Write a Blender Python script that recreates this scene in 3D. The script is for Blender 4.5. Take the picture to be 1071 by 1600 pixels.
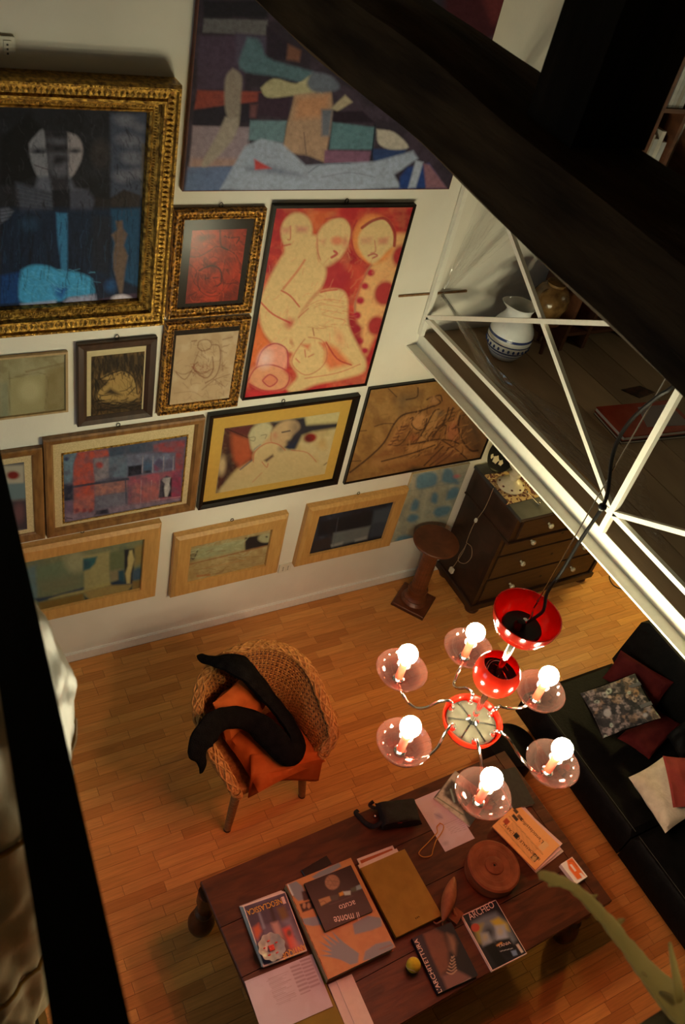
import bpy, math, random
import numpy as np
from mathutils import Matrix, Vector, noise

random.seed(7); np.random.seed(7)
for o in list(bpy.data.objects): bpy.data.objects.remove(o)
scene = bpy.context.scene
col = scene.collection

# ---------------------------------------------------------------- camera
CAMZ = 4.5
FPX = 1371.864
CX, CY = 535.5, 800.0
RIGHT = np.array((0.86982, -0.45035, 0.20148))
DOWN = np.array((-0.17629, -0.66512, -0.72563))
FWD = np.array((0.46080, 0.59565, -0.65793))
CAM = np.array((0.0, 0.0, CAMZ))
cam_data = bpy.data.cameras.new('camera')
cam = bpy.data.objects.new('camera', cam_data); col.objects.link(cam)
cam.matrix_world = Matrix(((RIGHT[0], -DOWN[0], -FWD[0], 0), (RIGHT[1], -DOWN[1], -FWD[1], 0),
                           (RIGHT[2], -DOWN[2], -FWD[2], CAMZ), (0, 0, 0, 1)))
cam_data.sensor_fit = 'VERTICAL'; cam_data.sensor_height = 36.0; cam_data.sensor_width = 24.1
cam_data.lens = FPX / 1600 * 36
cam_data.clip_start = 0.05
cam_data.dof.use_dof = True; cam_data.dof.focus_distance = 4.4; cam_data.dof.aperture_fstop = 7.0
scene.camera = cam

# ---------------------------------------------------------------- world, exposure
world = bpy.data.worlds.new('world'); scene.world = world
world.use_nodes = True
world.node_tree.nodes['Background'].inputs[0].default_value = (0.56, 0.82, 1.0, 1)      # dusk sky, cool fill let in by the added left window
world.node_tree.nodes['Background'].inputs[1].default_value = 3.5
vs = scene.view_settings
vs.view_transform = 'Standard'; vs.look = 'None'; vs.gamma = 1.0; vs.use_curve_mapping = False
vs.exposure = 0.0
BULB_WATTS = 16.5                       # each chandelier bulb
BULB_COLOR = (1.0, 0.93, 0.60)
CEILING_LAMP_WATTS = 62.0               # lamp hung under the mezzanine
MEZZ_FILL_WATTS = 9.0                   # unseen lamp added on the mezzanine
CEILING_LAMP_COLOR = (1.0, 0.78, 0.28)

# ---------------------------------------------------------------- pixel <-> place
D = 3.3255                              # y of the picture wall
def ray(px, py):
    return RIGHT * ((px - CX) / FPX) + DOWN * ((py - CY) / FPX) + FWD
def onz(px, py, z): d = ray(px, py); return CAM + d * ((z - CAMZ) / d[2])
def ony(px, py, y): d = ray(px, py); return CAM + d * (y / d[1])
def onx(px, py, x): d = ray(px, py); return CAM + d * (x / d[0])
def atd(px, py, t): return CAM + ray(px, py) * t
def project(P):
    P = np.asarray(P, float) - CAM
    c = np.stack((P @ RIGHT, P @ DOWN, P @ FWD), -1)
    return c[..., 0] / c[..., 2] * FPX + CX, c[..., 1] / c[..., 2] * FPX + CY

# ---------------------------------------------------------------- objects
def tag(o, label=None, cat=None, group=None, kind=None):
    if label: o['label'] = label
    if cat: o['category'] = cat
    if group: o['group'] = group
    if kind: o['kind'] = kind
    return o
def thing(name, label, cat, loc=(0, 0, 0), group=None, rot=None, kind=None):
    o = bpy.data.objects.new(name, None); col.objects.link(o)
    o.empty_display_size = 0.05
    o.location = tuple(float(v) for v in loc)
    if rot: o.rotation_euler = rot
    return tag(o, label, cat, group, kind)
def wmat(o):
    m = Matrix.LocRotScale(o.location, o.rotation_euler, o.scale)
    return wmat(o.parent) @ m if o.parent else m
class MB:
    """collects shapes in world coordinates and links them as one mesh object"""
    def __init__(s): s.v = []; s.f = []; s.n = 0
    def add(s, v, f):
        v = [tuple(float(c) for c in p) for p in v]
        s.f += [tuple(i + s.n for i in q) for q in f]; s.v += v; s.n += len(v); return s
    def box(s, lo, hi, bev=0.0):
        x0, y0, z0 = lo; x1, y1, z1 = hi
        return s.hexa([(x0, y0), (x1, y0), (x1, y1), (x0, y1)], z0, z1, bev)
    def hexa(s, quad, z0, z1, bev=0.0):
        q = [np.array(p, float) for p in quad]; c = sum(q) / len(q); n = len(q)
        def shr(d): return [p + (c - p) / max(np.linalg.norm(c - p), 1e-6) * d * 1.35 for p in q]
        if bev <= 0: rings = [(q, z0), (q, z1)]
        else: rings = [(shr(bev), z0), (q, z0 + bev), (q, z1 - bev), (shr(bev), z1)]
        v = [(p[0], p[1], z) for r, z in rings for p in r]
        f = [tuple(range(n - 1, -1, -1))]
        for k in range(len(rings) - 1):
            for i in range(n):
                j = (i + 1) % n
                f.append((k * n + i, k * n + j, (k + 1) * n + j, (k + 1) * n + i))
        f.append(tuple(range((len(rings) - 1) * n, len(rings) * n)))
        return s.add(v, f)
    def obox(s, c, ax, ay, az):
        """box from centre and three half-axis vectors"""
        c, ax, ay, az = (np.array(t, float) for t in (c, ax, ay, az))
        v = [c + i * ax + j * ay + k * az for k in (-1, 1) for j in (-1, 1) for i in (-1, 1)]
        f = [(0, 2, 3, 1), (4, 5, 7, 6), (0, 1, 5, 4), (2, 6, 7, 3), (0, 4, 6, 2), (1, 3, 7, 5)]
        return s.add(v, f)
    def bar(s, a, b, w, h, up=(0, 0, 1)):
        a, b, up = (np.array(t, float) for t in (a, b, up))
        d = b - a; L = np.linalg.norm(d); d /= L
        sd = np.cross(d, up); sd /= np.linalg.norm(sd); u = np.cross(sd, d)
        return s.obox((a + b) / 2, d * L / 2, sd * w / 2, u * h / 2)
    def lathe(s, prof, c=(0, 0, 0), n=24, axis=None, cap=True, jit=None):
        """profile of (r, h) pairs turned about the axis (default z)"""
        c = np.array(c, float)
        if axis is None: ax, ay, az = np.eye(3)
        else:
            az = np.array(axis, float); az /= np.linalg.norm(az)
            t = np.array((1, 0, 0.)) if abs(az[0]) < .8 else np.array((0, 1., 0))
            ax = np.cross(t, az); ax /= np.linalg.norm(ax); ay = np.cross(az, ax)
        v = []; f = []; m = len(prof)
        for r, h in prof:
            for i in range(n):
                a = 2 * math.pi * i / n
                rr = r if jit is None else r * jit(a, h)
                v.append(c + ax * rr * math.cos(a) + ay * rr * math.sin(a) + az * h)
        for k in range(m - 1):
            for i in range(n):
                j = (i + 1) % n
                f.append((k * n + i, k * n + j, (k + 1) * n + j, (k + 1) * n + i))
        if cap:
            f.append(tuple(range(n - 1, -1, -1))); f.append(tuple(range((m - 1) * n, m * n)))
        return s.add(v, f)
    def tube(s, path, rad, n=8, closed=False, cap=True, flat=1.0, up=None):
        P = [np.array(p, float) for p in path]; m = len(P); v = []; f = []
        prev = None
        for i in range(m):
            if closed: d = P[(i + 1) % m] - P[i - 1]
            else: d = P[min(i + 1, m - 1)] - P[max(i - 1, 0)]
            d = d / max(np.linalg.norm(d), 1e-9)
            if up is not None: t = np.array(up, float)
            elif prev is None: t = np.array((0, 0, 1.)) if abs(d[2]) < .9 else np.array((1., 0, 0))
            else: t = prev
            sd = np.cross(d, t); sd /= max(np.linalg.norm(sd), 1e-9); u = np.cross(sd, d); prev = u
            r = rad[i] if hasattr(rad, '__len__') else rad
            for k in range(n):
                a = 2 * math.pi * k / n
                v.append(P[i] + sd * r * math.cos(a) + u * r * flat * math.sin(a))
        for i in range(m if closed else m - 1):
            i2 = (i + 1) % m
            for k in range(n):
                k2 = (k + 1) % n
                f.append((i * n + k, i * n + k2, i2 * n + k2, i2 * n + k))
        if cap and not closed:
            f.append(tuple(range(n - 1, -1, -1))); f.append(tuple(range((m - 1) * n, m * n)))
        return s.add(v, f)
    def grid(s, fn, nu, nv, closeu=False, closev=False):
        v = [fn(i / (nu if closeu else nu - 1), j / (nv if closev else nv - 1)) for j in range(nv) for i in range(nu)]
        f = []
        for j in range(nv if closev else nv - 1):
            for i in range(nu if closeu else nu - 1):
                i2 = (i + 1) % nu; j2 = (j + 1) % nv
                f.append((j * nu + i, j * nu + i2, j2 * nu + i2, j2 * nu + i))
        return s.add(v, f)
    def sphere(s, c, r, nu=16, nv=10, sc=(1, 1, 1), fn=None):
        c = np.array(c, float); v = []; f = []
        for j in range(nv + 1):
            th = math.pi * j / nv
            for i in range(nu):
                ph = 2 * math.pi * i / nu
                d = np.array((math.sin(th) * math.cos(ph), math.sin(th) * math.sin(ph), math.cos(th)))
                k = fn(d) if fn else 1
                v.append(c + d * r * np.array(sc) * k)
        for j in range(nv):
            for i in range(nu):
                i2 = (i + 1) % nu
                f.append((j * nu + i, (j + 1) * nu + i, (j + 1) * nu + i2, j * nu + i2))
        return s.add(v, f)
    def build(s, name, mat, parent=None, smooth=False, angle=40, local=False, mods=None):
        me = bpy.data.meshes.new(name)
        v = np.array(s.v, float)
        off = np.zeros(3)
        if parent is not None and not local:
            iv = np.array(wmat(parent).inverted())
            v = v @ iv[:3, :3].T + iv[:3, 3]
        if parent is not None or True:
            off = np.array(((v[:, 0].min() + v[:, 0].max()) / 2, (v[:, 1].min() + v[:, 1].max()) / 2, v[:, 2].min()))
            v = v - off
        me.from_pydata([tuple(p) for p in v], [], s.f); me.update()
        if smooth:
            me.polygons.foreach_set('use_smooth', [True] * len(me.polygons))
            try: me.set_sharp_from_angle(angle=math.radians(angle))
            except Exception: pass
        if mat: me.materials.append(mat)
        o = bpy.data.objects.new(name, me); col.objects.link(o)
        o.location = tuple(off)
        if parent is not None: o.parent = parent
        if mods:
            for kind, kw in mods:
                m = o.modifiers.new(kind.lower(), kind)
                for k, val in kw.items(): setattr(m, k, val)
        return o
def copy_tree(o, parent=None, loc=None, rot=None):
    c = o.copy(); col.objects.link(c); c.parent = parent
    if loc is not None: c.location = loc
    if rot is not None: c.rotation_euler = rot
    for ch in list(o.children): copy_tree(ch, c)
    return c
def smooth_path(pts, n=6):
    """Catmull-Rom through the points"""
    P = [np.array(p, float) for p in pts]; out = []
    for i in range(len(P) - 1):
        p0 = P[max(i - 1, 0)]; p1 = P[i]; p2 = P[i + 1]; p3 = P[min(i + 2, len(P) - 1)]
        for k in range(n):
            t = k / n
            out.append(.5 * (2 * p1 + (p2 - p0) * t + (2 * p0 - 5 * p1 + 4 * p2 - p3) * t * t + (3 * p1 - p0 - 3 * p2 + p3) * t ** 3))
    out.append(P[-1]); return out

# ---------------------------------------------------------------- materials
def lin(c):
    return tuple(((v / 255) / 12.92 if v / 255 <= .04045 else ((v / 255 + .055) / 1.055) ** 2.4) for v in c)
MATS = {}
def newmat(name):
    m = bpy.data.materials.new(name); m.use_nodes = True
    nt = m.node_tree; b = nt.nodes['Principled BSDF']
    MATS[name] = m
    return m, nt, b
def setin(b, **kw):
    for k, v in kw.items():
        k = {'rough': 'Roughness', 'metal': 'Metallic', 'coat': 'Coat Weight', 'coatr': 'Coat Roughness', 'spec': 'Specular IOR Level',
             'sheen': 'Sheen Weight', 'trans': 'Transmission Weight', 'sss': 'Subsurface Weight', 'ior': 'IOR', 'alpha': 'Alpha'}.get(k, k)
        b.inputs[k].default_value = v
def noisy(name, c1, c2, scale=(8, 8, 8), rough=.6, bump=.0, bscale=None, detail=4, lo=.35, hi=.65, coords='Object', dist=0.0, rand=0.0, **kw):
    """two-tone noise material with optional bump; colours are linear albedo"""
    m, nt, b = newmat(name); N = nt.nodes; L = nt.links
    tc = N.new('ShaderNodeTexCoord'); mp = N.new('ShaderNodeMapping')
    mp.inputs['Scale'].default_value = scale if hasattr(scale, '__len__') else (scale,) * 3
    L.new(tc.outputs[coords], mp.inputs[0])
    src = mp.outputs[0]
    if rand:
        oi = N.new('ShaderNodeObjectInfo'); ad = N.new('ShaderNodeVectorMath'); ad.operation = 'ADD'
        ml = N.new('ShaderNodeMath'); ml.operation = 'MULTIPLY'; ml.inputs[1].default_value = 37.0
        L.new(oi.outputs['Random'], ml.inputs[0]); L.new(src, ad.inputs[0]); L.new(ml.outputs[0], ad.inputs[1]); src = ad.outputs[0]
    nz = N.new('ShaderNodeTexNoise'); nz.inputs['Scale'].default_value = 1; nz.inputs['Detail'].default_value = detail
    nz.inputs['Distortion'].default_value = dist
    L.new(src, nz.inputs['Vector'])
    rp = N.new('ShaderNodeValToRGB'); rp.color_ramp.elements[0].position = lo; rp.color_ramp.elements[1].position = hi
    rp.color_ramp.elements[0].color = (*c1, 1); rp.color_ramp.elements[1].color = (*c2, 1)
    L.new(nz.outputs['Fac'], rp.inputs[0]); out = rp.outputs[0]
    if rand:
        mr = N.new('ShaderNodeMapRange'); mr.inputs[3].default_value = 1 - rand; mr.inputs[4].default_value = 1 + rand
        L.new(oi.outputs['Random'], mr.inputs[0])
        hs = N.new('ShaderNodeHueSaturation'); L.new(mr.outputs[0], hs.inputs['Value']); L.new(out, hs.inputs['Color']); out = hs.outputs[0]
    L.new(out, b.inputs['Base Color'])
    setin(b, rough=rough, **kw)
    if bump:
        n2 = N.new('ShaderNodeTexNoise'); n2.inputs['Scale'].default_value = 1; n2.inputs['Detail'].default_value = 5
        mp2 = N.new('ShaderNodeMapping'); bs = bscale or scale
        mp2.inputs['Scale'].default_value = bs if hasattr(bs, '__len__') else (bs,) * 3
        L.new(tc.outputs[coords], mp2.inputs[0]); L.new(mp2.outputs[0], n2.inputs['Vector'])
        bp = N.new('ShaderNodeBump'); bp.inputs['Strength'].default_value = bump; bp.inputs['Distance'].default_value = .01
        L.new(n2.outputs['Fac'], bp.inputs['Height']); L.new(bp.outputs[0], b.inputs['Normal'])
    return m
def plain(name, c, rough=.5, var=.12, scale=40, **kw):
    return noisy(name, tuple(v * (1 - var) for v in c), tuple(v * (1 + var) for v in c), scale, rough, **kw)
def attr_mat(name, rough=.5, grain=.12, gscale=180, bump=.0, **kw):
    """colour from the mesh attribute 'col' (flat print or paint), with fine grain on top"""
    m, nt, b = newmat(name); N = nt.nodes; L = nt.links
    at = N.new('ShaderNodeAttribute'); at.attribute_name = 'col'
    tc = N.new('ShaderNodeTexCoord'); nz = N.new('ShaderNodeTexNoise'); nz.inputs['Scale'].default_value = gscale; nz.inputs['Detail'].default_value = 4
    L.new(tc.outputs['Object'], nz.inputs['Vector'])
    mr = N.new('ShaderNodeMapRange'); mr.inputs[1].default_value = .3; mr.inputs[2].default_value = .7
    mr.inputs[3].default_value = 1 - grain; mr.inputs[4].default_value = 1 + grain
    L.new(nz.outputs['Fac'], mr.inputs[0])
    mx = N.new('ShaderNodeMix'); mx.data_type = 'RGBA'; mx.blend_type = 'MULTIPLY'; mx.inputs[0].default_value = 1
    L.new(at.outputs['Color'], mx.inputs[6]); L.new(mr.outputs[0], mx.inputs[7])
    L.new(mx.outputs[2], b.inputs['Base Color']); setin(b, rough=rough, **kw)
    if bump:
        bp = N.new('ShaderNodeBump'); bp.inputs['Strength'].default_value = bump; bp.inputs['Distance'].default_value = .003
        L.new(nz.outputs['Fac'], bp.inputs['Height']); L.new(bp.outputs[0], b.inputs['Normal'])
    return m
# ================================================================ THE SETTING
M = {}
M['plaster'] = noisy('plaster_white', (.74, .70, .61), (.80, .76, .67), 3, .85, bump=.35, bscale=14)
M['white_paint'] = plain('white_paint', (.80, .78, .72), .45, .03)
M['steel_white'] = plain('white_painted_steel', (.82, .79, .70), .35, .03)
M['dark_timber'] = noisy('dark_old_timber', (.028, .016, .008), (.075, .044, .021), (14, 2.5, 14), .85, bump=.9, bscale=(30, 4, 30), spec=.1)
M['ceiling_wood'] = noisy('brown_ceiling_boards', (.05, .03, .018), (.08, .05, .03), (3, 20, 3), .8)
M['room_wall'] = plain('far_wall_plaster', (.30, .26, .21), .9, .05, 4)

def struct(name, mb, mat, **kw):
    return tag(mb.build(name, mat, **kw), kind='structure')
X0, X1, Y0, ZC = -1.6, 5.8, -3.2, 6.0
struct('wall_back', MB().box((X0 - .2, D, -.1), (X1 + .2, D + .2, ZC)), M['plaster'])
WY0, WY1, WZ0, WZ1 = 1.15, 2.45, 1.55, 2.65                # unseen window added in the left wall for cool fill
struct('wall_left', MB().box((X0 - .2, Y0 - .2, -.1), (X0, WY0, ZC)).box((X0 - .2, WY1, -.1), (X0, D, ZC)).box((X0 - .2, WY0, -.1), (X0, WY1, WZ0)).box((X0 - .2, WY0, WZ1), (X0, WY1, ZC)), M['room_wall'])
win = struct('window_1', MB().box((X0 - .12, WY0, WZ0), (X0 - .06, WY0 + .05, WZ1)).box((X0 - .12, WY1 - .05, WZ0), (X0 - .06, WY1, WZ1)).box((X0 - .12, WY0 + .05, WZ0), (X0 - .06, WY1 - .05, WZ0 + .05)).box((X0 - .12, WY0 + .05, WZ1 - .05), (X0 - .06, WY1 - .05, WZ1)), M['white_paint'])
MB().box((X0 - .12, (WY0 + WY1) / 2 - .03, WZ0 + .05), (X0 - .06, (WY0 + WY1) / 2 + .03, WZ1 - .05)).build('mullion', M['white_paint'], win)
pd = bpy.data.lights.new('added_window_portal', 'AREA'); pd.shape = 'RECTANGLE'; pd.size = WZ1 - WZ0; pd.size_y = WY1 - WY0; pd.cycles.is_portal = True
po = bpy.data.objects.new('added_window_portal', pd); col.objects.link(po); po.location = (X0 - .02, (WY0 + WY1) / 2, (WZ0 + WZ1) / 2); po.rotation_euler = (0, -math.pi / 2, 0)
struct('wall_right', MB().box((X1, Y0 - .2, -.1), (X1 + .2, D, ZC)), M['room_wall'])
struct('wall_front', MB().box((X0, Y0 - .2, -.1), (X1, Y0, ZC)), M['room_wall'])
struct('ceiling', MB().box((X0 - .2, Y0 - .2, ZC), (X1 + .2, D + .2, ZC + .15)), M['ceiling_wood'])
struct('baseboard_back', MB().box((X0, D - .014, 0), (X1, D, .068)).box((X0, D - .009, .068), (X1, D, .074)), M['white_paint'])

# --- parquet floor: every strip its own piece, laid along the picture wall
def parquet_mat():
    m, nt, b = newmat('oak_parquet'); N = nt.nodes; L = nt.links
    oi = N.new('ShaderNodeObjectInfo'); ge = N.new('ShaderNodeNewGeometry')
    ad = N.new('ShaderNodeMath'); ad.operation = 'ADD'; fr = N.new('ShaderNodeMath'); fr.operation = 'FRACT'
    L.new(oi.outputs['Random'], ad.inputs[0]); L.new(ge.outputs['Random Per Island'], ad.inputs[1]); L.new(ad.outputs[0], fr.inputs[0])
    rp = N.new('ShaderNodeValToRGB'); e = rp.color_ramp.elements
    e[0].position = 0; e[0].color = (.50, .205, .052, 1); e[1].position = 1; e[1].color = (.72, .35, .098, 1)
    for p, c in ((.25, (.59, .255, .066)), (.5, (.66, .29, .076)), (.75, (.62, .285, .08))):
        k = e.new(p); k.color = (*c, 1)
    L.new(fr.outputs[0], rp.inputs[0])
    tc = N.new('ShaderNodeTexCoord'); mp = N.new('ShaderNodeMapping'); mp.inputs['Scale'].default_value = (6, 110, 6)
    of = N.new('ShaderNodeVectorMath'); of.operation = 'ADD'; ml = N.new('ShaderNodeMath'); ml.operation = 'MULTIPLY'; ml.inputs[1].default_value = 50
    L.new(fr.outputs[0], ml.inputs[0]); L.new(tc.outputs['Object'], mp.inputs[0]); L.new(mp.outputs[0], of.inputs[0]); L.new(ml.outputs[0], of.inputs[1])
    nz = N.new('ShaderNodeTexNoise'); nz.inputs['Scale'].default_value = 1; nz.inputs['Detail'].default_value = 5; nz.inputs['Distortion'].default_value = .6
    L.new(of.outputs[0], nz.inputs['Vector'])
    mr = N.new('ShaderNodeMapRange'); mr.inputs[1].default_value = .3; mr.inputs[2].default_value = .7; mr.inputs[3].default_value = .84; mr.inputs[4].default_value = 1.12
    L.new(nz.outputs['Fac'], mr.inputs[0])
    mx = N.new('ShaderNodeMix'); mx.data_type = 'RGBA'; mx.blend_type = 'MULTIPLY'; mx.inputs[0].default_value = 1
    L.new(rp.outputs[0], mx.inputs[6]); L.new(mr.outputs[0], mx.inputs[7]); L.new(mx.outputs[2], b.inputs['Base Color'])
    setin(b, rough=.42, spec=.25)
    return m
M['parquet'] = parquet_mat()
M['screed'] = plain('parquet_underlay', (.09, .045, .018), .9, .1)
floor = struct('floor', MB().box((X0, Y0, -.10), (X1, D, -.012)), M['screed'])
def inside(poly, x, y):
    c = False; n = len(poly)
    for i in range(n):
        xa, ya = poly[i]; xb, yb = poly[i - 1]
        if (ya > y) != (yb > y) and x < (xb - xa) * (y - ya) / (yb - ya) + xa: c = not c
    return c
COVER = [[(0, 690), (37, 880), (132, 1300), (213, 1600), (0, 1600)], [(315, 1372), (725, 1193), (840, 1239), (930, 1440), (650, 1600), (390, 1600)],
         [(835, 1105), (1012, 975), (1071, 1040), (1071, 1450), (990, 1340), (870, 1190)], [(310, 1100), (400, 1005), (527, 1150), (360, 1290)],
         [(690, 900), (820, 800), (930, 880), (760, 960)], [(590, 1010), (880, 930), (900, 1230), (760, 1280), (600, 1200)]]
strips = []
rs = random.Random(3)
W_STRIP = .056
y = D - .016
while y > Y0 + .1:
    x = X0 + rs.uniform(0, .25)
    while x < X1 - .1:
        L_ = rs.choice((.24, .28, .32))
        if x + L_ < X1:
            c = (x + L_ / 2, y - W_STRIP / 2)
            px, py = project((c[0], c[1], 0))
            d = (np.array((c[0], c[1], 0)) - CAM) @ FWD
            area = L_ * W_STRIP * CAMZ / d ** 3
            seen = d > 0 and 0 < px < 1071 and 0 < py < 1600 and not any(inside(p, px, py) for p in COVER)
            strips.append((bool(seen), float(area) if d > 0 else 0.0, x, y, L_))
        x += L_ + .0012
    y -= W_STRIP + .0010
strips.sort(key=lambda s: (not s[0], -s[1]))
def strip_box(mb, x, y, L_, dz=0):
    return mb.hexa([(x, y - W_STRIP), (x + L_, y - W_STRIP), (x + L_, y), (x, y)], -.012, dz, .0008)
protos = {}
for seen, area, x, y, L_ in strips[:300]:
    if L_ not in protos:
        o = strip_box(MB(), x, y, L_).build('parquet_strip', M['parquet'], floor); protos[L_] = o
        o['kind'] = 'structure'; ref = (x, y, o.location.copy()); protos[L_] = (o, ref)
    else:
        o0, (rx, ry, rl) = protos[L_]
        o = o0.copy(); col.objects.link(o); o.parent = floor
        o.location = (rl[0] + x - rx, rl[1] + y - ry, rl[2] + rs.uniform(-.0004, .0003))
mb = MB()
for seen, area, x, y, L_ in strips[300:]: strip_box(mb, x, y, L_)
o = mb.build('parquet_field', M['parquet'], floor); o['kind'] = 'stuff'

# --- mezzanine: white steel channel, boarded floor, railing
ZM = 2.135
XW = 2.757
struct('steel_channel_beam', MB().box((2.692, Y0 + 1.2, 2.050), (XW + .012, D, 2.060)).box((XW, Y0 + 1.2, 2.060), (XW + .012, D, ZM - .001)).box((XW + .012, Y0 + 1.2, 2.050), (2.86, D, 2.058)), M['steel_white'])
M['mezz_board'] = noisy('grey_brown_floorboards', (.26, .17, .10), (.38, .26, .155), (3, 1.2, 3), .7, bump=.25, bscale=(40, 6, 6), rand=.10)
mezz = struct('mezzanine_floor', MB().box((XW + .013, Y0 + 1.2, 2.060), (X1, D, ZM - .024)), M['ceiling_wood'])
xb = XW + .004
while xb < X1 - .05:
    w = .262
    o = MB().hexa([(xb, Y0 + 1.2), (min(xb + w, X1), Y0 + 1.2), (min(xb + w, X1), D - .002), (xb, D - .002)], ZM - .024, ZM, .0015).build('floorboard', M['mezz_board'], mezz)
    xb += w + .005

rail = thing('mezzanine_railing', 'white metal railing with crossed braces along the mezzanine edge', 'railing', (XW, 1.73, ZM))
XR = 2.752; ZB = 2.245; ZT = 3.18; YP = [3.305, 1.727, .149, -1.43]
for yp in YP: MB().box((XR - .014, yp - .014, ZM), (XR + .014, yp + .014, ZT)).build('post', M['steel_white'], rail)
MB().box((XR - .012, YP[-1], ZB - .012), (XR + .012, D - .004, ZB + .012)).build('bottom_rail', M['steel_white'], rail)
MB().box((XR - .02, YP[-1], ZT), (XR + .02, D - .004, ZT + .03)).build('top_rail', M['steel_white'], rail)
for a, b in zip(YP[:-1], YP[1:]):
    MB().bar((XR - .001, a, ZB), (XR - .001, b, ZT - .01), .022, .022, up=(1, 0, 0)).build('diagonal_brace', M['steel_white'], rail)
    MB().bar((XR + .003, a, ZT - .01), (XR + .003, b, ZB), .022, .022, up=(1, 0, 0)).build('diagonal_brace', M['steel_white'], rail)

# --- roof timbers in front of the camera
def beam_ring(y, zb, zt, xl, xr, wob):
    w = lambda k: wob * noise.noise(Vector((y * 2.3, k * 3.1, 0)))
    pts = [(xl, zb + .02), (xl + .05, zb - .012), (xr - .05, zb - .01), (xr, zb + .03), (xr, zt - .025), (xr - .045, zt), (xl + .05, zt), (xl + .005, zt - .03)]
    return [(px + w(k), y, pz + w(k + 20)) for k, (px, pz) in enumerate(pts)]
BOT = [(-2.6, .82), (-1, .80), (.2, .77), (.75, .747), (.99, .738), (1.16, .732), (1.43, .716), (1.72, .694), (2.15, .698), (2.73, .679), (D - .002, .655)]
TOP = [(-2.6, .57), (-1, .56), (.5, .53), (1.18, .512), (1.30, .507), (1.667, .486), (1.88, .479), (D - .002, .455)]
mb = MB(); rings = []
ys = np.linspace(-2.6, D - .002, 70)
for y in ys:
    zb = CAMZ - np.interp(y, [p[0] for p in BOT], [p[1] for p in BOT]); zt = CAMZ - np.interp(y, [p[0] for p in TOP], [p[1] for p in TOP])
    rings.append(beam_ring(y, zb, zt, 1.24, 1.51, .012))
mb.grid(lambda u, v: rings[round(v * 69)][round(u * 8) % 8], 8, 70, closeu=True)
mb.f += [tuple(range(7, -1, -1)), tuple(range(69 * 8, 70 * 8))]
tie = struct('roof_tie_beam', mb, M['dark_timber'], smooth=True)
mb = MB()
for k in range(1):
    mb.grid(lambda u, v: [(1.28, 1.27), (1.48, 1.27), (1.485, 1.42), (1.28, 1.42)][round(u * 4) % 4] + (3.985 + v * 2.01,), 4, 12, closeu=True)
mb.f += [(3, 2, 1, 0), (44, 45, 46, 47)]
M['black_timber'] = noisy('near_black_timber', (.008, .005, .003), (.018, .012, .007), (14, 14, 3), .85, bump=.6, bscale=(30, 30, 5), spec=.08)  # darker than the timber of the tie beam
struct('roof_king_post', mb, M['black_timber'])

# --- stair landing the photographer looks over, and its handrail
M['landing'] = noisy('dark_landing_boards', (.014, .010, .008), (.03, .02, .014), (4, 30, 4), .6)
M['edge_wood'] = noisy('golden_edge_wood', (.36, .20, .06), (.48, .28, .09), (10, 60, 10), .5)
struct('landing_floor', MB().box((X0, Y0, 1.98), (.118, .98, ZM)), M['landing'])
struct('trim_1', MB().box((.118, Y0, 2.06), (.136, .98, ZM + .004)), M['edge_wood'])
# ================================================================ CHANDELIER (the room's main light)
def emit_mat(name, color, strength):
    m, nt, b = newmat(name)
    b.inputs['Emission Color'].default_value = (*color, 1); b.inputs['Emission Strength'].default_value = strength
    b.inputs['Base Color'].default_value = (.8, .8, .8, 1)
    return m
BR = .034
M['bulb'] = emit_mat('lit_bulb', BULB_COLOR, BULB_WATTS / (math.pi * 4 * math.pi * (BR * 1.2) ** 2))
M['chrome'] = plain('chrome', (.85, .82, .80), .12, .03, metal=1.0)
M['red_gloss'] = plain('glossy_red_enamel', (.62, .022, .008), .16, .05, coat=.8, coatr=.05)
def add_translucent(m, c, k):
    nt = m.node_tree; N = nt.nodes; out = N['Material Output']; b = N['Principled BSDF']
    t = N.new('ShaderNodeBsdfTranslucent'); t.inputs[0].default_value = (*c, 1); mx = N.new('ShaderNodeMixShader'); mx.inputs[0].default_value = k
    nt.links.new(b.outputs[0], mx.inputs[1]); nt.links.new(t.outputs[0], mx.inputs[2]); nt.links.new(mx.outputs[0], out.inputs[0])
add_translucent(M['red_gloss'], (.75, .04, .01), .35)
M['white_glass'] = plain('milky_white_glass', (.10, .085, .06), .12, .03)
M['black_plastic'] = plain('black_plastic', (.012, .011, .011), .4, .1)
M['red_sleeve'] = plain('red_candle_sleeve', (.75, .10, .05), .35, .05)
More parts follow.
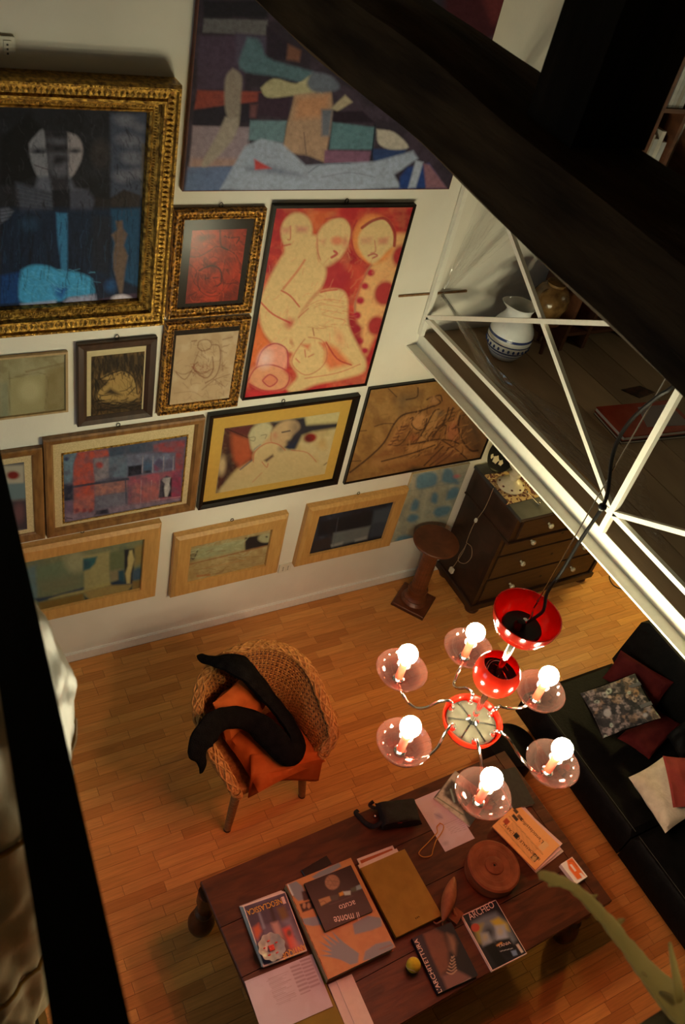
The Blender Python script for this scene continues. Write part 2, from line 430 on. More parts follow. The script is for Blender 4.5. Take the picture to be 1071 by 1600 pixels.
def glass_veil(name, tint, veil, k_veil=.22, k_gloss=.10, rough=.06, ior=1.45):
    m, nt, b = newmat(name); N = nt.nodes; L = nt.links
    N.remove(b); out = N['Material Output']
    tr = N.new('ShaderNodeBsdfTransparent'); tr.inputs[0].default_value = (*tint, 1)
    df = N.new('ShaderNodeBsdfTranslucent'); df.inputs[0].default_value = (*veil, 1)
    d2 = N.new('ShaderNodeBsdfDiffuse'); d2.inputs[0].default_value = (*veil, 1)
    gl = N.new('ShaderNodeBsdfGlossy'); gl.inputs['Roughness'].default_value = rough
    m0 = N.new('ShaderNodeMixShader'); m0.inputs[0].default_value = .5; L.new(df.outputs[0], m0.inputs[1]); L.new(d2.outputs[0], m0.inputs[2])
    m1 = N.new('ShaderNodeMixShader'); L.new(tr.outputs[0], m1.inputs[1]); L.new(m0.outputs[0], m1.inputs[2])
    tc = N.new('ShaderNodeTexCoord'); nz = N.new('ShaderNodeTexNoise'); nz.inputs['Scale'].default_value = 6
    L.new(tc.outputs['Object'], nz.inputs['Vector'])
    mr = N.new('ShaderNodeMapRange'); mr.inputs[3].default_value = k_veil * .85; mr.inputs[4].default_value = k_veil * 1.15
    L.new(nz.outputs['Fac'], mr.inputs[0]); L.new(mr.outputs[0], m1.inputs[0])
    lw = N.new('ShaderNodeLayerWeight'); lw.inputs[0].default_value = .5      # Schlick from the facing angle, the same on both sides of a pane
    pw = N.new('ShaderNodeMath'); pw.operation = 'POWER'; pw.inputs[1].default_value = 5.0; L.new(lw.outputs['Facing'], pw.inputs[0])
    f0 = ((ior - 1) / (ior + 1)) ** 2
    ml = N.new('ShaderNodeMath'); ml.operation = 'MULTIPLY_ADD'; ml.inputs[1].default_value = (1 - f0) * k_gloss * 10; ml.inputs[2].default_value = f0 * k_gloss * 10
    ml.use_clamp = True
    L.new(pw.outputs[0], ml.inputs[0])
    m2 = N.new('ShaderNodeMixShader'); L.new(ml.outputs[0], m2.inputs[0]); L.new(m1.outputs[0], m2.inputs[1]); L.new(gl.outputs[0], m2.inputs[2])
    L.new(m2.outputs[0], out.inputs[0])
    return m
M['pink_glass'] = glass_veil('pink_tinted_glass', (.995, .565, .555), (.95, .68, .56), .016, .12)
# the cups are flashed glass: deep red at the foot, pale pink towards the rim
_nt = M['pink_glass'].node_tree; _tr = next(n for n in _nt.nodes if n.type == 'BSDF_TRANSPARENT')
_tc = _nt.nodes.new('ShaderNodeTexCoord'); _sp = _nt.nodes.new('ShaderNodeSeparateXYZ'); _rp = _nt.nodes.new('ShaderNodeValToRGB'); _mr = _nt.nodes.new('ShaderNodeMapRange')
_mr.inputs[1].default_value = 0.0; _mr.inputs[2].default_value = .065
_nt.links.new(_tc.outputs['Object'], _sp.inputs[0]); _nt.links.new(_sp.outputs['Z'], _mr.inputs[0]); _nt.links.new(_mr.outputs[0], _rp.inputs[0]); _nt.links.new(_rp.outputs[0], _tr.inputs[0])
_e = _rp.color_ramp.elements; _e[0].position = .22; _e[0].color = (.60, .17, .14, 1); _e[1].position = .56; _e[1].color = (1.0, .62, .585, 1)
M['red_glass'] = glass_veil('deep_red_glass', (.75, .10, .06), (.7, .03, .02), .35, .1)

# drawn about its own axis at drawing size, then set in the room at full size
AX = np.array((1.602, 1.085, 0.0)); ZP = 2.147; ZRIM = 2.205
LAMP_BASE = np.array((1.602, 1.085, 2.147)); LAMP_AT = np.array((1.922, 1.302, 1.676)); LAMP_SIZE = 1.2
class LB(MB):
    def build(s, *a, **k):
        s.v = [tuple(LAMP_AT + LAMP_SIZE * (np.array(p) - LAMP_BASE)) for p in s.v]
        return MB.build(s, *a, **k)
ch = thing('chandelier', 'six-armed chandelier with pink glass cups, lit bulbs and red enamel domes', 'chandelier', (LAMP_AT[0], LAMP_AT[1], LAMP_AT[2] - .07))
def ax(z): return (AX[0], AX[1], z)
# central dish and milky disc
LB().lathe([(.012, -.055), (.05, -.05), (.085, -.03), (.100, .000), (.103, .020), (.099, .020), (.094, .002), (.080, -.022), (.012, -.042)], ax(ZP), 40).build('red_dish', M['red_gloss'], ch, True)
disc = LB().lathe([(.0, -.012), (.086, -.012), (.089, -.006), (.086, .0), (.02, .003), (.0, .004)], ax(ZP + .003), 40, cap=False).build('milky_disc', M['white_glass'], ch, True)
for k in range(6):
    a = math.radians(60 * k + 30)
    LB().bar((AX[0] + .02 * math.cos(a), AX[1] + .02 * math.sin(a), ZP + .007), (AX[0] + .08 * math.cos(a), AX[1] + .08 * math.sin(a), ZP + .0045), .006, .003).build('disc_rib', M['chrome'], disc)
LB().lathe([(.010, 0), (.010, .52), (.007, .53)], ax(ZP + .004), 12).build('stem', M['chrome'], ch, True)
LB().lathe([(.022, 0), (.022, .012), (.013, .02), (.013, .05), (.010, .06)], ax(ZP + .005), 16).build('stem_collar', M['chrome'], ch, True)
# globe, open at the top
ZG = 2.415
prof = []
for i in range(13):
    t = math.radians(-80 + 120 * i / 12); prof.append((.075 * math.cos(t), .075 * math.sin(t)))
prof += [(p[0] * .95, p[1] * .95 + .001) for p in reversed(prof)]
LB().lathe(prof, ax(ZG), 36).build('red_globe', M['red_gloss'], ch, True)
gl = LB().lathe([(.0, -.045), (.03, -.045), (.055, -.02), (.066, .0), (.064, .002), (.04, -.03), (.0, -.035)], ax(ZG), 30, cap=False).build('globe_lining', M['black_plastic'], ch, True)
for k in range(5):
    a0 = k * 1.3
    LB().tube([(AX[0] + .045 * math.cos(a0 + t * 2.6) * (1 - .3 * t), AX[1] + .045 * math.sin(a0 + t * 2.6) * (1 - .3 * t), ZG + .0 + .02 * math.sin(3 * t + k)) for t in np.linspace(0, 1, 10)], .0012, 5).build('wire', M['chrome'], gl)
# canopy bowl, open upwards
ZC2 = 2.66
canopy = LB().lathe([(.012, -.05), (.045, -.045), (.080, -.022), (.100, .02), (.104, .045), (.100, .045), (.095, .02), (.074, -.012), (.05, -.022), (.012, -.024)], ax(ZC2), 44).build('red_canopy', M['red_gloss'], ch, True)
LB().lathe([(.0, -.02), (.060, -.02), (.062, -.012), (.058, -.006), (.0, -.004)], ax(ZC2), 32, cap=False).build('canopy_plate', M['black_plastic'], canopy, True)
LB().lathe([(.0, 0), (.016, 0), (.018, .012), (.012, .03), (.0, .032)], (AX[0] - .02, AX[1] - .005, ZC2 - .004), 16, cap=False).build('terminal_block', M['black_plastic'], canopy, True)
LB().tube(smooth_path([ax(ZC2 - .01), (AX[0] + .012, AX[1] - .006, ZC2 + .03), (AX[0] + .016, AX[1] + .004, ZC2 + .06), (AX[0] + .012, AX[1], ZC2 + .10)]), .004, 7).build('hook', M['chrome'], canopy, True)
# arms, cups, bulbs
for k in range(6):
    a = math.radians(60 * k + 1); u = np.array((math.cos(a), math.sin(a), 0)); s = np.array((-math.sin(a), math.cos(a), 0)); R_ = .285
    base = np.array(ax(0))
    sw = .035 * (1 if k % 2 else -1) * 0 + .03
    pts = [base + u * .075 + (0, 0, ZP - .004), base + u * .078 + (0, 0, ZP + .022), base + u * .095 + (0, 0, ZP + .036), base + u * .125 + s * .012 + (0, 0, ZP + .018),
           base + u * .155 + s * sw + (0, 0, ZP - .025), base + u * .195 + s * sw + (0, 0, ZP - .055), base + u * .245 + s * .012 + (0, 0, ZP - .055), base + u * (R_ - .01) + (0, 0, ZP - .03), base + u * R_ + (0, 0, ZP - .008)]
    arm = LB().tube(smooth_path(pts, 6), .0055, 9).build('arm', M['chrome'], ch, True)
    LB().lathe([(.011, 0), (.011, .008), (.007, .016)], base + u * .076 + (0, 0, ZP + .001), 12).build('arm_nut', M['chrome'], arm, True)
    c = base + u * R_
    zb = ZRIM - .066
    pr = [(.013, 0), (.03, .002), (.052, .010), (.070, .022), (.083, .037), (.0905, .054)]
    pr2 = pr + [(p[0] - .0022, p[1] + .0018) for p in reversed(pr)]
    cup = LB().lathe(pr2, c + (0, 0, zb), 40, cap=False).build('glass_cup', M['pink_glass'], ch, True)
    LB().lathe([(.019, -.008), (.021, .0), (.021, .006), (.014, .010)], c + (0, 0, zb), 18).build('cup_holder', M['chrome'], cup, True)
    LB().lathe([(.0135, .008), (.0135, .072), (.0145, .078), (.0125, .088)], c + (0, 0, zb), 16).build('candle_sleeve', M['red_sleeve'], cup, True)
    prb = [(.010, 0), (.012, .012)] + [(BR * math.sin(t), .042 - BR * math.cos(t) + .002) for t in np.linspace(.36, math.pi, 12)]
    LB().lathe(prb, c + (0, 0, ZRIM + .027), 20, cap=False).build('bulb', M['bulb'], cup, True)
# hanging wire and flex, up to the ceiling
LT = LAMP_AT + LAMP_SIZE * (np.array((AX[0] + .012, AX[1], ZC2 + .10)) - LAMP_BASE); CP = LAMP_AT + LAMP_SIZE * (np.array((AX[0] + .01, AX[1], ZC2)) - LAMP_BASE)
top = np.array((LT[0] + .02, LT[1] - .10, ZC))
MB().tube([LT, top], .0024, 6).build('suspension_wire', M['chrome'], ch)
MB().lathe([(.04, -.03), (.045, -.01), (.045, 0)], top, 16).build('ceiling_hook', M['chrome'], ch)
cpx = [(846, 958), (852, 945), (856, 925), (880, 890), (905, 848), (925, 818), (942, 792), (950, 770), (953, 745), (957, 715), (966, 688), (982, 662), (1003, 640), (1030, 618), (1062, 590)]
cab = [onx(px, py, LT[0] - .004) for px, py in cpx]
cab.append(np.array((LT[0] + .004, cab[-1][1] + .02, cab[-1][2] + .25))); cab.append(top - np.array((0, 0, .6))); cab.append(top)
MB().tube(smooth_path([CP] + cab, 4), .0062, 7).build('black_flex', M['black_plastic'], ch, True)
MB().sphere(cab[6], .014, 10, 6).build('cable_tie', M['black_plastic'], ch, True)

# ceiling lamp under the mezzanine: outside the picture, lights the yellow stretch of floor
cl = thing('globe_ceiling_lamp', 'round milky globe lamp fixed under the mezzanine', 'lamp', (5.10, 2.85, 2.06))
M['globe_lamp'] = emit_mat('lit_globe', CEILING_LAMP_COLOR, CEILING_LAMP_WATTS / (math.pi * 4 * math.pi * .1 * .1))
MB().lathe([(.07, 0), (.07, -.03), (.05, -.04)], (5.10, 2.85, 2.06), 24).build('ceiling_rose', M['white_paint'], cl, True)
MB().sphere((5.10, 2.85, 1.93), .10, 20, 14).build('globe', M['globe_lamp'], cl, True)
# ================================================================ PICTURES
def vnoise(x, y, seed):
    """value noise on arrays"""
    r = np.random.RandomState(seed); T = r.rand(64, 64)
    xi = np.floor(x).astype(int); yi = np.floor(y).astype(int); fx = x - xi; fy = y - yi
    fx = fx * fx * (3 - 2 * fx); fy = fy * fy * (3 - 2 * fy)
    g = lambda a, b: T[a % 64, b % 64]
    return (g(xi, yi) * (1 - fx) + g(xi + 1, yi) * fx) * (1 - fy) + (g(xi, yi + 1) * (1 - fx) + g(xi + 1, yi + 1) * fx) * fy
def fbm(x, y, seed, o=4):
    s = 0; a = .5; t = 0
    for k in range(o):
        s = s + a * vnoise(x * 2 ** k, y * 2 ** k, seed + k * 7); t += a; a *= .5
    return s / t
class Art:
    """paints a flat print or canvas: shapes given in coordinates of a view of it, stored as a colour attribute"""
    def __init__(s, PX, PY, white, sc=1.0, ox=0.0, oy=0.0):
        s.PX, s.PY = PX, PY; s.white = np.array(lin(white)) / .76; s.view(sc, ox, oy)
        s.C = np.zeros(PX.shape + (3,)); s.seed = 1; s.g = np.array((.77, .74, .66))
    def view(s, sc, ox, oy): s.X = (s.PX - ox) * sc; s.Y = (s.PY - oy) * sc; s.sc = sc; return s
    def alb(s, c): return np.clip(np.array(lin(np.array(c) * s.g)) / s.white, .002, .88)
    def fill(s, c): s.C[:] = s.alb(c); return s
    def _mix(s, m, c): s.C += (s.alb(c) - s.C) * np.clip(m, 0, 1)[..., None]; return s
    def sdf(s, pts):
        P = np.array(pts, float); X, Y = s.X, s.Y
        d = np.full(X.shape, 1e9); ins = np.zeros(X.shape, bool); n = len(P)
        for i in range(n):
            (xa, ya), (xb, yb) = P[i], P[i - 1]
            ex, ey = xb - xa, yb - ya; wx, wy = X - xa, Y - ya
            t = np.clip((wx * ex + wy * ey) / (ex * ex + ey * ey + 1e-9), 0, 1)
            d = np.minimum(d, np.hypot(wx - ex * t, wy - ey * t))
            if ya != yb: ins ^= ((ya > Y) != (yb > Y)) & (X < ex * (Y - ya) / ey + xa)
        return np.where(ins, -d, d)
    def poly(s, pts, c, soft=1.5, a=1.0, round_=0, tex=0.0):
        if round_: pts = [tuple(p) for p in smooth_path([(p[0], p[1], 0) for p in list(pts) + [pts[0]]], 4)]; pts = [(p[0], p[1]) for p in pts]
        w = soft * s.sc; m = np.clip(.5 - s.sdf(pts) / (2 * w), 0, 1) * a
        if tex: s.seed += 3; m = m * (1 - tex + 2 * tex * fbm(s.X / (6 * s.sc), s.Y / (6 * s.sc), s.seed))
        return s._mix(m, c)
    def ell(s, cx, cy, rx, ry, c, rot=0, soft=1.2, a=1.0):
        t = math.radians(rot); dx, dy = s.X - cx, s.Y - cy
        u = (dx * math.cos(t) + dy * math.sin(t)) / rx; v = (-dx * math.sin(t) + dy * math.cos(t)) / ry
        d = (np.hypot(u, v) - 1) * min(rx, ry)
        return s._mix(np.clip(.5 - d / (2 * soft * s.sc), 0, 1) * a, c)
    def line(s, pts, w, c, a=1.0, soft=.7):
        P = np.array([p[:2] for p in (smooth_path([(p[0], p[1], 0) for p in pts], 4) if len(pts) > 2 else pts)], float)
        d = np.full(s.X.shape, 1e9)
        for i in range(len(P) - 1):
            (xa, ya), (xb, yb) = P[i], P[i + 1]; ex, ey = xb - xa, yb - ya
            t = np.clip(((s.X - xa) * ex + (s.Y - ya) * ey) / (ex * ex + ey * ey + 1e-9), 0, 1)
            d = np.minimum(d, np.hypot(s.X - xa - ex * t, s.Y - ya - ey * t))
        return s._mix(np.clip(.5 - (d - w / 2) / (2 * soft * s.sc), 0, 1) * a, c)
    def scrib(s, x0, y0, x1, y1, n, ln, ang, jit, w, c, a=.6, seed=1, poly=None):
        """hatching strokes scattered over a box (or inside a polygon)"""
        r = random.Random(seed)
        for k in range(n):
            x, y = r.uniform(x0, x1), r.uniform(y0, y1)
            if poly and not inside(poly, x, y): continue
            t = math.radians(ang + r.uniform(-jit, jit)); l = ln * r.uniform(.5, 1.3); b = r.uniform(-.25, .25) * l
            s.line([(x, y), (x + l * .5 * math.cos(t) - b * math.sin(t) * .5, y + l * .5 * math.sin(t) + b * math.cos(t) * .5), (x + l * math.cos(t), y + l * math.sin(t))], w * r.uniform(.6, 1.4), c, a * r.uniform(.5, 1), .45)
        return s
    def mottle(s, c, size, a=.5, lo=.45, hi=.65, seed=None, sx=1, sy=1):
        s.seed += 5; n = fbm(s.PX / size * sx, s.PY / size * sy, seed or s.seed)
        return s._mix(np.clip((n - lo) / (hi - lo), 0, 1) * a, c)
    def grain(s, size, amt, seed=None, sx=1, sy=1):
        s.seed += 5; n = fbm(s.PX / size * sx, s.PY / size * sy, seed or s.seed) - .5
        s.C *= np.clip(1 + 2 * amt * n, .2, 2)[..., None]; return s
def sheet(name, mat, corner_fn, nu, nv, white, paint, parent, sc=1.0, ox=0, oy=0, mark=0.0):
    """flat painted surface; corner_fn(u, v) gives the place of every point; paint(Art) colours it"""
    us, vs_ = np.linspace(0, 1, nu), np.linspace(0, 1, nv)
    P = np.array([[corner_fn(u, v) for u in us] for v in vs_])
    PX, PY = project(P)
    A = Art(PX, PY, white, sc, ox, oy); paint(A)
    mb = MB(); mb.v = [tuple(p) for p in P.reshape(-1, 3)]; mb.n = len(mb.v)
    mb.f = [(j * nu + i, j * nu + i + 1, (j + 1) * nu + i + 1, (j + 1) * nu + i) for j in range(nv - 1) for i in range(nu - 1)]
    o = mb.build(name, mat, parent)
    at = o.data.color_attributes.new('col', 'FLOAT_COLOR', 'POINT')
    rgba = np.ones((nu * nv, 4), np.float32); rgba[:, :3] = np.clip(A.C.reshape(-1, 3), 0, 1)
    at.data.foreach_set('color', rgba.ravel())
    return o
M['paint'] = attr_mat('painted_canvas', .6, .07, 220, bump=.1, spec=.12)
M['print'] = attr_mat('printed_paper', .6, .03, 300, spec=.15)
M['gloss_print'] = attr_mat('glossy_printed_cover', .35, .03, 300, spec=.3)
M['gold'] = noisy('carved_gilt', (.13, .062, .010), (.60, .35, .065), 55, .32, bump=.6, bscale=120, metal=.75)
M['gold_dark'] = noisy('dark_worn_gilt', (.06, .022, .006), (.52, .25, .04), 70, .36, lo=.42, hi=.6, bump=.6, bscale=120, metal=.6)
M['black_frame'] = plain('black_lacquer', (.008, .005, .004), .35, .2, spec=.25)
M['brown_frame'] = noisy('dark_brown_moulding', (.030, .014, .008), (.055, .026, .014), (30, 30, 6), .45)
M['walnut_frame'] = noisy('walnut_moulding', (.16, .07, .02), (.27, .13, .04), (40, 40, 8), .45)
M['oak_frame'] = noisy('pale_oak_moulding', (.50, .26, .075), (.60, .33, .105), (60, 60, 9), .5)
M['pale_frame'] = noisy('thin_pale_wood', (.38, .26, .12), (.48, .33, .16), (50, 50, 8), .5)
M['cream_mat'] = plain('cream_mount_board', (.66, .55, .33), .8, .04)
M['linen_mat'] = noisy('linen_slip', (.48, .37, .20), (.60, .48, .27), 160, .9)
M['yellow_mat'] = plain('yellow_mount_board', (.60, .36, .07), .8, .04)
M['dark_mat'] = plain('dark_brown_mount_board', (.020, .012, .008), .8, .06, spec=.15)
M['black_hook'] = plain('iron_hook', (.03, .025, .02), .4, .1, metal=.8)
M['pane'] = glass_veil('picture_glass', (.97, .97, .96), (.9, .9, .9), .002, .03, .22, 1.35)

def wall_rect(corners, depth):
    """outer rectangle from its four image corners TL, TR, BR, BL on the plane in front of the wall"""
    P = [ony(px, py, D - depth) for px, py in corners]
    c = sum(P) / 4
    u = ((P[1] - P[0]) + (P[2] - P[3])) / 2; v = ((P[0] - P[3]) + (P[1] - P[2])) / 2
    roll = math.atan2(u[2], u[0]) * .5 + math.atan2(-v[0], v[2]) * .5
    return c, float(np.hypot(u[0], u[2])), float(np.hypot(v[0], v[2])), roll
class Frame:
    def __init__(s, name, label, corners, depth, rect=None, cat='painting'):
        s.c, s.w, s.h, s.roll = wall_rect(corners, depth) if rect is None else rect
        s.c = np.array((s.c[0], D, s.c[2])); s.depth = depth
        s.u = np.array((math.cos(s.roll), 0, math.sin(s.roll))); s.v = np.array((-math.sin(s.roll), 0, math.cos(s.roll)))
        s.root = thing(name, label, cat, s.c - s.v * s.h / 2)
    def pt(s, a, b, d): return s.c + s.u * a + s.v * b - np.array((0, d, 0))
    def ring(s, i, d): 
        a, b = s.w / 2 - i, s.h / 2 - i
        return [s.pt(-a, -b, d), s.pt(a, -b, d), s.pt(a, b, d), s.pt(-a, b, d)]
    def moulding(s, prof, mat, name='frame', back=.002):
        """prof: (distance in from the outer edge, depth off the wall)"""
        rings = [s.ring(prof[0][0], back)] + [s.ring(i, d) for i, d in prof] + [s.ring(prof[-1][0], back)]
        n = len(rings); mb = MB(); V = [p for r in rings for p in r]; F = []
        for k in range(n):
            k2 = (k + 1) % n
            for i in range(4):
                j = (i + 1) % 4; F.append((k * 4 + i, k * 4 + j, k2 * 4 + j, k2 * 4 + i))
        mb.add(V, F); return mb.build(name, mat, s.root)
    def flat(s, i0, i1, d, mat, name):
        if i1 is None:
            return MB().add(s.ring(i0, d) + s.ring(i0, .003), [(0, 1, 2, 3), (0, 4, 5, 1), (1, 5, 6, 2), (2, 6, 7, 3), (3, 7, 4, 0), (7, 6, 5, 4)]).build(name, mat, s.root)
        mb = MB(); mb.add(s.ring(i0, d) + s.ring(i1, d) + s.ring(i1, d - .003) + s.ring(i0, d - .003), [(k * 4 + i, k * 4 + (i + 1) % 4, ((k + 1) % 4) * 4 + (i + 1) % 4, ((k + 1) % 4) * 4 + i) for k in range(4) for i in range(4)])
        return mb.build(name, mat, s.root)
    def beads(s, i, d, step, r, mat, name='carved_beading', sc=(1, 1, 1), parent=None):
        a, b = s.w / 2 - i, s.h / 2 - i; mb = MB()
        for k in range(4):
            L_ = 2 * (a if k % 2 == 0 else b); n = max(2, int(L_ / step))
            for j in range(n):
                t = (j + .5) / n * 2 - 1
                q = [(t * a, -b), (a, t * b), (-t * a, b), (-a, -t * b)][k]
                p = s.pt(q[0], q[1], d)
                ex = s.u if k % 2 == 0 else s.v; ey = s.v if k % 2 == 0 else s.u
                v = [p + ex * r * sc[0], p - ex * r * sc[0], p + ey * r * sc[1], p - ey * r * sc[1], p - np.array((0, r * sc[2], 0))]
                mb.add(v, [(4, 0, 2), (4, 2, 1), (4, 1, 3), (4, 3, 0)])
        o = mb.build(name, mat, parent or s.root); o['kind'] = 'stuff'; return o
    def art(s, inset, d, n, white, paint, sc=1, ox=0, oy=0, mat='paint', name='painting', rect=None):
        """inset from outer edge: number or (left, top, right, bottom)"""
        l, t, r, b = inset if hasattr(inset, '__len__') else (inset,) * 4
        a0, a1, b0, b1 = -s.w / 2 + l, s.w / 2 - r, s.h / 2 - t, -s.h / 2 + b
        fn = lambda u, v: s.pt(a0 + (a1 - a0) * u, b0 + (b1 - b0) * v, d)
        asp = (a1 - a0) / (b0 - b1); nu = max(8, int(math.sqrt(n * asp))); nv = max(8, int(n / nu))
        return sheet(name, M[mat], lambda u, v: fn(u, v), nu, nv, white, paint, s.root, sc, ox, oy)
    def glass(s, inset, d):
        a = inset
        mb = MB(); mb.add(s.ring(a, d) + s.ring(a, d - .002), [(0, 1, 2, 3), (7, 6, 5, 4)] + [(i, i + 4, (i + 1) % 4 + 4, (i + 1) % 4) for i in range(4)])
        return mb.build('glass_pane', M['pane'], s.root)
    def fillet(s, ins, w, d, mat, name):
        l, t, r, b = ins; R4 = []
        for k, dd in ((w, d - .004), (w * .5, d), (0, d - .001)):
            a0, a1, b0, b1 = -s.w / 2 + l - k, s.w / 2 - r + k, -s.h / 2 + b - k, s.h / 2 - t + k
            R4 += [s.pt(a0, b0, dd), s.pt(a1, b0, dd), s.pt(a1, b1, dd), s.pt(a0, b1, dd)]
        F = [(k * 4 + i, k * 4 + (i + 1) % 4, k * 4 + 4 + (i + 1) % 4, k * 4 + 4 + i) for k in range(2) for i in range(4)]
        return MB().add(R4, F).build(name, mat, s.root)
    def hook(s, off=0.0):
        p = s.pt(off, s.h / 2 + .010, .006)
        mb = MB().tube([p + np.array((.009 * math.cos(t), 0, .011 * math.sin(t))) for t in np.linspace(0, 2 * math.pi, 10)[:-1]], .0022, 5, closed=True)
        return mb.build('hanging_ring', M['black_hook'], s.root)
def inset_of(fr, corners, depth):
    """insets (l, t, r, b) of an inner rectangle from its image corners"""
    c, w, h, roll = wall_rect(corners, depth); d = c - fr.c
    a = d @ fr.u; b = d @ fr.v
    return (fr.w / 2 + a - w / 2, fr.h / 2 - b - h / 2, fr.w / 2 - a - w / 2, fr.h / 2 + b - h / 2)
def Z(sc, ox, oy): return lambda *p: [(ox + x / sc, oy + y / sc) for x, y in p]
# ---- 1 large gilt frame, blue figures
z = np.array(ony(284, 136, D - .10)), np.array(ony(261, 509, D - .10))
x1 = (z[0][0] + z[1][0]) / 2; zt, zb = z[0][2], z[1][2]; x0 = .36
f = Frame('gilt_framed_painting', 'large dark blue painting of pale figures in a wide carved gold frame', None, .06,
          rect=(np.array(((x0 + x1) / 2, 0, (zt + zb) / 2)), x1 - x0, zt - zb, 0.0), cat='painting')
fr = f.moulding([(0, .082), (.007, .104), (.016, .104), (.021, .090), (.050, .084), (.057, .094), (.066, .094), (.073, .076), (.096, .062), (.101, .066), (.109, .060), (.114, .040)], M['gold'])
f.beads(.0355, .086, .020, .011, M['gold'], 'egg_and_dart_band', (.7, 1.4, .8), fr)
f.beads(.0115, .103, .016, .006, M['gold'], 'rope_edge', (1, .8, .6), fr)
f.beads(.085, .068, .011, .007, M['gold'], 'leaf_band', (.6, 1.3, .6), fr)
def p1(A):
    A.g = np.array((.74, .65, .57)); A.fill((26, 28, 30)); A.mottle((46, 48, 50), 30, .6, .35, .9).mottle((13, 13, 14), 18, .6, .35, .9)
    P = A.poly
    P([(765, 120), (1030, 120), (1010, 700), (770, 700)], (62, 72, 82), 3)
    for e in ((870, 170, 70, 40), (900, 310, 85, 45), (920, 430, 75, 45), (960, 540, 60, 35), (850, 560, 60, 40), (970, 220, 40, 25)): A.ell(*e, (112, 120, 122), 8, 5, .75)
    P([(985, 330), (1030, 330), (1010, 740), (980, 700)], (95, 88, 62), 2, .7)
    P([(0, 300), (200, 120), (300, 250), (200, 350), (260, 560), (100, 620), (0, 620)], (14, 14, 15), 4)
    P([(200, 330), (240, 280), (310, 245), (340, 560), (270, 570), (215, 450)], (122, 130, 128), 2, round_=1)
    P([(465, 250), (540, 280), (575, 360), (560, 460), (500, 560), (470, 540)], (146, 148, 140), 2, round_=1)
    P([(310, 240), (465, 240), (480, 660), (350, 660)], (42, 42, 44), 2); 
    for e in ((400, 310, 55, 28), (420, 400, 45, 20), (410, 520, 60, 40), (350, 430, 20, 50), (450, 470, 20, 40)): A.ell(*e, (98, 104, 106), 10, 5, .7)
    for e in ((400, 270, 60, 25), (400, 370, 70, 22), (430, 440, 40, 20)): A.ell(*e, (20, 20, 22), 0, 4, .8)
    A.ell(265, 380, 48, 17, (50, 54, 58), 0, 3); A.ell(265, 390, 30, 6, (25, 27, 30), 0, 2)
    A.ell(520, 380, 40, 18, (80, 82, 78), -5, 3); A.ell(520, 384, 22, 7, (40, 42, 44), 0, 2)
    A.line([(240, 480), (300, 500), (330, 510)], 8, (60, 45, 48), .7); A.line([(490, 300), (480, 450), (500, 520)], 6, (70, 75, 76), .6)
    A.ell(700, 400, 55, 75, (78, 74, 66), 0, 9, .6); A.ell(700, 420, 28, 30, (28, 26, 26), 0, 6, .7)
    P([(265, 560), (340, 560), (370, 680), (240, 650)], (88, 98, 104), 4); P([(485, 560), (520, 640), (600, 660), (480, 680)], (88, 96, 102), 4)
    P([(110, 600), (250, 640), (370, 690), (380, 790), (140, 820)], (62, 70, 76), 4); P([(480, 660), (610, 650), (660, 720), (650, 800), (480, 800)], (66, 72, 80), 4)
    for k in range(5): A.line([(120, 640 + 30 * k), (370, 700 + 22 * k)], 5, (92, 98, 102), .4)
    P([(360, 655), (485, 650), (490, 1190), (400, 1190)], (22, 22, 26), 2)
    P([(760, 720), (860, 650), (975, 690), (970, 770), (770, 775)], (48, 42, 36), 2); P([(660, 700), (770, 720), (765, 800), (660, 800)], (34, 30, 28), 3)
    P([(0, 780), (1000, 780), (990, 1330), (0, 1330)], (18, 38, 58), 5, .75); A.scrib(0, 800, 990, 1330, 60, 200, 92, 6, 22, (14, 18, 24), .5, 9)
    P([(770, 785), (975, 780), (965, 1340), (800, 1250)], (28, 72, 96), 3); P([(640, 830), (770, 840), (760, 1250), (640, 1200)], (30, 34, 40), 4, .8)
    P([(390, 810), (468, 815), (470, 1230), (430, 1230), (400, 1000)], (48, 118, 150), 2); A.ell(200, 890, 60, 50, (36, 70, 90), 0, 6, .6)
    P([(0, 785), (60, 775), (95, 800), (60, 850), (0, 890)], (88, 98, 104), 2)
    for k in range(4): A.line([(0, 805 + 25 * k), (85, 795 + 22 * k)], 5, (25, 30, 36), .8)
    P([(0, 1250), (140, 1220), (140, 1440), (0, 1450)], (18, 62, 110), 3)
    P([(145, 1210), (220, 1175), (330, 1180), (420, 1215), (520, 1220), (640, 1270), (670, 1370), (480, 1400), (400, 1430), (160, 1440), (130, 1330)], (62, 158, 192), 2.5, round_=1)
    P([(360, 1310), (480, 1330), (430, 1420), (390, 1390)], (24, 84, 150), 4, .8)
    P([(140, 1445), (390, 1420), (420, 1520), (175, 1540)], (150, 165, 178), 2.5); P([(440, 1430), (480, 1400), (675, 1375), (690, 1480), (440, 1510)], (152, 160, 172), 2.5)
    P([(395, 1430), (440, 1430), (440, 1510), (420, 1515)], (20, 18, 22), 2)
    P([(0, 1450), (140, 1450), (165, 1545), (0, 1555)], (18, 26, 40), 3); P([(640, 1280), (760, 1260), (1000, 1340), (1000, 1470), (690, 1490)], (26, 32, 44), 3)
    A.ell(770, 1320, 38, 42, (30, 74, 112), 0, 5)
    P([(690, 1410), (940, 1370), (1000, 1400), (1000, 1480), (700, 1485)], (66, 48, 58), 2)
    P([(805, 870), (850, 865), (855, 920), (885, 960), (860, 1040), (890, 1110), (870, 1210), (850, 1370), (830, 1370), (790, 1200), (785, 1110), (800, 1020), (775, 965), (815, 930)], (104, 88, 66), 2)
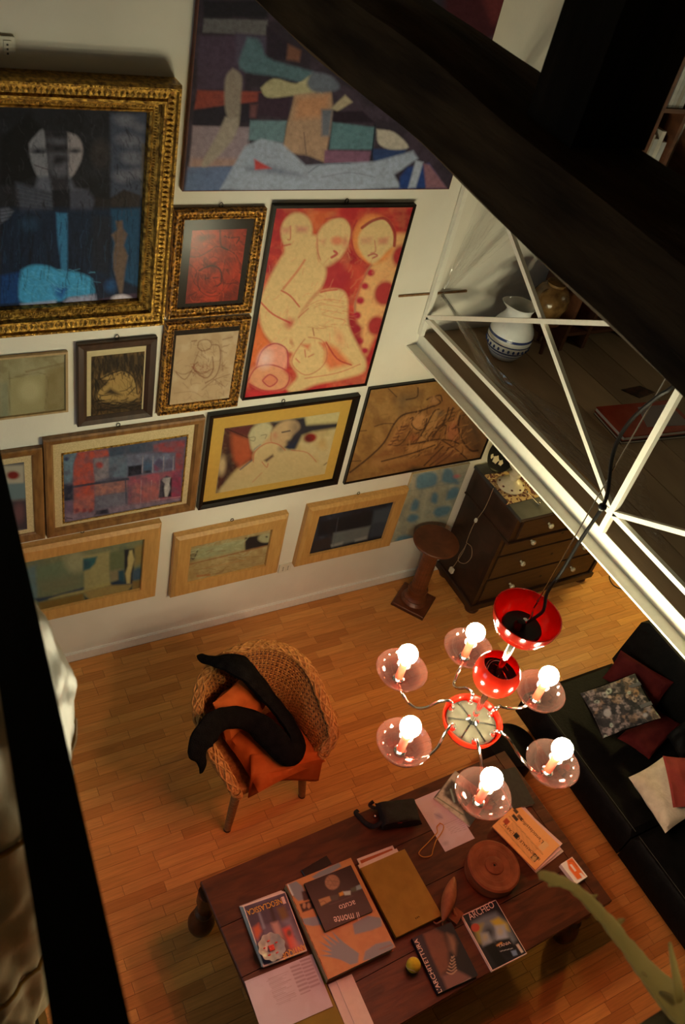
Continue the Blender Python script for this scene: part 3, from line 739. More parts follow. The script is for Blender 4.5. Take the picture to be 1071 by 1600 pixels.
    A.ell(845, 1412, 68, 33, (205, 205, 196), 0, 2); A.scrib(0, 120, 1000, 800, 130, 60, 80, 30, 7, (62, 66, 68), .35, 3); A.scrib(0, 120, 1000, 800, 90, 60, 80, 30, 8, (14, 14, 16), .5, 4); A.scrib(0, 800, 980, 1330, 90, 120, 92, 8, 8, (12, 18, 26), .5, 5); A.scrib(0, 800, 980, 1330, 60, 110, 92, 8, 6, (40, 84, 108), .35, 6); A.scrib(150, 1200, 640, 1400, 60, 60, 20, 40, 8, (96, 190, 214), .35, 7); A.grain(4, .25)
f.art(.113, .041, 42000, (165, 152, 118), p1, 4.4458, 0, 150)

# ---- 2 big unframed canvas high on the wall
zz = [ony(285, 299, D - .03), ony(702, 296, D - .03)]
x0, x1, zb, zt = zz[0][0], zz[1][0], (zz[0][2] + zz[1][2]) / 2, 3.80
f = Frame('large_canvas', 'big unframed canvas of pale nudes high on the wall behind the roof beam', None, .03, rect=(np.array(((x0 + x1) / 2, 0, (zt + zb) / 2)), x1 - x0, zt - zb, 0.0))
M['dark_red_edge'] = plain('dark_red_canvas_edge', (.10, .02, .012), .6, .2)
f.flat(.0, None, .030, M['dark_red_edge'], 'stretcher')
def p2(A):
    A.g = np.array((.76, .71, .64)); P = A.poly; A.fill((44, 36, 38)); A.mottle((62, 50, 54), 25, .7)
    P([(100, 58), (300, 64), (295, 112), (95, 102)], (92, 90, 80), 2, tex=.4); P([(95, 0), (300, 0), (300, 55), (100, 55)], (30, 27, 28), 3)
    P([(85, 112), (235, 112), (225, 285), (75, 285)], (66, 52, 60), 3, tex=.3); P([(200, 105), (300, 115), (290, 190), (200, 200)], (70, 62, 70), 4)
    P([(78, 285), (282, 290), (272, 322), (68, 347)], (128, 58, 42), 2, tex=.3); P([(68, 347), (170, 332), (272, 322), (266, 385), (62, 397)], (34, 29, 33), 2)
    P([(64, 397), (245, 402), (236, 522), (52, 530)], (134, 118, 112), 2, tex=.25); P([(60, 500), (236, 500), (230, 528), (50, 534)], (160, 122, 90), 4, .6)
    P([(48, 528), (210, 524), (150, 602), (38, 604)], (88, 104, 122), 2, tex=.3)
    P([(296, 80), (370, 140), (362, 190), (300, 186)], (38, 30, 34), 2); P([(365, 140), (405, 160), (400, 195), (360, 188)], (110, 72, 50), 3)
    P([(270, 292), (372, 288), (366, 372), (268, 366)], (50, 34, 40), 2); P([(245, 330), (268, 330), (262, 372), (245, 370)], (100, 62, 56), 3)
    P([(236, 118), (275, 128), (300, 182), (400, 214), (445, 230), (430, 262), (330, 242), (212, 216)], (76, 102, 98), 3, round_=1, tex=.3)
    P([(190, 215), (218, 240), (216, 300), (206, 402), (168, 355), (166, 250)], (130, 118, 94), 2.5, round_=1); P([(166, 370), (206, 380), (190, 440), (116, 520), (92, 515), (138, 430)], (146, 134, 108), 2.5, round_=1)
    P([(278, 278), (320, 248), (390, 264), (440, 236), (472, 256), (460, 292), (380, 302), (300, 308)], (160, 152, 104), 2, round_=1)
    P([(385, 300), (500, 285), (506, 330), (500, 400), (480, 512), (425, 490), (345, 482), (360, 400), (376, 340)], (158, 128, 92), 2.5, tex=.25)
    P([(390, 310), (495, 300), (490, 370), (385, 375)], (182, 122, 72), 6, .6); A.line([(415, 420), (422, 490)], 5, (110, 90, 70), .8)
    for k in range(4): A.line([(400 + 14 * k, 262), (440 + 10 * k, 252 + 14 * k)], 4, (176, 166, 118), .7)
    P([(440, 226), (500, 240), (526, 280), (455, 292), (425, 266)], (92, 98, 98), 3, round_=1); P([(470, 345), (505, 345), (495, 430), (470, 430)], (92, 96, 94), 3)
    P([(500, 342), (545, 300), (568, 322), (520, 352)], (158, 146, 106), 2); P([(510, 352), (600, 350), (640, 388), (505, 386)], (34, 24, 28), 2)
    P([(505, 386), (640, 402), (632, 472), (495, 472)], (80, 112, 106), 2, tex=.3); P([(245, 380), (360, 382), (350, 450), (240, 442)], (94, 120, 114), 2, tex=.3)
    P([(480, 474), (626, 478), (620, 516), (478, 514)], (114, 78, 88), 2); P([(628, 470), (740, 470), (720, 512), (636, 516)], (40, 56, 84), 2)
    A.line([(640, 395), (628, 505)], 4, (25, 25, 30)); A.line([(238, 440), (228, 590)], 3, (60, 60, 66), .7)
    P([(645, 408), (700, 418), (745, 465), (690, 472), (650, 452)], (168, 160, 130), 2, round_=1)
    P([(150, 597), (228, 462), (280, 438), (345, 452), (420, 522), (460, 520), (560, 514), (640, 510), (720, 488), (760, 476), (775, 500), (700, 552), (722, 592), (560, 600), (230, 602)], (142, 152, 152), 2.5, tex=.2)
    P([(232, 530), (300, 518), (410, 552), (425, 562), (240, 540)], (104, 112, 116), 4, .8); A.line([(430, 545), (470, 520), (560, 516)], 4, (100, 108, 112), .8); A.line([(470, 560), (560, 545), (640, 560)], 4, (112, 118, 120), .6)
    P([(258, 502), (312, 532), (260, 536)], (172, 62, 54), 2)
    P([(718, 560), (742, 528), (810, 516), (860, 592), (716, 596)], (34, 56, 98), 2.5); P([(768, 506), (792, 512), (768, 592), (744, 594)], (150, 158, 156), 2); P([(792, 516), (812, 520), (866, 594), (800, 594)], (124, 88, 86), 2)
    P([(860, -60), (1090, -60), (1060, 90), (980, 130), (860, 60)], (58, 22, 22), 5); P([(960, -60), (1090, -60), (1050, 60), (1010, 80)], (92, 38, 32), 6)
    A.grain(5, .22)
f.art(.004, .0312, 60000, (158, 146, 112), p2, 2.0208, 270, 0)

# ---- 3, 4 small gilt frames with dark mounts
def small_gilt(corners, inner, name, label, paint, sc, ox, oy, white, n):
    f = Frame(name, label, corners, .035)
    fr = f.moulding([(0, .024), (.006, .034), (.012, .034), (.018, .022), (.036, .020), (.040, .024), (.046, .022), (.049, .012)], M['gold_dark'])
    f.beads(.028, .021, .017, .0095, M['gold'], 'bead_band', (.9, 1, .9), fr)
    ins = inset_of(f, inner, .012)
    f.flat(.048, None, .010, M['dark_mat'], 'mount_board')
    f.art(ins, .0115, n, white, paint, sc, ox, oy, 'print', 'drawing'); f.glass(.047, .0165); f.hook(); return f
def p3(A):
    A.fill((150, 34, 14)); A.mottle((188, 48, 18), 14, .7).mottle((96, 24, 14), 9, .5); K = (46, 18, 14); L = A.line
    A.ell(365, 330, 55, 35, (92, 26, 16), 0, 3, .8)
    L([(530, 250), (540, 400), (600, 440)], 16, K, .7); L([(570, 310), (640, 325), (720, 320), (690, 380)], 12, K, .75)
    L([(240, 510), (320, 510), (430, 450), (500, 410), (600, 440), (680, 490), (740, 600)], 10, K, .7); L([(380, 500), (370, 610), (440, 600), (520, 560)], 7, K, .6)
    L([(400, 600), (420, 530), (470, 510), (520, 540), (430, 590)], 6, K, .6); L([(320, 650), (440, 600), (530, 640), (540, 760), (500, 800)], 16, K, .75)
    L([(320, 660), (310, 760), (330, 840), (420, 900), (520, 880), (580, 800)], 8, K, .7); L([(380, 730), (420, 720)], 10, K, .7); L([(460, 720), (510, 715)], 12, K, .8)
    L([(470, 730), (490, 790), (460, 810)], 6, K, .6); L([(400, 860), (450, 870), (490, 850)], 10, K, .7); L([(600, 640), (620, 680)], 24, K, .6)
    L([(580, 540), (560, 760), (700, 765)], 8, K, .6); L([(230, 580), (300, 660), (270, 760), (330, 830), (220, 900)], 8, K, .65)
    A.poly([(700, 800), (690, 930), (560, 900), (620, 880)], (90, 26, 16), 6, .7); L([(210, 920), (330, 910), (290, 960)], 8, K, .5); A.poly([(600, 680), (700, 560), (740, 720), (640, 740)], (190, 52, 20), 8, .5); A.scrib(200, 250, 780, 950, 110, 60, 70, 70, 6, K, .55, 2); A.scrib(200, 250, 780, 950, 60, 70, 60, 60, 8, (206, 64, 26), .5, 8)
small_gilt([(275, 330), (419, 328), (395, 491), (262, 501)], [(300.4, 360.6), (387.5, 357), (370, 469), (290, 474.7)], 'gilt_framed_red_print',
           'red figure print with black mount in a small beaded gilt frame', p3, 6.3, 260, 320, (170, 158, 126), 12000)
def p4(A):
    A.fill((206, 172, 128)); A.mottle((220, 190, 148), 16, .6).mottle((184, 146, 104), 12, .35); K = (122, 66, 40); L = A.line
    L([(735, 190), (745, 160), (790, 150), (815, 175), (800, 205), (760, 215), (735, 195)], 5, K, .7); L([(820, 180), (860, 190), (865, 280), (840, 360), (780, 400)], 7, K, .6)
    L([(820, 250), (825, 320), (790, 370), (740, 350), (710, 310), (735, 280)], 8, K, .6); L([(740, 220), (720, 270), (700, 330), (650, 350), (600, 330)], 5, K, .5)
    L([(610, 340), (660, 380), (700, 330)], 6, K, .6); L([(720, 330), (760, 345), (800, 330)], 9, K, .5); L([(760, 440), (820, 390), (860, 370), (920, 350)], 5, K, .5); L([(830, 380), (890, 420)], 4, K, .6)
    L([(700, 160), (730, 155)], 6, K, .7); L([(880, 150), (935, 135)], 7, K, .5); L([(870, 180), (880, 330)], 9, K, .3); L([(600, 460), (700, 450), (760, 480)], 4, K, .35); L([(650, 400), (680, 430)], 4, K, .4); A.scrib(690, 150, 900, 400, 60, 30, 60, 80, 3.5, K, .5, 3); A.scrib(590, 280, 900, 500, 40, 45, 20, 80, 3, K, .4, 4); A.scrib(690, 280, 800, 360, 30, 26, 10, 60, 4, (150, 70, 44), .5, 5)
small_gilt([(260, 505.5), (393.5, 498.7), (373.5, 636), (248, 652)], [(277, 525.6), (374.6, 515.5), (356.7, 626.4), (263.3, 638.7)], 'gilt_framed_sketch',
           'faint brown nude sketch on cream paper in a beaded gilt frame', p4, 3.693, 110, 490, (186, 174, 144), 10000)

# ---- 5 tall red and yellow painting
f = Frame('tall_red_painting', 'tall red and yellow painting of nudes with three bald heads', [(428, 321), (652.5, 321), (572.5, 602.5), (379.8, 626.5)], .03)
f.moulding([(0, .030), (.012, .030), (.012, .020)], M['black_frame'])
def p5(A):
    P = A.poly; L = A.line; Rr = (176, 44, 40); Yl = (216, 184, 112); Or = (214, 104, 48)
    A.g = np.array((.88, .82, .80)); A.fill(Rr); A.mottle((206, 72, 48), 22, .7).mottle((150, 30, 40), 14, .5)
    P([(380, 100), (560, 100), (500, 170), (430, 240), (400, 160)], Or, 6, .8); P([(690, 110), (860, 110), (720, 200), (650, 230)], (208, 96, 54), 6, .6)
    P([(900, 100), (1010, 100), (980, 210), (910, 200)], (150, 34, 34), 4, .8); P([(30, 700), (120, 720), (190, 850), (100, 960), (40, 1000)], (220, 116, 52), 5, .85)
    # right hand field
    P([(940, 230), (965, 250), (880, 560), (720, 920), (690, 860), (660, 640), (700, 480), (850, 280), (900, 230)], (222, 170, 96), 4)
    A.mottle((228, 150, 86), 18, .25)
    for e in ((910, 355, 38, 58, 15), (828, 565, 58, 68, 20), (778, 745, 45, 55, 20)): A.ell(e[0], e[1], e[2], e[3], (168, 52, 44), e[4], 3)
    for e in ((800, 365, 20), (748, 450, 22), (716, 525, 20), (690, 605, 22), (672, 688, 22), (668, 765, 24), (688, 830, 20), (716, 885, 18)): A.ell(e[0], e[1], e[2], e[2] * .9, (176, 40, 52), 0, 2)
    L([(840, 300), (770, 380), (700, 500), (665, 600), (660, 670)], 9, (170, 120, 80), .8)
    P([(640, 690), (700, 760), (690, 900), (740, 930), (700, 960), (640, 820), (600, 720)], (150, 36, 40), 4, .8)
    # heads
    def head(cx, cy, w, h, rot):
        A.ell(cx, cy, w, h, Yl, rot, 2.5)
    head(335, 220, 88, 105, 8); P([(260, 250), (400, 250), (350, 350), (270, 345)], Yl, 3)
    P([(330, 190), (400, 195), (390, 225), (335, 225)], (196, 120, 92), 4, .8); L([(300, 190), (300, 260), (285, 265)], 6, (190, 84, 60), .8); P([(252, 200), (300, 195), (296, 230), (255, 232)], (204, 128, 96), 4, .7); L([(262, 300), (300, 292)], 10, (190, 80, 60), .8)
    A.ell(765, 265, 118, 135, (222, 140, 66), 0, 4); P([(720, 180), (780, 150), (850, 170), (880, 280), (840, 330), (760, 400), (690, 330), (680, 250)], Yl, 2.5, round_=1)
    L([(700, 200), (760, 160), (830, 150), (880, 220), (880, 300)], 16, (150, 36, 40), .85); L([(670, 160), (640, 240), (660, 340), (720, 400)], 10, (170, 50, 44), .8)
    P([(690, 255), (760, 250), (750, 290), (695, 290)], (206, 150, 100), 3, .8); P([(790, 260), (850, 250), (840, 290), (790, 292)], (206, 130, 92), 3, .8); L([(770, 270), (775, 330), (750, 340)], 6, (190, 90, 70), .7); L([(735, 355), (765, 345), (785, 355), (760, 368)], 9, (176, 60, 60), .8)
    P([(450, 240), (480, 190), (540, 150), (600, 150), (640, 210), (620, 300), (560, 390), (500, 420), (460, 380)], Yl, 2.5, round_=1)
    L([(500, 150), (600, 140), (640, 200), (630, 290)], 9, (176, 60, 50), .7); A.ell(560, 272, 32, 24, (222, 130, 84), 0, 3, .9); L([(545, 330), (560, 345), (530, 365)], 14, (186, 60, 56), .85); P([(460, 270), (500, 260), (490, 300)], (206, 140, 96), 3, .7); A.ell(605, 280, 12, 28, (206, 110, 80), 10, 3, .7)
    P([(430, 420), (500, 420), (560, 380), (600, 400), (640, 480), (600, 540), (500, 540)], (172, 44, 46), 5, .85); P([(640, 420), (700, 390), (720, 470), (660, 600), (640, 520)], (204, 76, 50), 5, .8)
    # left standing body
    P([(250, 360), (330, 280), (420, 240), (450, 260), (455, 370), (500, 430), (480, 520), (420, 590), (350, 690), (330, 780), (300, 840), (360, 900), (240, 870), (150, 780), (125, 640), (160, 530), (210, 430)], Yl, 3, round_=1)
    L([(450, 260), (452, 330), (470, 380)], 5, (190, 90, 64), .7); L([(380, 380), (340, 440), (260, 540)], 12, (206, 90, 60), .6); L([(250, 550), (300, 580), (350, 640)], 9, (190, 64, 50), .8); L([(130, 610), (200, 680), (300, 730)], 10, (196, 60, 50), .8); A.ell(300, 735, 28, 24, (186, 50, 50), 0, 6, .8)
    # lying torso and head
    P([(350, 690), (420, 600), (480, 550), (580, 545), (620, 600), (625, 740), (690, 880), (722, 950), (700, 1010), (560, 1050), (440, 1075), (330, 1120), (280, 1100), (340, 1030), (300, 950), (320, 880), (300, 780)], Yl, 3, round_=1)
    for k in range(4): L([(390 + 40 * k, 640 + 8 * k), (480, 600 + 28 * k), (600, 610 + 34 * k)], 5, (206, 130, 84), .55)
    L([(470, 560), (510, 550), (560, 545)], 8, (190, 64, 50), .8); L([(345, 700), (400, 650)], 5, (190, 80, 60), .8); L([(425, 760), (432, 800)], 6, (150, 60, 40), .8)
    P([(500, 840), (560, 870), (640, 960), (520, 990), (490, 950)], (214, 100, 50), 5, .85); L([(500, 840), (560, 930), (640, 965)], 8, (170, 50, 44), .8)
    L([(380, 820), (330, 890), (310, 960), (380, 1020), (460, 990), (505, 920), (480, 830), (400, 810)], 6, (186, 100, 66), .7); P([(360, 850), (410, 850), (400, 880)], (206, 80, 50), 3, .8); P([(460, 840), (500, 840), (490, 880)], (206, 80, 50), 3, .8); L([(380, 880), (385, 920)], 6, (190, 80, 60), .8); L([(330, 930), (350, 950)], 8, (190, 90, 66), .7); L([(400, 920), (430, 905)], 7, (190, 90, 66), .7)
    A.ell(575, 815, 20, 40, (216, 140, 90), -20, 5, .7); L([(380, 1040), (560, 1010), (690, 960)], 6, (190, 80, 60), .6)
    # jar bottom left
    P([(110, 980), (130, 900), (200, 845), (270, 870), (285, 960), (240, 1000)], (224, 150, 110), 3, round_=1); L([(110, 980), (140, 890), (210, 845), (280, 880), (285, 980)], 7, (170, 44, 60), .85)
    A.ell(180, 1040, 118, 72, (216, 150, 96), 8, 3); L([(65, 1050), (110, 980), (200, 965), (290, 1010), (270, 1090), (160, 1110), (70, 1070)], 7, (176, 56, 56), .85); A.ell(185, 1052, 42, 34, (214, 130, 84), 0, 2); L([(145, 1050), (185, 1018), (228, 1050), (185, 1086), (145, 1055)], 6, (170, 46, 56), .9); A.ell(160, 930, 30, 40, (240, 214, 190), 20, 8, .6)
    P([(60, 1110), (280, 1110), (260, 1140), (60, 1160)], (196, 50, 46), 3); A.scrib(130, 260, 640, 880, 70, 40, 110, 40, 5, (214, 140, 92), .5, 2); A.scrib(60, 100, 1000, 420, 60, 60, 110, 30, 8, (150, 30, 36), .35, 3, [(60, 420), (210, 100), (260, 100), (250, 330), (160, 500)]); A.scrib(380, 560, 640, 760, 26, 60, 5, 12, 4, (196, 112, 72), .6, 4); A.scrib(640, 350, 960, 900, 40, 40, 110, 40, 7, (206, 130, 76), .4, 5); A.grain(4, .12)
f.art((.009, .012, .007, .007), .0215, 46000, (188, 174, 140), p5, 3.57, 370, 300); f.glass(.008, .026); f.hook()

# ---- 6 dark frame, crouching nude drawing
f = Frame('dark_framed_drawing', 'charcoal drawing of a crouching nude with cream mount in a dark brown frame', [(120.3, 539.8), (247.2, 528.6), (239, 652.5), (122.5, 668.6)], .03)
f.moulding([(0, .024), (.005, .030), (.030, .026), (.046, .014)], M['brown_frame'])
f.flat(.044, None, .011, M['cream_mat'], 'mount_board')
def p6(A):
    A.fill((150, 112, 58)); A.mottle((84, 62, 34), 10, .8, sx=2.2, sy=.6).mottle((40, 30, 20), 8, .6, sx=1.6, sy=.7); K = (36, 28, 20); L = A.line; P = A.poly
    P([(125, 250), (425, 220), (420, 330), (360, 340), (250, 340), (150, 350)], (70, 54, 32), 6, .8); A.mottle((30, 24, 18), 5, .5, sx=2.5, sy=.4)
    P([(175, 370), (230, 345), (310, 330), (365, 370), (390, 440), (385, 500), (320, 530), (220, 525), (155, 490), (155, 450), (220, 400)], (186, 148, 82), 2.5, round_=1)
    P([(230, 430), (300, 470), (250, 470), (200, 460)], K, 3, .9); L([(170, 380), (240, 345), (310, 328), (370, 375), (385, 460)], 9, K, .8); L([(240, 350), (215, 390), (160, 445)], 6, K, .7); L([(155, 450), (160, 495), (220, 525), (330, 525), (385, 490)], 8, K, .8); L([(360, 380), (350, 430), (370, 460)], 6, K, .5)
    P([(140, 520), (400, 500), (400, 560), (150, 585)], (64, 48, 30), 6, .8); L([(150, 560), (260, 545), (390, 520)], 9, K, .6); L([(130, 240), (125, 590)], 8, K, .5); A.scrib(125, 225, 425, 340, 120, 45, 85, 30, 6, K, .75, 2); A.scrib(125, 330, 175, 560, 40, 45, 85, 30, 6, K, .7, 3); A.scrib(385, 300, 425, 560, 40, 45, 95, 30, 6, K, .7, 4); A.scrib(140, 500, 400, 570, 50, 50, -10, 25, 6, K, .75, 5); A.scrib(240, 350, 380, 470, 28, 40, 60, 40, 4, (96, 70, 36), .6, 6); A.scrib(150, 350, 380, 520, 12, 60, -20, 50, 6, K, .7, 7)
f.art(inset_of(f, [(142, 557.7), (226.7, 548.7), (221, 640), (142.7, 650)], .012), .0118, 10000, (186, 176, 146), p6, 3.693, 110, 490, 'print', 'drawing'); f.glass(.044, .014); f.hook()

# ---- 7 thin pale frame at the left edge
a, b = ony(106.4, 550.2, D - .02), ony(108.3, 643.6, D - .02)
f = Frame('thin_framed_painting', 'pale green abstract in a thin light frame below the big gilt frame', None, .02, rect=(np.array(((.30 + a[0]) / 2, 0, (a[2] + b[2]) / 2)), a[0] - .30, a[2] - b[2], 0.0))
f.moulding([(0, .020), (.010, .020), (.012, .010)], M['pale_frame'])
def p7(A):
    A.fill((158, 148, 104)); A.mottle((176, 166, 122), 20, .7).mottle((128, 112, 70), 16, .5); P = A.poly; L = A.line
    P([(35, 300), (190, 280), (188, 425), (40, 470)], (172, 160, 108), 2, .8); A.ell(125, 350, 45, 45, (196, 184, 134), 0, 6, .7); P([(190, 260), (285, 240), (285, 430), (188, 440)], (140, 118, 66), 4, .6); P([(0, 320), (35, 310), (40, 470), (0, 470)], (132, 138, 108), 4, .6)
    L([(40, 270), (40, 470)], 3, (110, 96, 60), .7); L([(35, 300), (190, 280), (188, 425)], 3, (120, 104, 62), .7); L([(110, 270), (285, 230)], 8, (128, 104, 62), .6); L([(150, 210), (250, 205)], 4, (110, 92, 60), .5)
f.art(.011, .0105, 5000, (188, 178, 148), p7, 2.6775, 0, 480)

# ---- 8 walnut frame half hidden by the handrail
a, b = ony(65.4, 700.4, D - .03), ony(72, 842, D - .03)
f = Frame('walnut_framed_collage', 'walnut framed collage with a red disc partly hidden behind the dark handrail', None, .03, rect=(np.array(((.30 + (a[0] + b[0]) / 2) / 2, 0, (a[2] + b[2]) / 2)), (a[0] + b[0]) / 2 - .30, a[2] - b[2], 0.0))
f.moulding([(0, .026), (.006, .030), (.040, .020), (.048, .014)], M['walnut_frame']); f.flat(.046, None, .010, M['linen_mat'], 'linen_slip')
def p8(A):
    P = A.poly; A.fill((96, 92, 86)); A.mottle((130, 124, 112), 16, .6); P([(0, 665), (100, 660), (100, 740), (0, 750)], (168, 158, 132), 2); A.ell(55, 703, 26, 17, (120, 34, 26), 0, 2); P([(0, 740), (105, 735), (108, 800), (0, 810)], (102, 118, 116), 2); P([(0, 815), (110, 805), (122, 930), (0, 940)], (62, 52, 54), 3); A.ell(80, 860, 20, 40, (112, 72, 70), 0, 4, .8)
f.art((.10, .085, .083, .075), .0105, 4000, (186, 174, 144), p8, 2.6775, 0, 480, 'print')

# ---- 9 walnut frame, blue and pink town
f = Frame('walnut_framed_townscape', 'blue and pink arcade painting with linen slip in a walnut frame', [(66.5, 689), (321.2, 653.7), (305.5, 799.3), (75.8, 840.4)], .035)
f.moulding([(0, .030), (.010, .036), (.034, .032), (.040, .022), (.046, .014)], M['walnut_frame'])
f.flat(.045, None, .011, M['linen_mat'], 'linen_slip')
ins = inset_of(f, [(97.9, 709.7), (292, 681.7), (282.7, 781.8), (101.6, 817.3)], .013)
def p9(A):
    A.g = np.array((.74, .72, .66)); P = A.poly; L = A.line; A.fill((84, 84, 96)); A.mottle((110, 100, 112), 14, .6).mottle((62, 66, 80), 10, .5)
    P([(150, 235), (240, 225), (215, 300), (215, 410), (158, 420)], (108, 130, 136), 2, tex=.3); A.ell(173, 267, 15, 12, (44, 52, 80), 0, 1.5)
    P([(245, 225), (430, 205), (438, 250), (340, 265), (350, 410), (345, 580), (220, 610), (215, 430), (220, 300)], (188, 78, 56), 2, tex=.3); P([(215, 520), (345, 480), (345, 590), (215, 610)], (170, 110, 96), 5, .6)
    P([(440, 200), (710, 150), (715, 215), (440, 250)], (60, 72, 84), 2, tex=.3); P([(715, 180), (800, 160), (910, 150), (895, 330), (850, 340), (845, 230), (715, 220)], (150, 62, 62), 2, tex=.25)
    P([(340, 265), (440, 255), (440, 380), (350, 405)], (142, 128, 124), 2, .9); A.ell(378, 305, 22, 19, (176, 62, 48), 0, 2); P([(440, 255), (555, 240), (555, 380), (440, 380)], (96, 108, 116), 2, tex=.3)
    P([(350, 420), (550, 390), (550, 470), (355, 500)], (176, 112, 92), 2, tex=.3); P([(355, 500), (550, 470), (545, 560), (350, 590)], (116, 110, 116), 2, tex=.3)
    P([(555, 240), (850, 230), (835, 340), (555, 375)], (112, 114, 128), 2, tex=.2); P([(556, 312), (645, 300), (640, 362), (556, 376)], (26, 26, 32), 1.5); P([(655, 300), (700, 300), (700, 352), (650, 358)], (34, 34, 40), 1.5)
    for x, c in ((680, (70, 92, 110)), (748, (84, 72, 96)), (812, (92, 84, 100))): P([(x - 28, 340 - (x - 680) * .1), (x - 26, 285), (x, 262), (x + 26, 280), (x + 24, 335 - (x - 680) * .1)], c, 1.5, .9); 
    for x in (648, 712, 778, 838): L([(x, 250), (x - 4, 350)], 6, (164, 150, 148), .8)
    P([(715, 300), (760, 330), (740, 345), (720, 340)], (120, 62, 80), 2)
    P([(556, 380), (885, 330), (885, 510), (556, 560)], (164, 78, 84), 2, tex=.25)
    for x in (608, 672, 722): P([(x - 28, 545), (x - 26, 440), (x, 410 - (x - 600) * .06), (x + 26, 430), (x + 24, 535)], (176, 96, 84), 1.5, .9); L([(x + 30, 400), (x + 26, 540)], 5, (200, 150, 138), .8)
    P([(745, 508), (758, 400), (795, 368), (830, 385), (825, 500)], (22, 22, 28), 1.5); P([(775, 385), (820, 380), (812, 420), (818, 450), (800, 500), (785, 500), (780, 450), (785, 420), (768, 400)], (196, 186, 168), 1.2)
    P([(830, 350), (885, 335), (885, 500), (830, 505)], (140, 48, 72), 2, .8); L([(700, 525), (880, 500)], 4, (196, 150, 140), .7); L([(690, 540), (870, 515)], 4, (190, 140, 134), .6)
    P([(158, 425), (215, 425), (218, 520), (160, 530)], (36, 40, 52), 2); L([(215, 440), (340, 420), (556, 390)], 14, (40, 50, 62), .9); L([(540, 390), (545, 540)], 10, (56, 62, 78), .8)
    P([(160, 530), (215, 525), (212, 610), (162, 620)], (118, 92, 106), 2); P([(162, 610), (345, 590), (540, 550), (880, 510), (880, 530), (165, 660)], (142, 116, 122), 3)
    P([(348, 615), (362, 588), (430, 575), (440, 605)], (34, 30, 40), 1.5)
    for x in (240, 285, 325): P([(x - 13, 600), (x - 10, 578), (x, 570), (x + 12, 576), (x + 12, 592)], (140, 62, 62), 1.2)
    A.line([(175, 632), (210, 636)], 6, (30, 28, 34), .8); A.mottle((96, 88, 92), 9, .45, .4, .7).mottle((70, 66, 76), 6, .3); A.grain(4, .2)
f.art(ins, .0125, 26000, (186, 174, 144), p9, 3.967, 60, 650); f.hook(-.04)
f.fillet(ins, .009, .017, M['gold'], 'gilt_fillet')

# ---- 10 black frame, yellow mount
f = Frame('black_framed_painting', 'two pale heads painting with yellow mount in a black frame', [(327.7, 650), (564.4, 618.3), (527.5, 757), (310.4, 797)], .035)
f.moulding([(0, .036), (.008, .036), (.026, .028), (.032, .014)], M['black_frame'])
f.flat(.031, None, .010, M['yellow_mat'], 'mount_board')
def p10(A):
    P = A.poly; L = A.line; A.fill((206, 178, 118)); A.mottle((218, 194, 140), 18, .6).mottle((190, 150, 92), 14, .3)
    P([(165, 240), (480, 205), (520, 220), (480, 260), (330, 290), (370, 380), (350, 450), (250, 500), (190, 560), (140, 660), (110, 670), (130, 500)], (84, 44, 34), 3, tex=.3)
    P([(215, 270), (330, 310), (350, 430), (270, 500), (230, 450), (215, 350)], (196, 92, 52), 5, .9); P([(170, 245), (340, 225), (330, 290), (280, 290), (210, 270)], (104, 46, 40), 4); A.ell(155, 485, 26, 58, (214, 180, 128), 5, 3)
    L([(190, 250), (320, 305)], 7, (52, 28, 28), .8); P([(185, 380), (230, 480), (200, 560), (160, 620), (180, 500)], (46, 40, 40), 5, .7)
    P([(470, 205), (690, 170), (700, 215), (905, 205), (900, 240), (740, 265), (670, 290), (620, 385), (560, 370), (560, 290), (500, 250)], (46, 40, 44), 3)
    P([(690, 170), (940, 135), (930, 190), (880, 205), (700, 220)], (212, 190, 130), 4); P([(560, 360), (640, 320), (620, 385), (580, 390)], (38, 44, 64), 3)
    P([(325, 290), (350, 240), (420, 205), (475, 230), (465, 275), (430, 330), (350, 390)], (206, 188, 140), 2.5, round_=1); L([(330, 305), (365, 300), (360, 325), (335, 320)], 4, (90, 72, 60), .7); L([(405, 290), (440, 285), (430, 310)], 4, (90, 72, 60), .7); L([(360, 380), (400, 350)], 8, (84, 104, 128), .6)
    P([(460, 300), (500, 230), (560, 195), (630, 195), (655, 240), (610, 290), (570, 350), (500, 370), (420, 345)], (208, 168, 118), 2.5, round_=1)
    L([(540, 270), (590, 260)], 10, (52, 44, 54), .8); A.ell(585, 335, 18, 16, (44, 44, 56), 0, 3, .9); A.ell(630, 240, 28, 45, (66, 56, 62), 15, 8, .6); L([(470, 270), (470, 330), (510, 350)], 4, (186, 80, 60), .7); A.ell(495, 290, 12, 16, (196, 110, 80), 0, 3, .6)
    P([(355, 450), (360, 400), (420, 345), (500, 340), (550, 380), (700, 390), (760, 460), (840, 480), (840, 570), (600, 600), (400, 640), (140, 665), (190, 580), (280, 500)], (214, 186, 128), 3, round_=1)
    L([(355, 460), (365, 395), (440, 340), (510, 345), (560, 385)], 6, (196, 80, 58), .75); L([(600, 385), (700, 400), (760, 460)], 5, (196, 80, 58), .7); P([(425, 450), (480, 412), (485, 425), (440, 460)], (72, 44, 44), 2); L([(410, 460), (440, 495), (450, 470)], 5, (190, 70, 54), .7); L([(410, 530), (350, 590)], 7, (200, 120, 84), .5); L([(270, 510), (345, 450)], 8, (52, 64, 96), .7); A.ell(530, 378, 14, 12, (84, 60, 70), 0, 4, .6)
    A.ell(722, 305, 40, 28, (150, 36, 26), -12, 2); A.ell(705, 310, 22, 22, (60, 30, 28), 0, 5, .7); A.ell(800, 352, 24, 26, (206, 160, 90), 0, 5, .7); L([(810, 480), (830, 465)], 8, (120, 96, 60), .7); A.grain(4, .1)
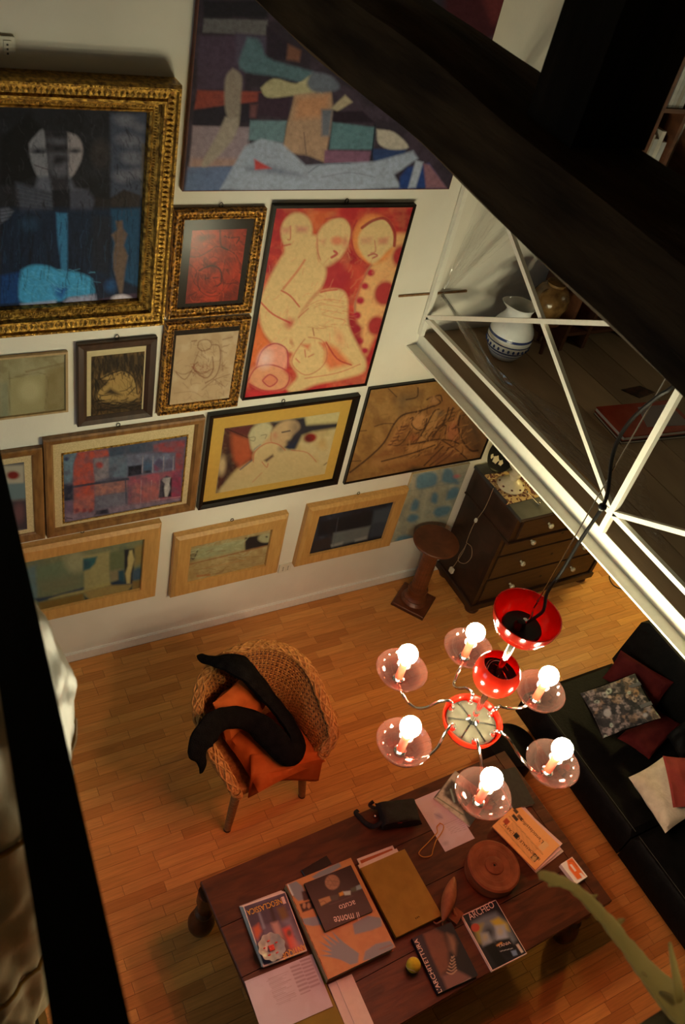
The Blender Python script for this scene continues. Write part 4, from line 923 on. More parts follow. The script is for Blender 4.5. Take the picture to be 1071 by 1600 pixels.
f.art(inset_of(f, [(351, 668.7), (534.5, 644), (505, 740), (337, 772.3)], .012), .0112, 20000, (186, 172, 140), p10, 4.119, 310, 610, 'print'); f.glass(.031, .016); f.hook(-.02)

# ---- 11 brown figures on panel
a, b, c = ony(579.8, 607, D - .02), ony(536.4, 756.5, D - .02), ony(748, 718.6, D - .02)
x0 = (a[0] + b[0]) / 2; x1 = c[0] + .02; zt = a[2]; zb = (b[2] + c[2]) / 2
f = Frame('brown_figure_painting', 'brown ochre painting of tangled limbs half under the mezzanine', None, .02, rect=(np.array(((x0 + x1) / 2, 0, (zt + zb) / 2)), x1 - x0, zt - zb, 0.0))
f.moulding([(0, .022), (.010, .022), (.010, .012)], M['black_frame'])
def p11(A):
    P = A.poly; L = A.line; B = (150, 104, 50); A.fill(B); A.mottle((172, 124, 66), 22, .6).mottle((120, 80, 40), 14, .5); K = (52, 28, 18); O = (176, 92, 48)
    P([(470, 270), (600, 240), (700, 170), (760, 80), (1071, 400), (1020, 580), (500, 690), (300, 640), (200, 620), (330, 480)], (140, 88, 44), 8, .8)
    P([(450, 120), (580, 120), (490, 200), (460, 260), (420, 170)], (84, 70, 52), 10, .6); P([(880, 260), (1071, 400), (1030, 580), (930, 500), (890, 400)], (88, 58, 36), 8, .8)
    P([(520, 290), (600, 260), (640, 300), (600, 370), (540, 375)], (186, 126, 70), 4, round_=1); P([(560, 470), (690, 250), (730, 250), (640, 450)], (176, 122, 66), 3, round_=1); P([(500, 500), (700, 460), (710, 500), (520, 540)], (178, 122, 64), 3, round_=1); P([(240, 600), (560, 540), (560, 580), (260, 660)], (166, 114, 60), 4, round_=1); P([(780, 380), (850, 300), (870, 460), (800, 450)], (170, 100, 60), 4, round_=1); P([(330, 520), (470, 290), (510, 300), (400, 500)], (176, 118, 62), 3, round_=1); P([(720, 460), (900, 480), (1010, 560), (960, 590), (730, 500)], (160, 104, 56), 4)
    for q, w in (([(80, 690), (220, 580), (330, 470), (400, 340), (470, 270), (600, 240), (690, 205)], 12), ([(690, 210), (740, 180), (700, 140), (740, 130), (750, 170)], 10), ([(640, 160), (680, 140), (670, 175)], 9), ([(520, 300), (540, 290), (530, 340), (570, 380), (620, 370), (640, 300)], 9),
                 ([(370, 490), (440, 490), (500, 420), (520, 370)], 7), ([(560, 470), (620, 380), (690, 250), (730, 230)], 10), ([(640, 450), (700, 370), (760, 330), (800, 220)], 10), ([(310, 610), (500, 560), (620, 520), (700, 490)], 10), ([(500, 490), (600, 470), (720, 450), (820, 460), (870, 480)], 11), ([(880, 280), (870, 360), (900, 460), (960, 530), (1010, 530)], 14), ([(620, 640), (700, 560), (760, 500)], 10), ([(660, 640), (760, 560), (800, 510)], 9), ([(700, 640), (800, 570), (830, 530)], 9), ([(740, 450), (850, 520), (930, 590)], 9), ([(700, 520), (740, 470)], 8), ([(260, 355), (330, 335), (400, 335)], 6), ([(80, 610), (160, 605)], 6), ([(360, 80), (420, 140)], 6), ([(575, 75), (568, 140), (490, 160)], 9), ([(680, 430), (740, 360), (780, 350), (770, 420)], 9), ([(600, 420), (540, 470)], 8), ([(830, 220), (800, 300), (760, 340)], 10), ([(150, 390), (200, 385)], 5)):
        L(q, w, K, .85)
    for k in range(6): L([(360 + 18 * k, 490 - 26 * k), (410 + 18 * k, 480 - 26 * k)], 9, (90, 40, 26), .7)
    for k in range(4): L([(800, 240 + 26 * k), (840, 225 + 26 * k)], 8, K, .7)
    A.ell(690, 165, 26, 26, (184, 126, 76), 0, 4, .8); A.ell(545, 440, 24, 18, O, 0, 5, .6); A.ell(740, 260, 18, 14, (110, 90, 66), 0, 4, .7); P([(480, 690), (540, 650), (640, 660), (560, 680)], (50, 40, 26), 4); P([(650, 560), (840, 520), (900, 600), (700, 640)], (124, 72, 46), 6, .5); P([(950, 300), (1000, 360), (1010, 450), (980, 400)], (60, 50, 38), 6, .7); A.scrib(330, 250, 950, 600, 150, 50, -50, 40, 7, K, .55, 2, [(470, 270), (690, 200), (800, 140), (960, 300), (1000, 560), (500, 600), (330, 560)]); A.scrib(330, 250, 950, 600, 60, 60, -50, 40, 9, (186, 128, 72), .5, 3, [(470, 270), (690, 200), (800, 140), (960, 300), (1000, 560), (500, 600), (330, 560)]); A.scrib(60, 90, 1000, 700, 80, 90, 20, 60, 9, (124, 82, 40), .3, 4); A.grain(4, .14)
f.art(.010, .0135, 28000, (180, 166, 134), p11, 4.657, 530, 590)

# ---- 12, 13, 14 thick pale oak frames in the bottom row
def oak(name, label, corners, inner, paint, sc, ox, oy, white, n, rect=None, hook=0):
    f = Frame(name, label, corners, .055, rect=rect)
    ins = inset_of(f, inner, .035) if inner else rect_ins
    i = (ins[1] + ins[3]) / 2 if hasattr(ins, '__len__') else ins
    f.moulding([(0, .040), (.020, .056), (i - .002, .050), (i, .030)], M['oak_frame'])
    f.art(i, .031, n, white, paint, sc, ox, oy, 'print'); f.glass(i - .001, .036); f.hook(hook); return f
def p12(A):
    P = A.poly; L = A.line; A.fill((116, 112, 78)); A.mottle((140, 132, 90), 18, .6).mottle((96, 104, 84), 14, .5)
    P([(-80, 400), (80, 360), (100, 620), (-80, 650)], (96, 118, 116), 4, tex=.3); P([(80, 370), (440, 290), (440, 525), (100, 605)], (108, 118, 86), 3, tex=.3); P([(100, 480), (430, 400), (430, 520), (110, 590)], (128, 110, 76), 8, .5); A.ell(385, 330, 88, 82, (162, 150, 106), 0, 6, .9)
    P([(440, 290), (640, 250), (640, 500), (450, 545)], (166, 146, 92), 2, tex=.2); P([(440, 305), (545, 290), (530, 340), (490, 385), (440, 400)], (52, 96, 92), 2); P([(440, 320), (500, 330), (480, 370), (440, 385)], (44, 70, 80), 3, .8)
    P([(640, 262), (752, 235), (750, 380), (640, 410)], (108, 108, 70), 2, tex=.2); P([(640, 405), (720, 385), (720, 470), (650, 480)], (140, 120, 84), 3); P([(752, 238), (832, 228), (818, 500), (752, 505)], (38, 38, 40), 1.5); P([(832, 215), (938, 185), (930, 340), (830, 360)], (150, 122, 66), 3, tex=.3); P([(820, 400), (860, 375), (920, 400), (925, 450), (820, 470)], (66, 84, 96), 2.5, round_=1); P([(910, 410), (930, 405), (928, 445), (905, 445)], (24, 26, 34), 2)
    P([(705, 400), (750, 390), (755, 490), (705, 490)], (44, 74, 82), 2); P([(640, 490), (700, 470), (760, 485), (815, 490), (815, 505), (640, 535)], (40, 52, 66), 2)
    P([(790, 245), (812, 240), (818, 275), (828, 310), (815, 360), (800, 420), (795, 495), (770, 495), (760, 420), (778, 360), (778, 300), (785, 275)], (196, 168, 104), 1.5)
    P([(60, 610), (200, 590), (440, 525), (440, 545), (280, 575), (100, 640)], (44, 58, 72), 2); P([(180, 615), (300, 580), (450, 545), (640, 485), (650, 505), (460, 560), (330, 585)], (174, 150, 88), 2)
    P([(100, 640), (440, 570), (455, 660), (110, 740)], (126, 94, 40), 2, tex=.2); P([(445, 560), (640, 510), (812, 500), (800, 540), (720, 600), (640, 625), (540, 640), (480, 610)], (158, 126, 70), 2); P([(445, 590), (490, 620), (560, 635), (460, 662)], (40, 44, 50), 2); P([(700, 605), (770, 565), (812, 510), (812, 580)], (38, 42, 50), 2); P([(815, 480), (925, 455), (920, 560), (815, 580)], (140, 104, 54), 2, tex=.2); A.grain(4, .12)
a, b = ony(251, 819, D - .05), ony(245.8, 932.7, D - .05)
oak('oak_framed_still_life', 'wide oak framed abstract with a small standing nude, lowest at the left', None, [(-4, 896), (233.4, 846), (229, 924.4), (4, 976)], p12, 4.868, 40, 810, (172, 154, 124), 18000,
    rect=(np.array(((.46 + (a[0] + b[0]) / 2) / 2, 0, (a[2] + b[2]) / 2)), (a[0] + b[0]) / 2 - .46, a[2] - b[2], 0.0), hook=.02)
def p13(A):
    P = A.poly; L = A.line; A.fill((178, 140, 84)); A.mottle((198, 164, 106), 16, .6).mottle((156, 110, 60), 12, .4)
    P([(95, 265), (330, 220), (330, 265), (150, 305), (100, 310)], (164, 152, 104), 3, tex=.3); P([(330, 215), (470, 188), (455, 240), (330, 268)], (40, 32, 28), 1.5); A.ell(418, 215, 34, 20, (178, 158, 110), -8, 1.5); A.ell(420, 211, 4, 3, (40, 30, 26), 0, 1)
    L([(80, 330), (250, 290), (450, 240)], 4, (150, 84, 44), .8); P([(90, 270), (130, 270), (118, 310), (95, 320)], (120, 96, 62), 3, .8); L([(95, 275), (112, 305), (130, 270)], 4, (52, 40, 30), .8); P([(80, 400), (430, 320), (440, 340), (80, 415)], (190, 152, 90), 4, .6)
    L([(130, 375), (180, 370)], 9, (180, 100, 44), .7); L([(150, 345), (340, 305)], 4, (186, 120, 64), .5); L([(75, 420), (430, 340)], 5, (56, 44, 34), .8); L([(440, 240), (432, 335)], 6, (70, 56, 42), .7); A.scrib(80, 270, 450, 420, 60, 50, -14, 20, 4, (140, 96, 52), .45, 2); A.scrib(80, 230, 330, 300, 30, 40, -14, 30, 4, (190, 178, 130), .5, 3); L([(85, 330), (80, 415)], 5, (120, 84, 50), .6); A.grain(4, .12)
oak('oak_framed_relief', 'oak framed cream abstract with a dark corner and white disc, middle of the bottom row', [(275, 841.4), (452.3, 806.4), (435, 897.5), (268.4, 935.7)], [(292.7, 861.5), (435, 830.7), (422.5, 888), (286.6, 918.5)], p13, 2.6775, 260, 760, (172, 152, 120), 13000, hook=.0)
def p14(A):
    P = A.poly; A.fill((34, 36, 42)); A.mottle((56, 60, 68), 14, .6).mottle((18, 18, 22), 10, .5)
    P([(640, 150), (870, 100), (860, 165), (630, 210)], (26, 26, 28), 2); P([(870, 100), (960, 80), (930, 150), (860, 160)], (66, 70, 74), 3); P([(700, 195), (855, 165), (840, 220), (690, 250)], (104, 100, 92), 2, tex=.25); P([(860, 160), (930, 150), (910, 200), (850, 215)], (52, 56, 62), 2, tex=.3); P([(620, 230), (690, 210), (685, 255), (610, 275)], (52, 40, 36), 2, tex=.4); P([(690, 245), (740, 232), (735, 243), (692, 255)], (150, 140, 124), 2); P([(790, 222), (840, 208), (838, 220), (790, 232)], (140, 132, 118), 2); A.line([(720, 130), (700, 250)], 4, (80, 82, 86), .5); P([(605, 278), (920, 205), (915, 225), (600, 295)], (16, 16, 22), 2)
oak('oak_framed_dark_abstract', 'oak framed dark grey abstract beside the column pedestal', [(484, 795.7), (640.5, 766.7), (611, 856.4), (463, 886.7)], [(501.8, 813.4), (620.4, 789), (604, 850.8), (485.5, 870.4)], p14, 2.6775, 260, 760, (170, 148, 116), 10000)

# ---- 15 bare pale canvas leaning between frame and chest
P4 = [ony(647, 742.5, D - .03), ony(739.5, 724, D - .03)]
x0, x1, zt, zb = P4[0][0], P4[1][0] - .012, P4[0][2], .44
f = Frame('pale_blue_canvas', 'bare canvas with pale blue arches beside the chest of drawers', None, .03, rect=(np.array(((x0 + x1) / 2, 0, (zt + zb) / 2)), x1 - x0, zt - zb, 0.0))
f.flat(0, None, .018, M['linen_mat'], 'stretcher')
def p15(A):
    P = A.poly; A.fill((148, 134, 100)); A.mottle((164, 150, 114), 14, .6).mottle((120, 118, 96), 10, .5); T = (72, 106, 112)
    for q in ([(150, 360), (155, 310), (200, 290), (245, 300), (240, 350), (170, 370)], [(270, 330), (280, 280), (310, 275), (325, 300), (350, 345), (290, 340)], [(130, 440), (145, 415), (165, 430), (155, 465), (125, 470)], [(220, 430), (225, 395), (240, 385), (252, 400), (245, 435)], [(290, 420), (300, 380), (330, 360), (350, 370), (335, 410)], [(230, 480), (250, 455), (310, 450), (300, 485), (250, 500)], [(105, 515), (120, 490), (155, 488), (165, 505), (130, 525)], [(45, 625), (70, 590), (120, 585), (150, 610), (60, 640)]): P(q, T, 2.5, .85, round_=1)
    A.ell(340, 310, 14, 8, (176, 96, 84), -10, 2); P([(190, 380), (215, 370), (180, 560), (150, 580)], (170, 156, 116), 4, .7); A.line([(110, 380), (380, 330)], 4, (110, 110, 90), .5); A.grain(4, .15)
f.art(.002, .0185, 6000, (158, 140, 108), p15, 2.975, 600, 640)

# ---- wall fittings
M['ivory_plastic'] = plain('ivory_plastic', (.70, .66, .55), .4, .03)
M['dark_slot'] = plain('dark_slot', (.03, .025, .02), .6, .1)
def socket(name, label, c, w, h):
    t = thing(name, label, 'socket', (c[0], D, c[1] - h / 2))
    MB().box((c[0] - w / 2, D - .010, c[1] - h / 2), (c[0] + w / 2, D, c[1] + h / 2), .002).build('cover_plate', M['ivory_plastic'], t)
    for s in (-1, 1) if w > .07 else (0,):
        m = MB().box((c[0] + s * w * .2 - .012, D - .0125, c[1] - h * .34), (c[0] + s * w * .2 + .012, D - .0095, c[1] + h * .34)).build('socket_module', M['ivory_plastic'], t)
        for k in (-1, 0, 1): MB().box((c[0] + s * w * .2 - .0032, D - .0132, c[1] + k * .014 - .0032), (c[0] + s * w * .2 + .0032, D - .0124, c[1] + k * .014 + .0032)).build('pin_hole', M['dark_slot'], m)
socket('wall_socket', 'ivory wall socket high up left of the gilt frame', (.640, 3.456), .085, .078)
socket('wall_socket', 'ivory wall socket low between two oak frames', (2.236, .416), .088, .074)
a, b = ony(623, 462, D), ony(728, 457, D)
tag(MB().box((a[0], D - .008, a[2] - .005), (b[0], D, a[2] + .005)).build('wooden_batten', M['walnut_frame']), 'thin brown batten fixed level across the wall corner by the mezzanine', 'batten')
# ================================================================ FURNITURE
def pillow(c, ex, ey, ez, p=4.0, nu=22, nv=22, puff=1.0, wob=.006, seed=0):
    """soft cushion: centre and half-extent vectors"""
    c, ex, ey, ez = (np.array(t, float) for t in (c, ex, ey, ez)); mb = MB()
    def h(u, v): return (max(0, 1 - abs(u) ** p) * max(0, 1 - abs(v) ** p)) ** .5
    def pt(sgn):
        def fn(a, b):
            u, v = a * 2 - 1, b * 2 - 1
            pin = 1 - .06 * (u * u) * (1 - v * v) * 0 - .05 * ((1 - v * v) * u * u + (1 - u * u) * v * v)
            w = wob * noise.noise(Vector((u * 2.2 + seed, v * 2.2, sgn * .7 + seed)))
            return c + ex * u * pin + ey * v * pin + ez * (sgn * h(u, v) * puff) + ez / np.linalg.norm(ez) * w * (2 if h(u, v) > .05 else 0)
        return fn
    mb.grid(pt(1), nu, nv); k = mb.n; mb.grid(pt(-1), nu, nv)
    mb.f[(nu - 1) * (nv - 1):] = [tuple(reversed(q)) for q in mb.f[(nu - 1) * (nv - 1):]]
    return mb
def rot2(v, a): return np.array((v[0] * math.cos(a) - v[1] * math.sin(a), v[0] * math.sin(a) + v[1] * math.cos(a), 0))

# ---- wicker armchair
M['wicker'] = noisy('honey_wicker', (.30, .12, .028), (.52, .25, .065), 60, .55, bump=.3, bscale=200, spec=.2)
M['wicker_gap_shade'] = plain('gap_shade_backing', (.10, .035, .010), .7, .2)
M['wicker_leg'] = noisy('wrapped_cane_leg', (.20, .10, .03), (.34, .18, .06), (40, 40, 160), .5, bump=.5, bscale=(10, 10, 260))
M['orange_cloth'] = noisy('orange_cotton', (.40, .085, .014), (.50, .12, .022), 14, .85, bump=.3, bscale=22, spec=.1)
M['black_knit'] = noisy('black_wool_knit', (.004, .0035, .0035), (.009, .008, .0075), 30, .95, bump=.6, bscale=160, spec=.03)
ch_root = thing('wicker_armchair', 'curved honey-coloured wicker armchair standing before the picture wall', 'armchair', (1.57, 2.2, 0))
rim_px = [(368, 1236, .50), (345, 1195, .56), (320, 1150, .61), (309, 1105, .66), (318, 1060, .70), (345, 1030, .73), (385, 1011, .75), (420, 1007, .75), (458, 1020, .74), (487, 1050, .71), (508, 1100, .65), (522, 1146, .58), (505, 1176, .49)]
rimc = [onz(px, py, z) for px, py, z in rim_px]
CC = np.array((1.575, 2.20, 0))
rim = smooth_path(rimc, 10); NR = len(rim)
def base_pt(i):
    r = rim[i]; q = CC + (r - CC) * np.array((.80, .80, 0)); q[2] = .34; return q
def shell(i, s):
    r = rim[i]; b = base_pt(i); p = b + (r - b) * s
    out = (r - CC); out[2] = 0; out /= np.linalg.norm(out)
    return p - out * .035 * math.sin(math.pi * s) , out
shell_obj = MB()
rows = 30
for k in range(rows):
    s = (k + .6) / rows
    path = []
    for i in range(0, NR):
        p, out = shell(i, s); path.append(p + out * (.0042 if (i + k) % 2 else -.0042))
    shell_obj.tube(path, .0050, 4, cap=False)
for i in range(0, NR, 2):
    shell_obj.tube([shell(i, s)[0] for s in np.linspace(0, 1, 9)], .0048, 5, cap=False)
o = shell_obj.build('woven_shell', M['wicker'], ch_root, True); o['kind'] = 'stuff'
# thin sheet behind the weave, coloured dark as the shade in its gaps
bk = MB()
bk.grid(lambda u, v: shell(round(u * (NR - 1)), v)[0] + shell(round(u * (NR - 1)), v)[1] * .004, NR, 8)
n0 = bk.n; f0 = len(bk.f)
bk.grid(lambda u, v: shell(round(u * (NR - 1)), v)[0] - shell(round(u * (NR - 1)), v)[1] * .001, NR, 8)
bk.build('inner_weave', M['wicker_gap_shade'], ch_root, True)
rim_m = MB()
for st in range(9):
    path = []
    for i in range(NR):
        p = rim[i]; d = rim[min(i + 1, NR - 1)] - rim[max(i - 1, 0)]; d = d / np.linalg.norm(d)
        out = np.cross(d, (0, 0, 1)); out /= np.linalg.norm(out); up = np.cross(out, d)
        a = i * (.34 if st % 2 else -.34) + st * 2 * math.pi / 9
        path.append(p + out * (.026 + .002 * (st % 2)) * math.cos(a) + up * .012 * math.sin(a))
    rim_m.tube(path, .0062, 5)
rim_m.tube(rim, .020, 8, flat=.5)
rim_m.build('braided_rim', M['wicker'], ch_root, True)
seat = MB()
seat.hexa([tuple(base_pt(i)[:2]) for i in range(0, NR, 6)], .30, .36, .006)
seat.build('seat', M['wicker'], ch_root)
for i in (0, NR - 1):
    p = rim[i]; b = base_pt(i)
    mb = MB()
    mb.tube(smooth_path([p, p * .6 + b * .4 + (0, -.012, 0), b], 5), [.020] * 5 + [.024] * 6, 10)
    for k in range(9):
        q = p + (b - p) * (k / 9); mb.tube([q + np.array((.026 * math.cos(t), .026 * math.sin(t) - .006, 0)) for t in np.linspace(0, 2 * math.pi, 9)[:-1]], .005, 4, closed=True)
    mb.build('arm_post', M['wicker'], ch_root, True)
for (fx, fy), (tx, ty) in (((1.343, 1.968), (1.385, 2.02)), ((1.812, 2.003), (1.775, 2.04)), ((1.352, 2.494), (1.42, 2.42)), ((1.80, 2.51), (1.73, 2.43))):
    leg = MB().tube([(fx + (tx - fx) * t, fy + (ty - fy) * t, .012 + .30 * t) for t in np.linspace(0, 1, 8)], [.019, .021, .022, .023, .024, .025, .026, .027], 12).build('leg', M['wicker_leg'], ch_root, True)
    MB().lathe([(.017, 0), (.021, .004), (.019, .014)], (fx, fy, 0), 12).build('foot_cap', M['brown_frame'], leg, True)

tc_ = thing('seat_cushion', 'orange cotton seat cushion drooping over the front of the wicker armchair', 'cushion', (1.63, 2.10, .36))
pl = pillow((1.615, 2.13, .425), (.205, .02, .0), (-.03, .20, .0), (0, 0, .055), 4, 26, 26, wob=.012, seed=3); pl.build('cushion', M['orange_cloth'], tc_, True)
def flap(u, v):
    # cloth falling over the front edge
    a = onz(392 + 118 * u, 1180 - 6 * u, .478); b = onz(392 + 112 * u, 1212 - 26 * u, .472)
    d = np.array((.01 * math.sin(9 * u), -.012 - .012 * math.sin(6 * u + 1), -.17 - .05 * math.sin(3 + 5 * u) + .04 * u))
    p = a + (b - a) * min(1, v * 2) if v < .5 else b + d * (v - .5) * 2
    return p + np.array((0, 0, .006 * noise.noise(Vector((u * 5, v * 4, 0)))))
MB().grid(flap, 26, 16).build('front_flap', M['orange_cloth'], tc_, True, mods=[('SOLIDIFY', dict(thickness=.006))])
bc = thing('back_cushion', 'orange cotton cushion leaning inside the back of the wicker armchair', 'cushion', (1.52, 2.36, .44))
pillow((1.505, 2.345, .585), (.155, .075, .0), (-.03, .055, .115), (.02, -.042, .022), 3.2, 22, 22, wob=.010, seed=9).build('cushion', M['orange_cloth'], bc, True)
# black scarf thrown over the chair
sc_px = [(313, 1024, .705, 5), (322, 1030, .745, 9), (340, 1033, .785, 13), (362, 1036, .80, 21), (382, 1046, .79, 23), (402, 1068, .70, 21), (422, 1092, .615, 18), (440, 1114, .565, 17), (456, 1138, .545, 16), (466, 1160, .540, 15), (460, 1177, .538, 14),
         (446, 1176, .545, 15), (432, 1160, .555, 16), (414, 1142, .57, 16), (396, 1128, .59, 14), (372, 1121, .63, 13), (348, 1124, .67, 15), (332, 1135, .70, 18), (319, 1152, .70, 20), (312, 1170, .665, 17), (314, 1184, .60, 8), (317, 1196, .55, 6), (315, 1207, .50, 3)]
path = smooth_path([onz(a, b, z) for a, b, z, r in sc_px], 5)
rr = smooth_path([(r, 0, 0) for a, b, z, r in sc_px], 5); rad = [max(.008, float(r[0])) * .0043 for r in rr]
rad = [r * (1 + .14 * noise.noise(Vector((i * .31, 0, 2)))) for i, r in enumerate(rad)]
tag(MB().tube(path, rad, 14, flat=.42).build('knitted_scarf', M['black_knit'], None, True), 'long black knitted scarf thrown across the wicker armchair', 'scarf')

# ---- low wooden table
M['table_wood'] = noisy('dark_red_walnut', (.050, .016, .007), (.105, .034, .012), (5, 26, 26), .45, bump=.12, bscale=(8, 60, 60), dist=.8, rand=.06, spec=.3)
M['table_dark'] = noisy('dark_turned_walnut', (.045, .014, .006), (.09, .030, .011), (20, 20, 8), .35)
TA = math.radians(1.9); TC = np.array((1.935, 1.150, 0)); TWD, TDP, TZ = 1.84, .925, .45
def tp(a, b, z): return TC + rot2((a, b), TA) + np.array((0, 0, z))
tb = thing('coffee_table', 'long low dark walnut table covered with books and papers', 'table', TC)
nb = 4
for k in range(nb):
    b0 = -TDP / 2 + TDP * k / nb + .0012; b1 = -TDP / 2 + TDP * (k + 1) / nb - .0012
    MB().hexa([tp(-TWD / 2, b0, 0)[:2], tp(TWD / 2 - .07, b0, 0)[:2], tp(TWD / 2 - .07, b1, 0)[:2], tp(-TWD / 2, b1, 0)[:2]], TZ - .035, TZ, .003).build('top_board', M['table_wood'], tb)
MB().hexa([tp(TWD / 2 - .068, -TDP / 2, 0)[:2], tp(TWD / 2, -TDP / 2, 0)[:2], tp(TWD / 2, TDP / 2, 0)[:2], tp(TWD / 2 - .068, TDP / 2, 0)[:2]], TZ - .035, TZ, .003).build('end_board', M['table_wood'], tb)
for sgn in (-1, 1):
    MB().hexa([tp(-TWD / 2 + .06, sgn * (TDP / 2 - .05) - .012, 0)[:2], tp(TWD / 2 - .06, sgn * (TDP / 2 - .05) - .012, 0)[:2], tp(TWD / 2 - .06, sgn * (TDP / 2 - .05) + .012, 0)[:2], tp(-TWD / 2 + .06, sgn * (TDP / 2 - .05) + .012, 0)[:2]], TZ - .15, TZ - .036).build('apron', M['table_dark'], tb)
    MB().hexa([tp(sgn * (TWD / 2 - .05) - .012, -TDP / 2 + .06, 0)[:2], tp(sgn * (TWD / 2 - .05) + .012, -TDP / 2 + .06, 0)[:2], tp(sgn * (TWD / 2 - .05) + .012, TDP / 2 - .06, 0)[:2], tp(sgn * (TWD / 2 - .05) - .012, TDP / 2 - .06, 0)[:2]], TZ - .15, TZ - .036).build('apron', M['table_dark'], tb)
LP = [(.030, 0), (.048, .02), (.062, .06), (.066, .10), (.058, .14), (.036, .165), (.030, .18), (.044, .195), (.044, .21), (.030, .225), (.034, .30), (.046, .33), (.046, .414)]
for sx in (-1, 1):
    for sy in (-1, 1):
        MB().lathe(LP, tp(sx * (TWD / 2 - (.02 if sx < 0 else .10)), sy * (TDP / 2 - .05), 0), 20).build('turned_leg', M['table_dark'], tb, True)

# ---- chest of drawers under the mezzanine
M['chest_wood'] = noisy('dark_mahogany', (.018, .008, .005), (.045, .019, .010), (18, 5, 5), .42, bump=.1, bscale=(40, 8, 8), dist=1.2)
M['chest_front'] = noisy('mahogany_drawer_front', (.030, .014, .008), (.062, .031, .015), (4, 16, 26), .42, dist=1.0)
M['slate'] = plain('dark_grey_marble', (.040, .040, .040), .35, .25, 12)
M['ivory'] = plain('ivory_porcelain', (.62, .55, .38), .25, .04)
CXL, CXR, CYB = 3.555, 4.69, D - .016
cd = thing('chest_of_drawers', 'dark wooden chest of drawers with ivory knobs under the mezzanine', 'chest of drawers', ((CXL + CXR) / 2, 3.05, 0))
YF, YU = 2.865, 2.785
MB().box((CXL, YF, .11), (CXR, CYB, .80)).build('lower_carcass', M['chest_wood'], cd)
MB().box((CXL - .01, YU + .01, .80), (CXR + .01, CYB, 1.012), .004).build('upper_carcass', M['chest_wood'], cd)
MB().box((CXL - .018, YU - .006, .785), (CXR + .018, CYB, .802), .004).build('moulding', M['chest_wood'], cd)
MB().box((CXL - .022, YF - .025, .055), (CXR + .022, CYB, .112), .006).build('plinth', M['chest_wood'], cd)
MB().box((CXL - .022, YU - .022, 1.013), (CXR + .022, CYB, 1.040), .004).build('marble_top', M['slate'], cd)
for sx in (CXL + .05, CXR - .05):
    for sy in (YF + .03, CYB - .06):
        MB().lathe([(.03, 0), (.05, .012), (.055, .03), (.04, .052), (.03, .058)], (sx, sy, 0), 16).build('bun_foot', M['table_dark'], cd, True)
def drawer(z0, z1, yf):
    d = MB().box((CXL + .045, yf - .012, z0), (CXR - .045, yf + .02, z1), .005).build('drawer', M['chest_front'], cd)
    for x in (3.835, 4.415):
        MB().lathe([(.009, 0), (.008, .014), (.017, .020), (.020, .030), (.014, .040), (.0, .042)], (x, yf - .012, (z0 + z1) / 2 + .01), 14, axis=(0, -1, 0), cap=False).build('knob', M['ivory'], d, True)
    MB().lathe([(.010, 0), (.010, .003), (.004, .004)], (4.125, yf - .012, (z0 + z1) / 2), 10, axis=(0, -1, 0)).build('keyhole_plate', M['dark_slot'], d)
drawer(.825, .985, YU + .01); drawer(.600, .765, YF); drawer(.365, .580, YF); drawer(.135, .345, YF)
for sx in (CXL + .002, CXR - .002):
    MB().box((sx - .012 if sx < 4 else sx - .018, YF - .014, .113), (sx + .020 if sx < 4 else sx + .012, YF + .02, .785), .004).build('corner_pilaster', M['chest_wood'], cd)
# things on the chest
M['runner'] = noisy('brocade_runner', (.10, .02, .015), (.52, .36, .17), 24, .85, lo=.46, hi=.54, dist=2.0)
tag(MB().hexa([onz(757, 742, 1.043)[:2], (3.545, 2.93), onz(790, 789, 1.043)[:2], (3.98, 2.92), (3.98, 3.18)], 1.0405, 1.0445).build('table_runner', M['runner']), 'red and cream patterned cloth runner laid on the chest of drawers', 'runner')
vz = thing('porcelain_pedestal', 'cream porcelain footed pedestal standing on the patterned runner', 'ornament', (3.655, 3.10, 1.0447))
MB().lathe([(.088, 0), (.094, .008), (.092, .018), (.074, .030), (.070, .038), (.048, .052), (.030, .066), (.026, .085), (.038, .092), (.040, .102), (.030, .112), (.034, .14), (.06, .17)], (3.655, 3.06, 1.0447), 32).build('foot', M['ivory'], vz, True)
MB().lathe([(.062, .17), (.070, .20), (.072, .235), (.066, .235), (.050, .19), (.0, .18)], (3.655, 3.06, 1.0447), 32, cap=False).build('bowl', M['ivory'], vz, True)
for k in range(8):
    a = k * math.pi / 4 + .2
    MB().sphere((3.655 + .080 * math.cos(a), 3.06 + .080 * math.sin(a), 1.0447 + .026), .009, 8, 6, (1, 1, .5)).build('painted_petal', M['dark_red_edge'], vz, True)
M['black_lacq'] = plain('black_lacquered_plate', (.006, .006, .007), .18, .2)
pt_ = thing('lacquer_plate', 'round black plate with white flowers propped against the wall on the chest', 'plate', (3.63, 3.25, 1.041))
pn = np.array((0, -.94, .34)); pc = np.array((3.66, 3.245, 1.041 + .125))
plate = MB().lathe([(.0, 0), (.08, .0), (.125, .014), (.128, .018), (.12, .018), (.08, .006), (.0, .006)], pc, 36, axis=pn, cap=False).build('plate', M['black_lacq'], pt_, True)
tx = np.array((1., 0, 0)); ty = np.cross(pn, tx); ty /= np.linalg.norm(ty); pnn = pn / np.linalg.norm(pn)
for a, b, r in ((-.045, -.03, .028), (-.085, .0, .017), (.0, -.06, .02), (.01, .03, .03), (.06, .0, .02)):
    c = pc + tx * a + ty * b + pnn * .0065
    MB().lathe([(.0, .0), (r, .0), (r * .9, .004), (.0, .003)], c, 10, axis=pn, cap=False, jit=lambda t, h: 1 + .15 * math.cos(5 * t)).build('flower', M['ivory'], pt_)
st = thing('wire_stand', 'small silver wire stand on the dark marble of the chest', 'stand', (3.84, 2.92, 1.0405))
A_ = onz(824, 769, 1.06); B_ = onz(842, 788, 1.046)
MB().tube([A_, B_], .0022, 6).build('rod', M['chrome'], st)
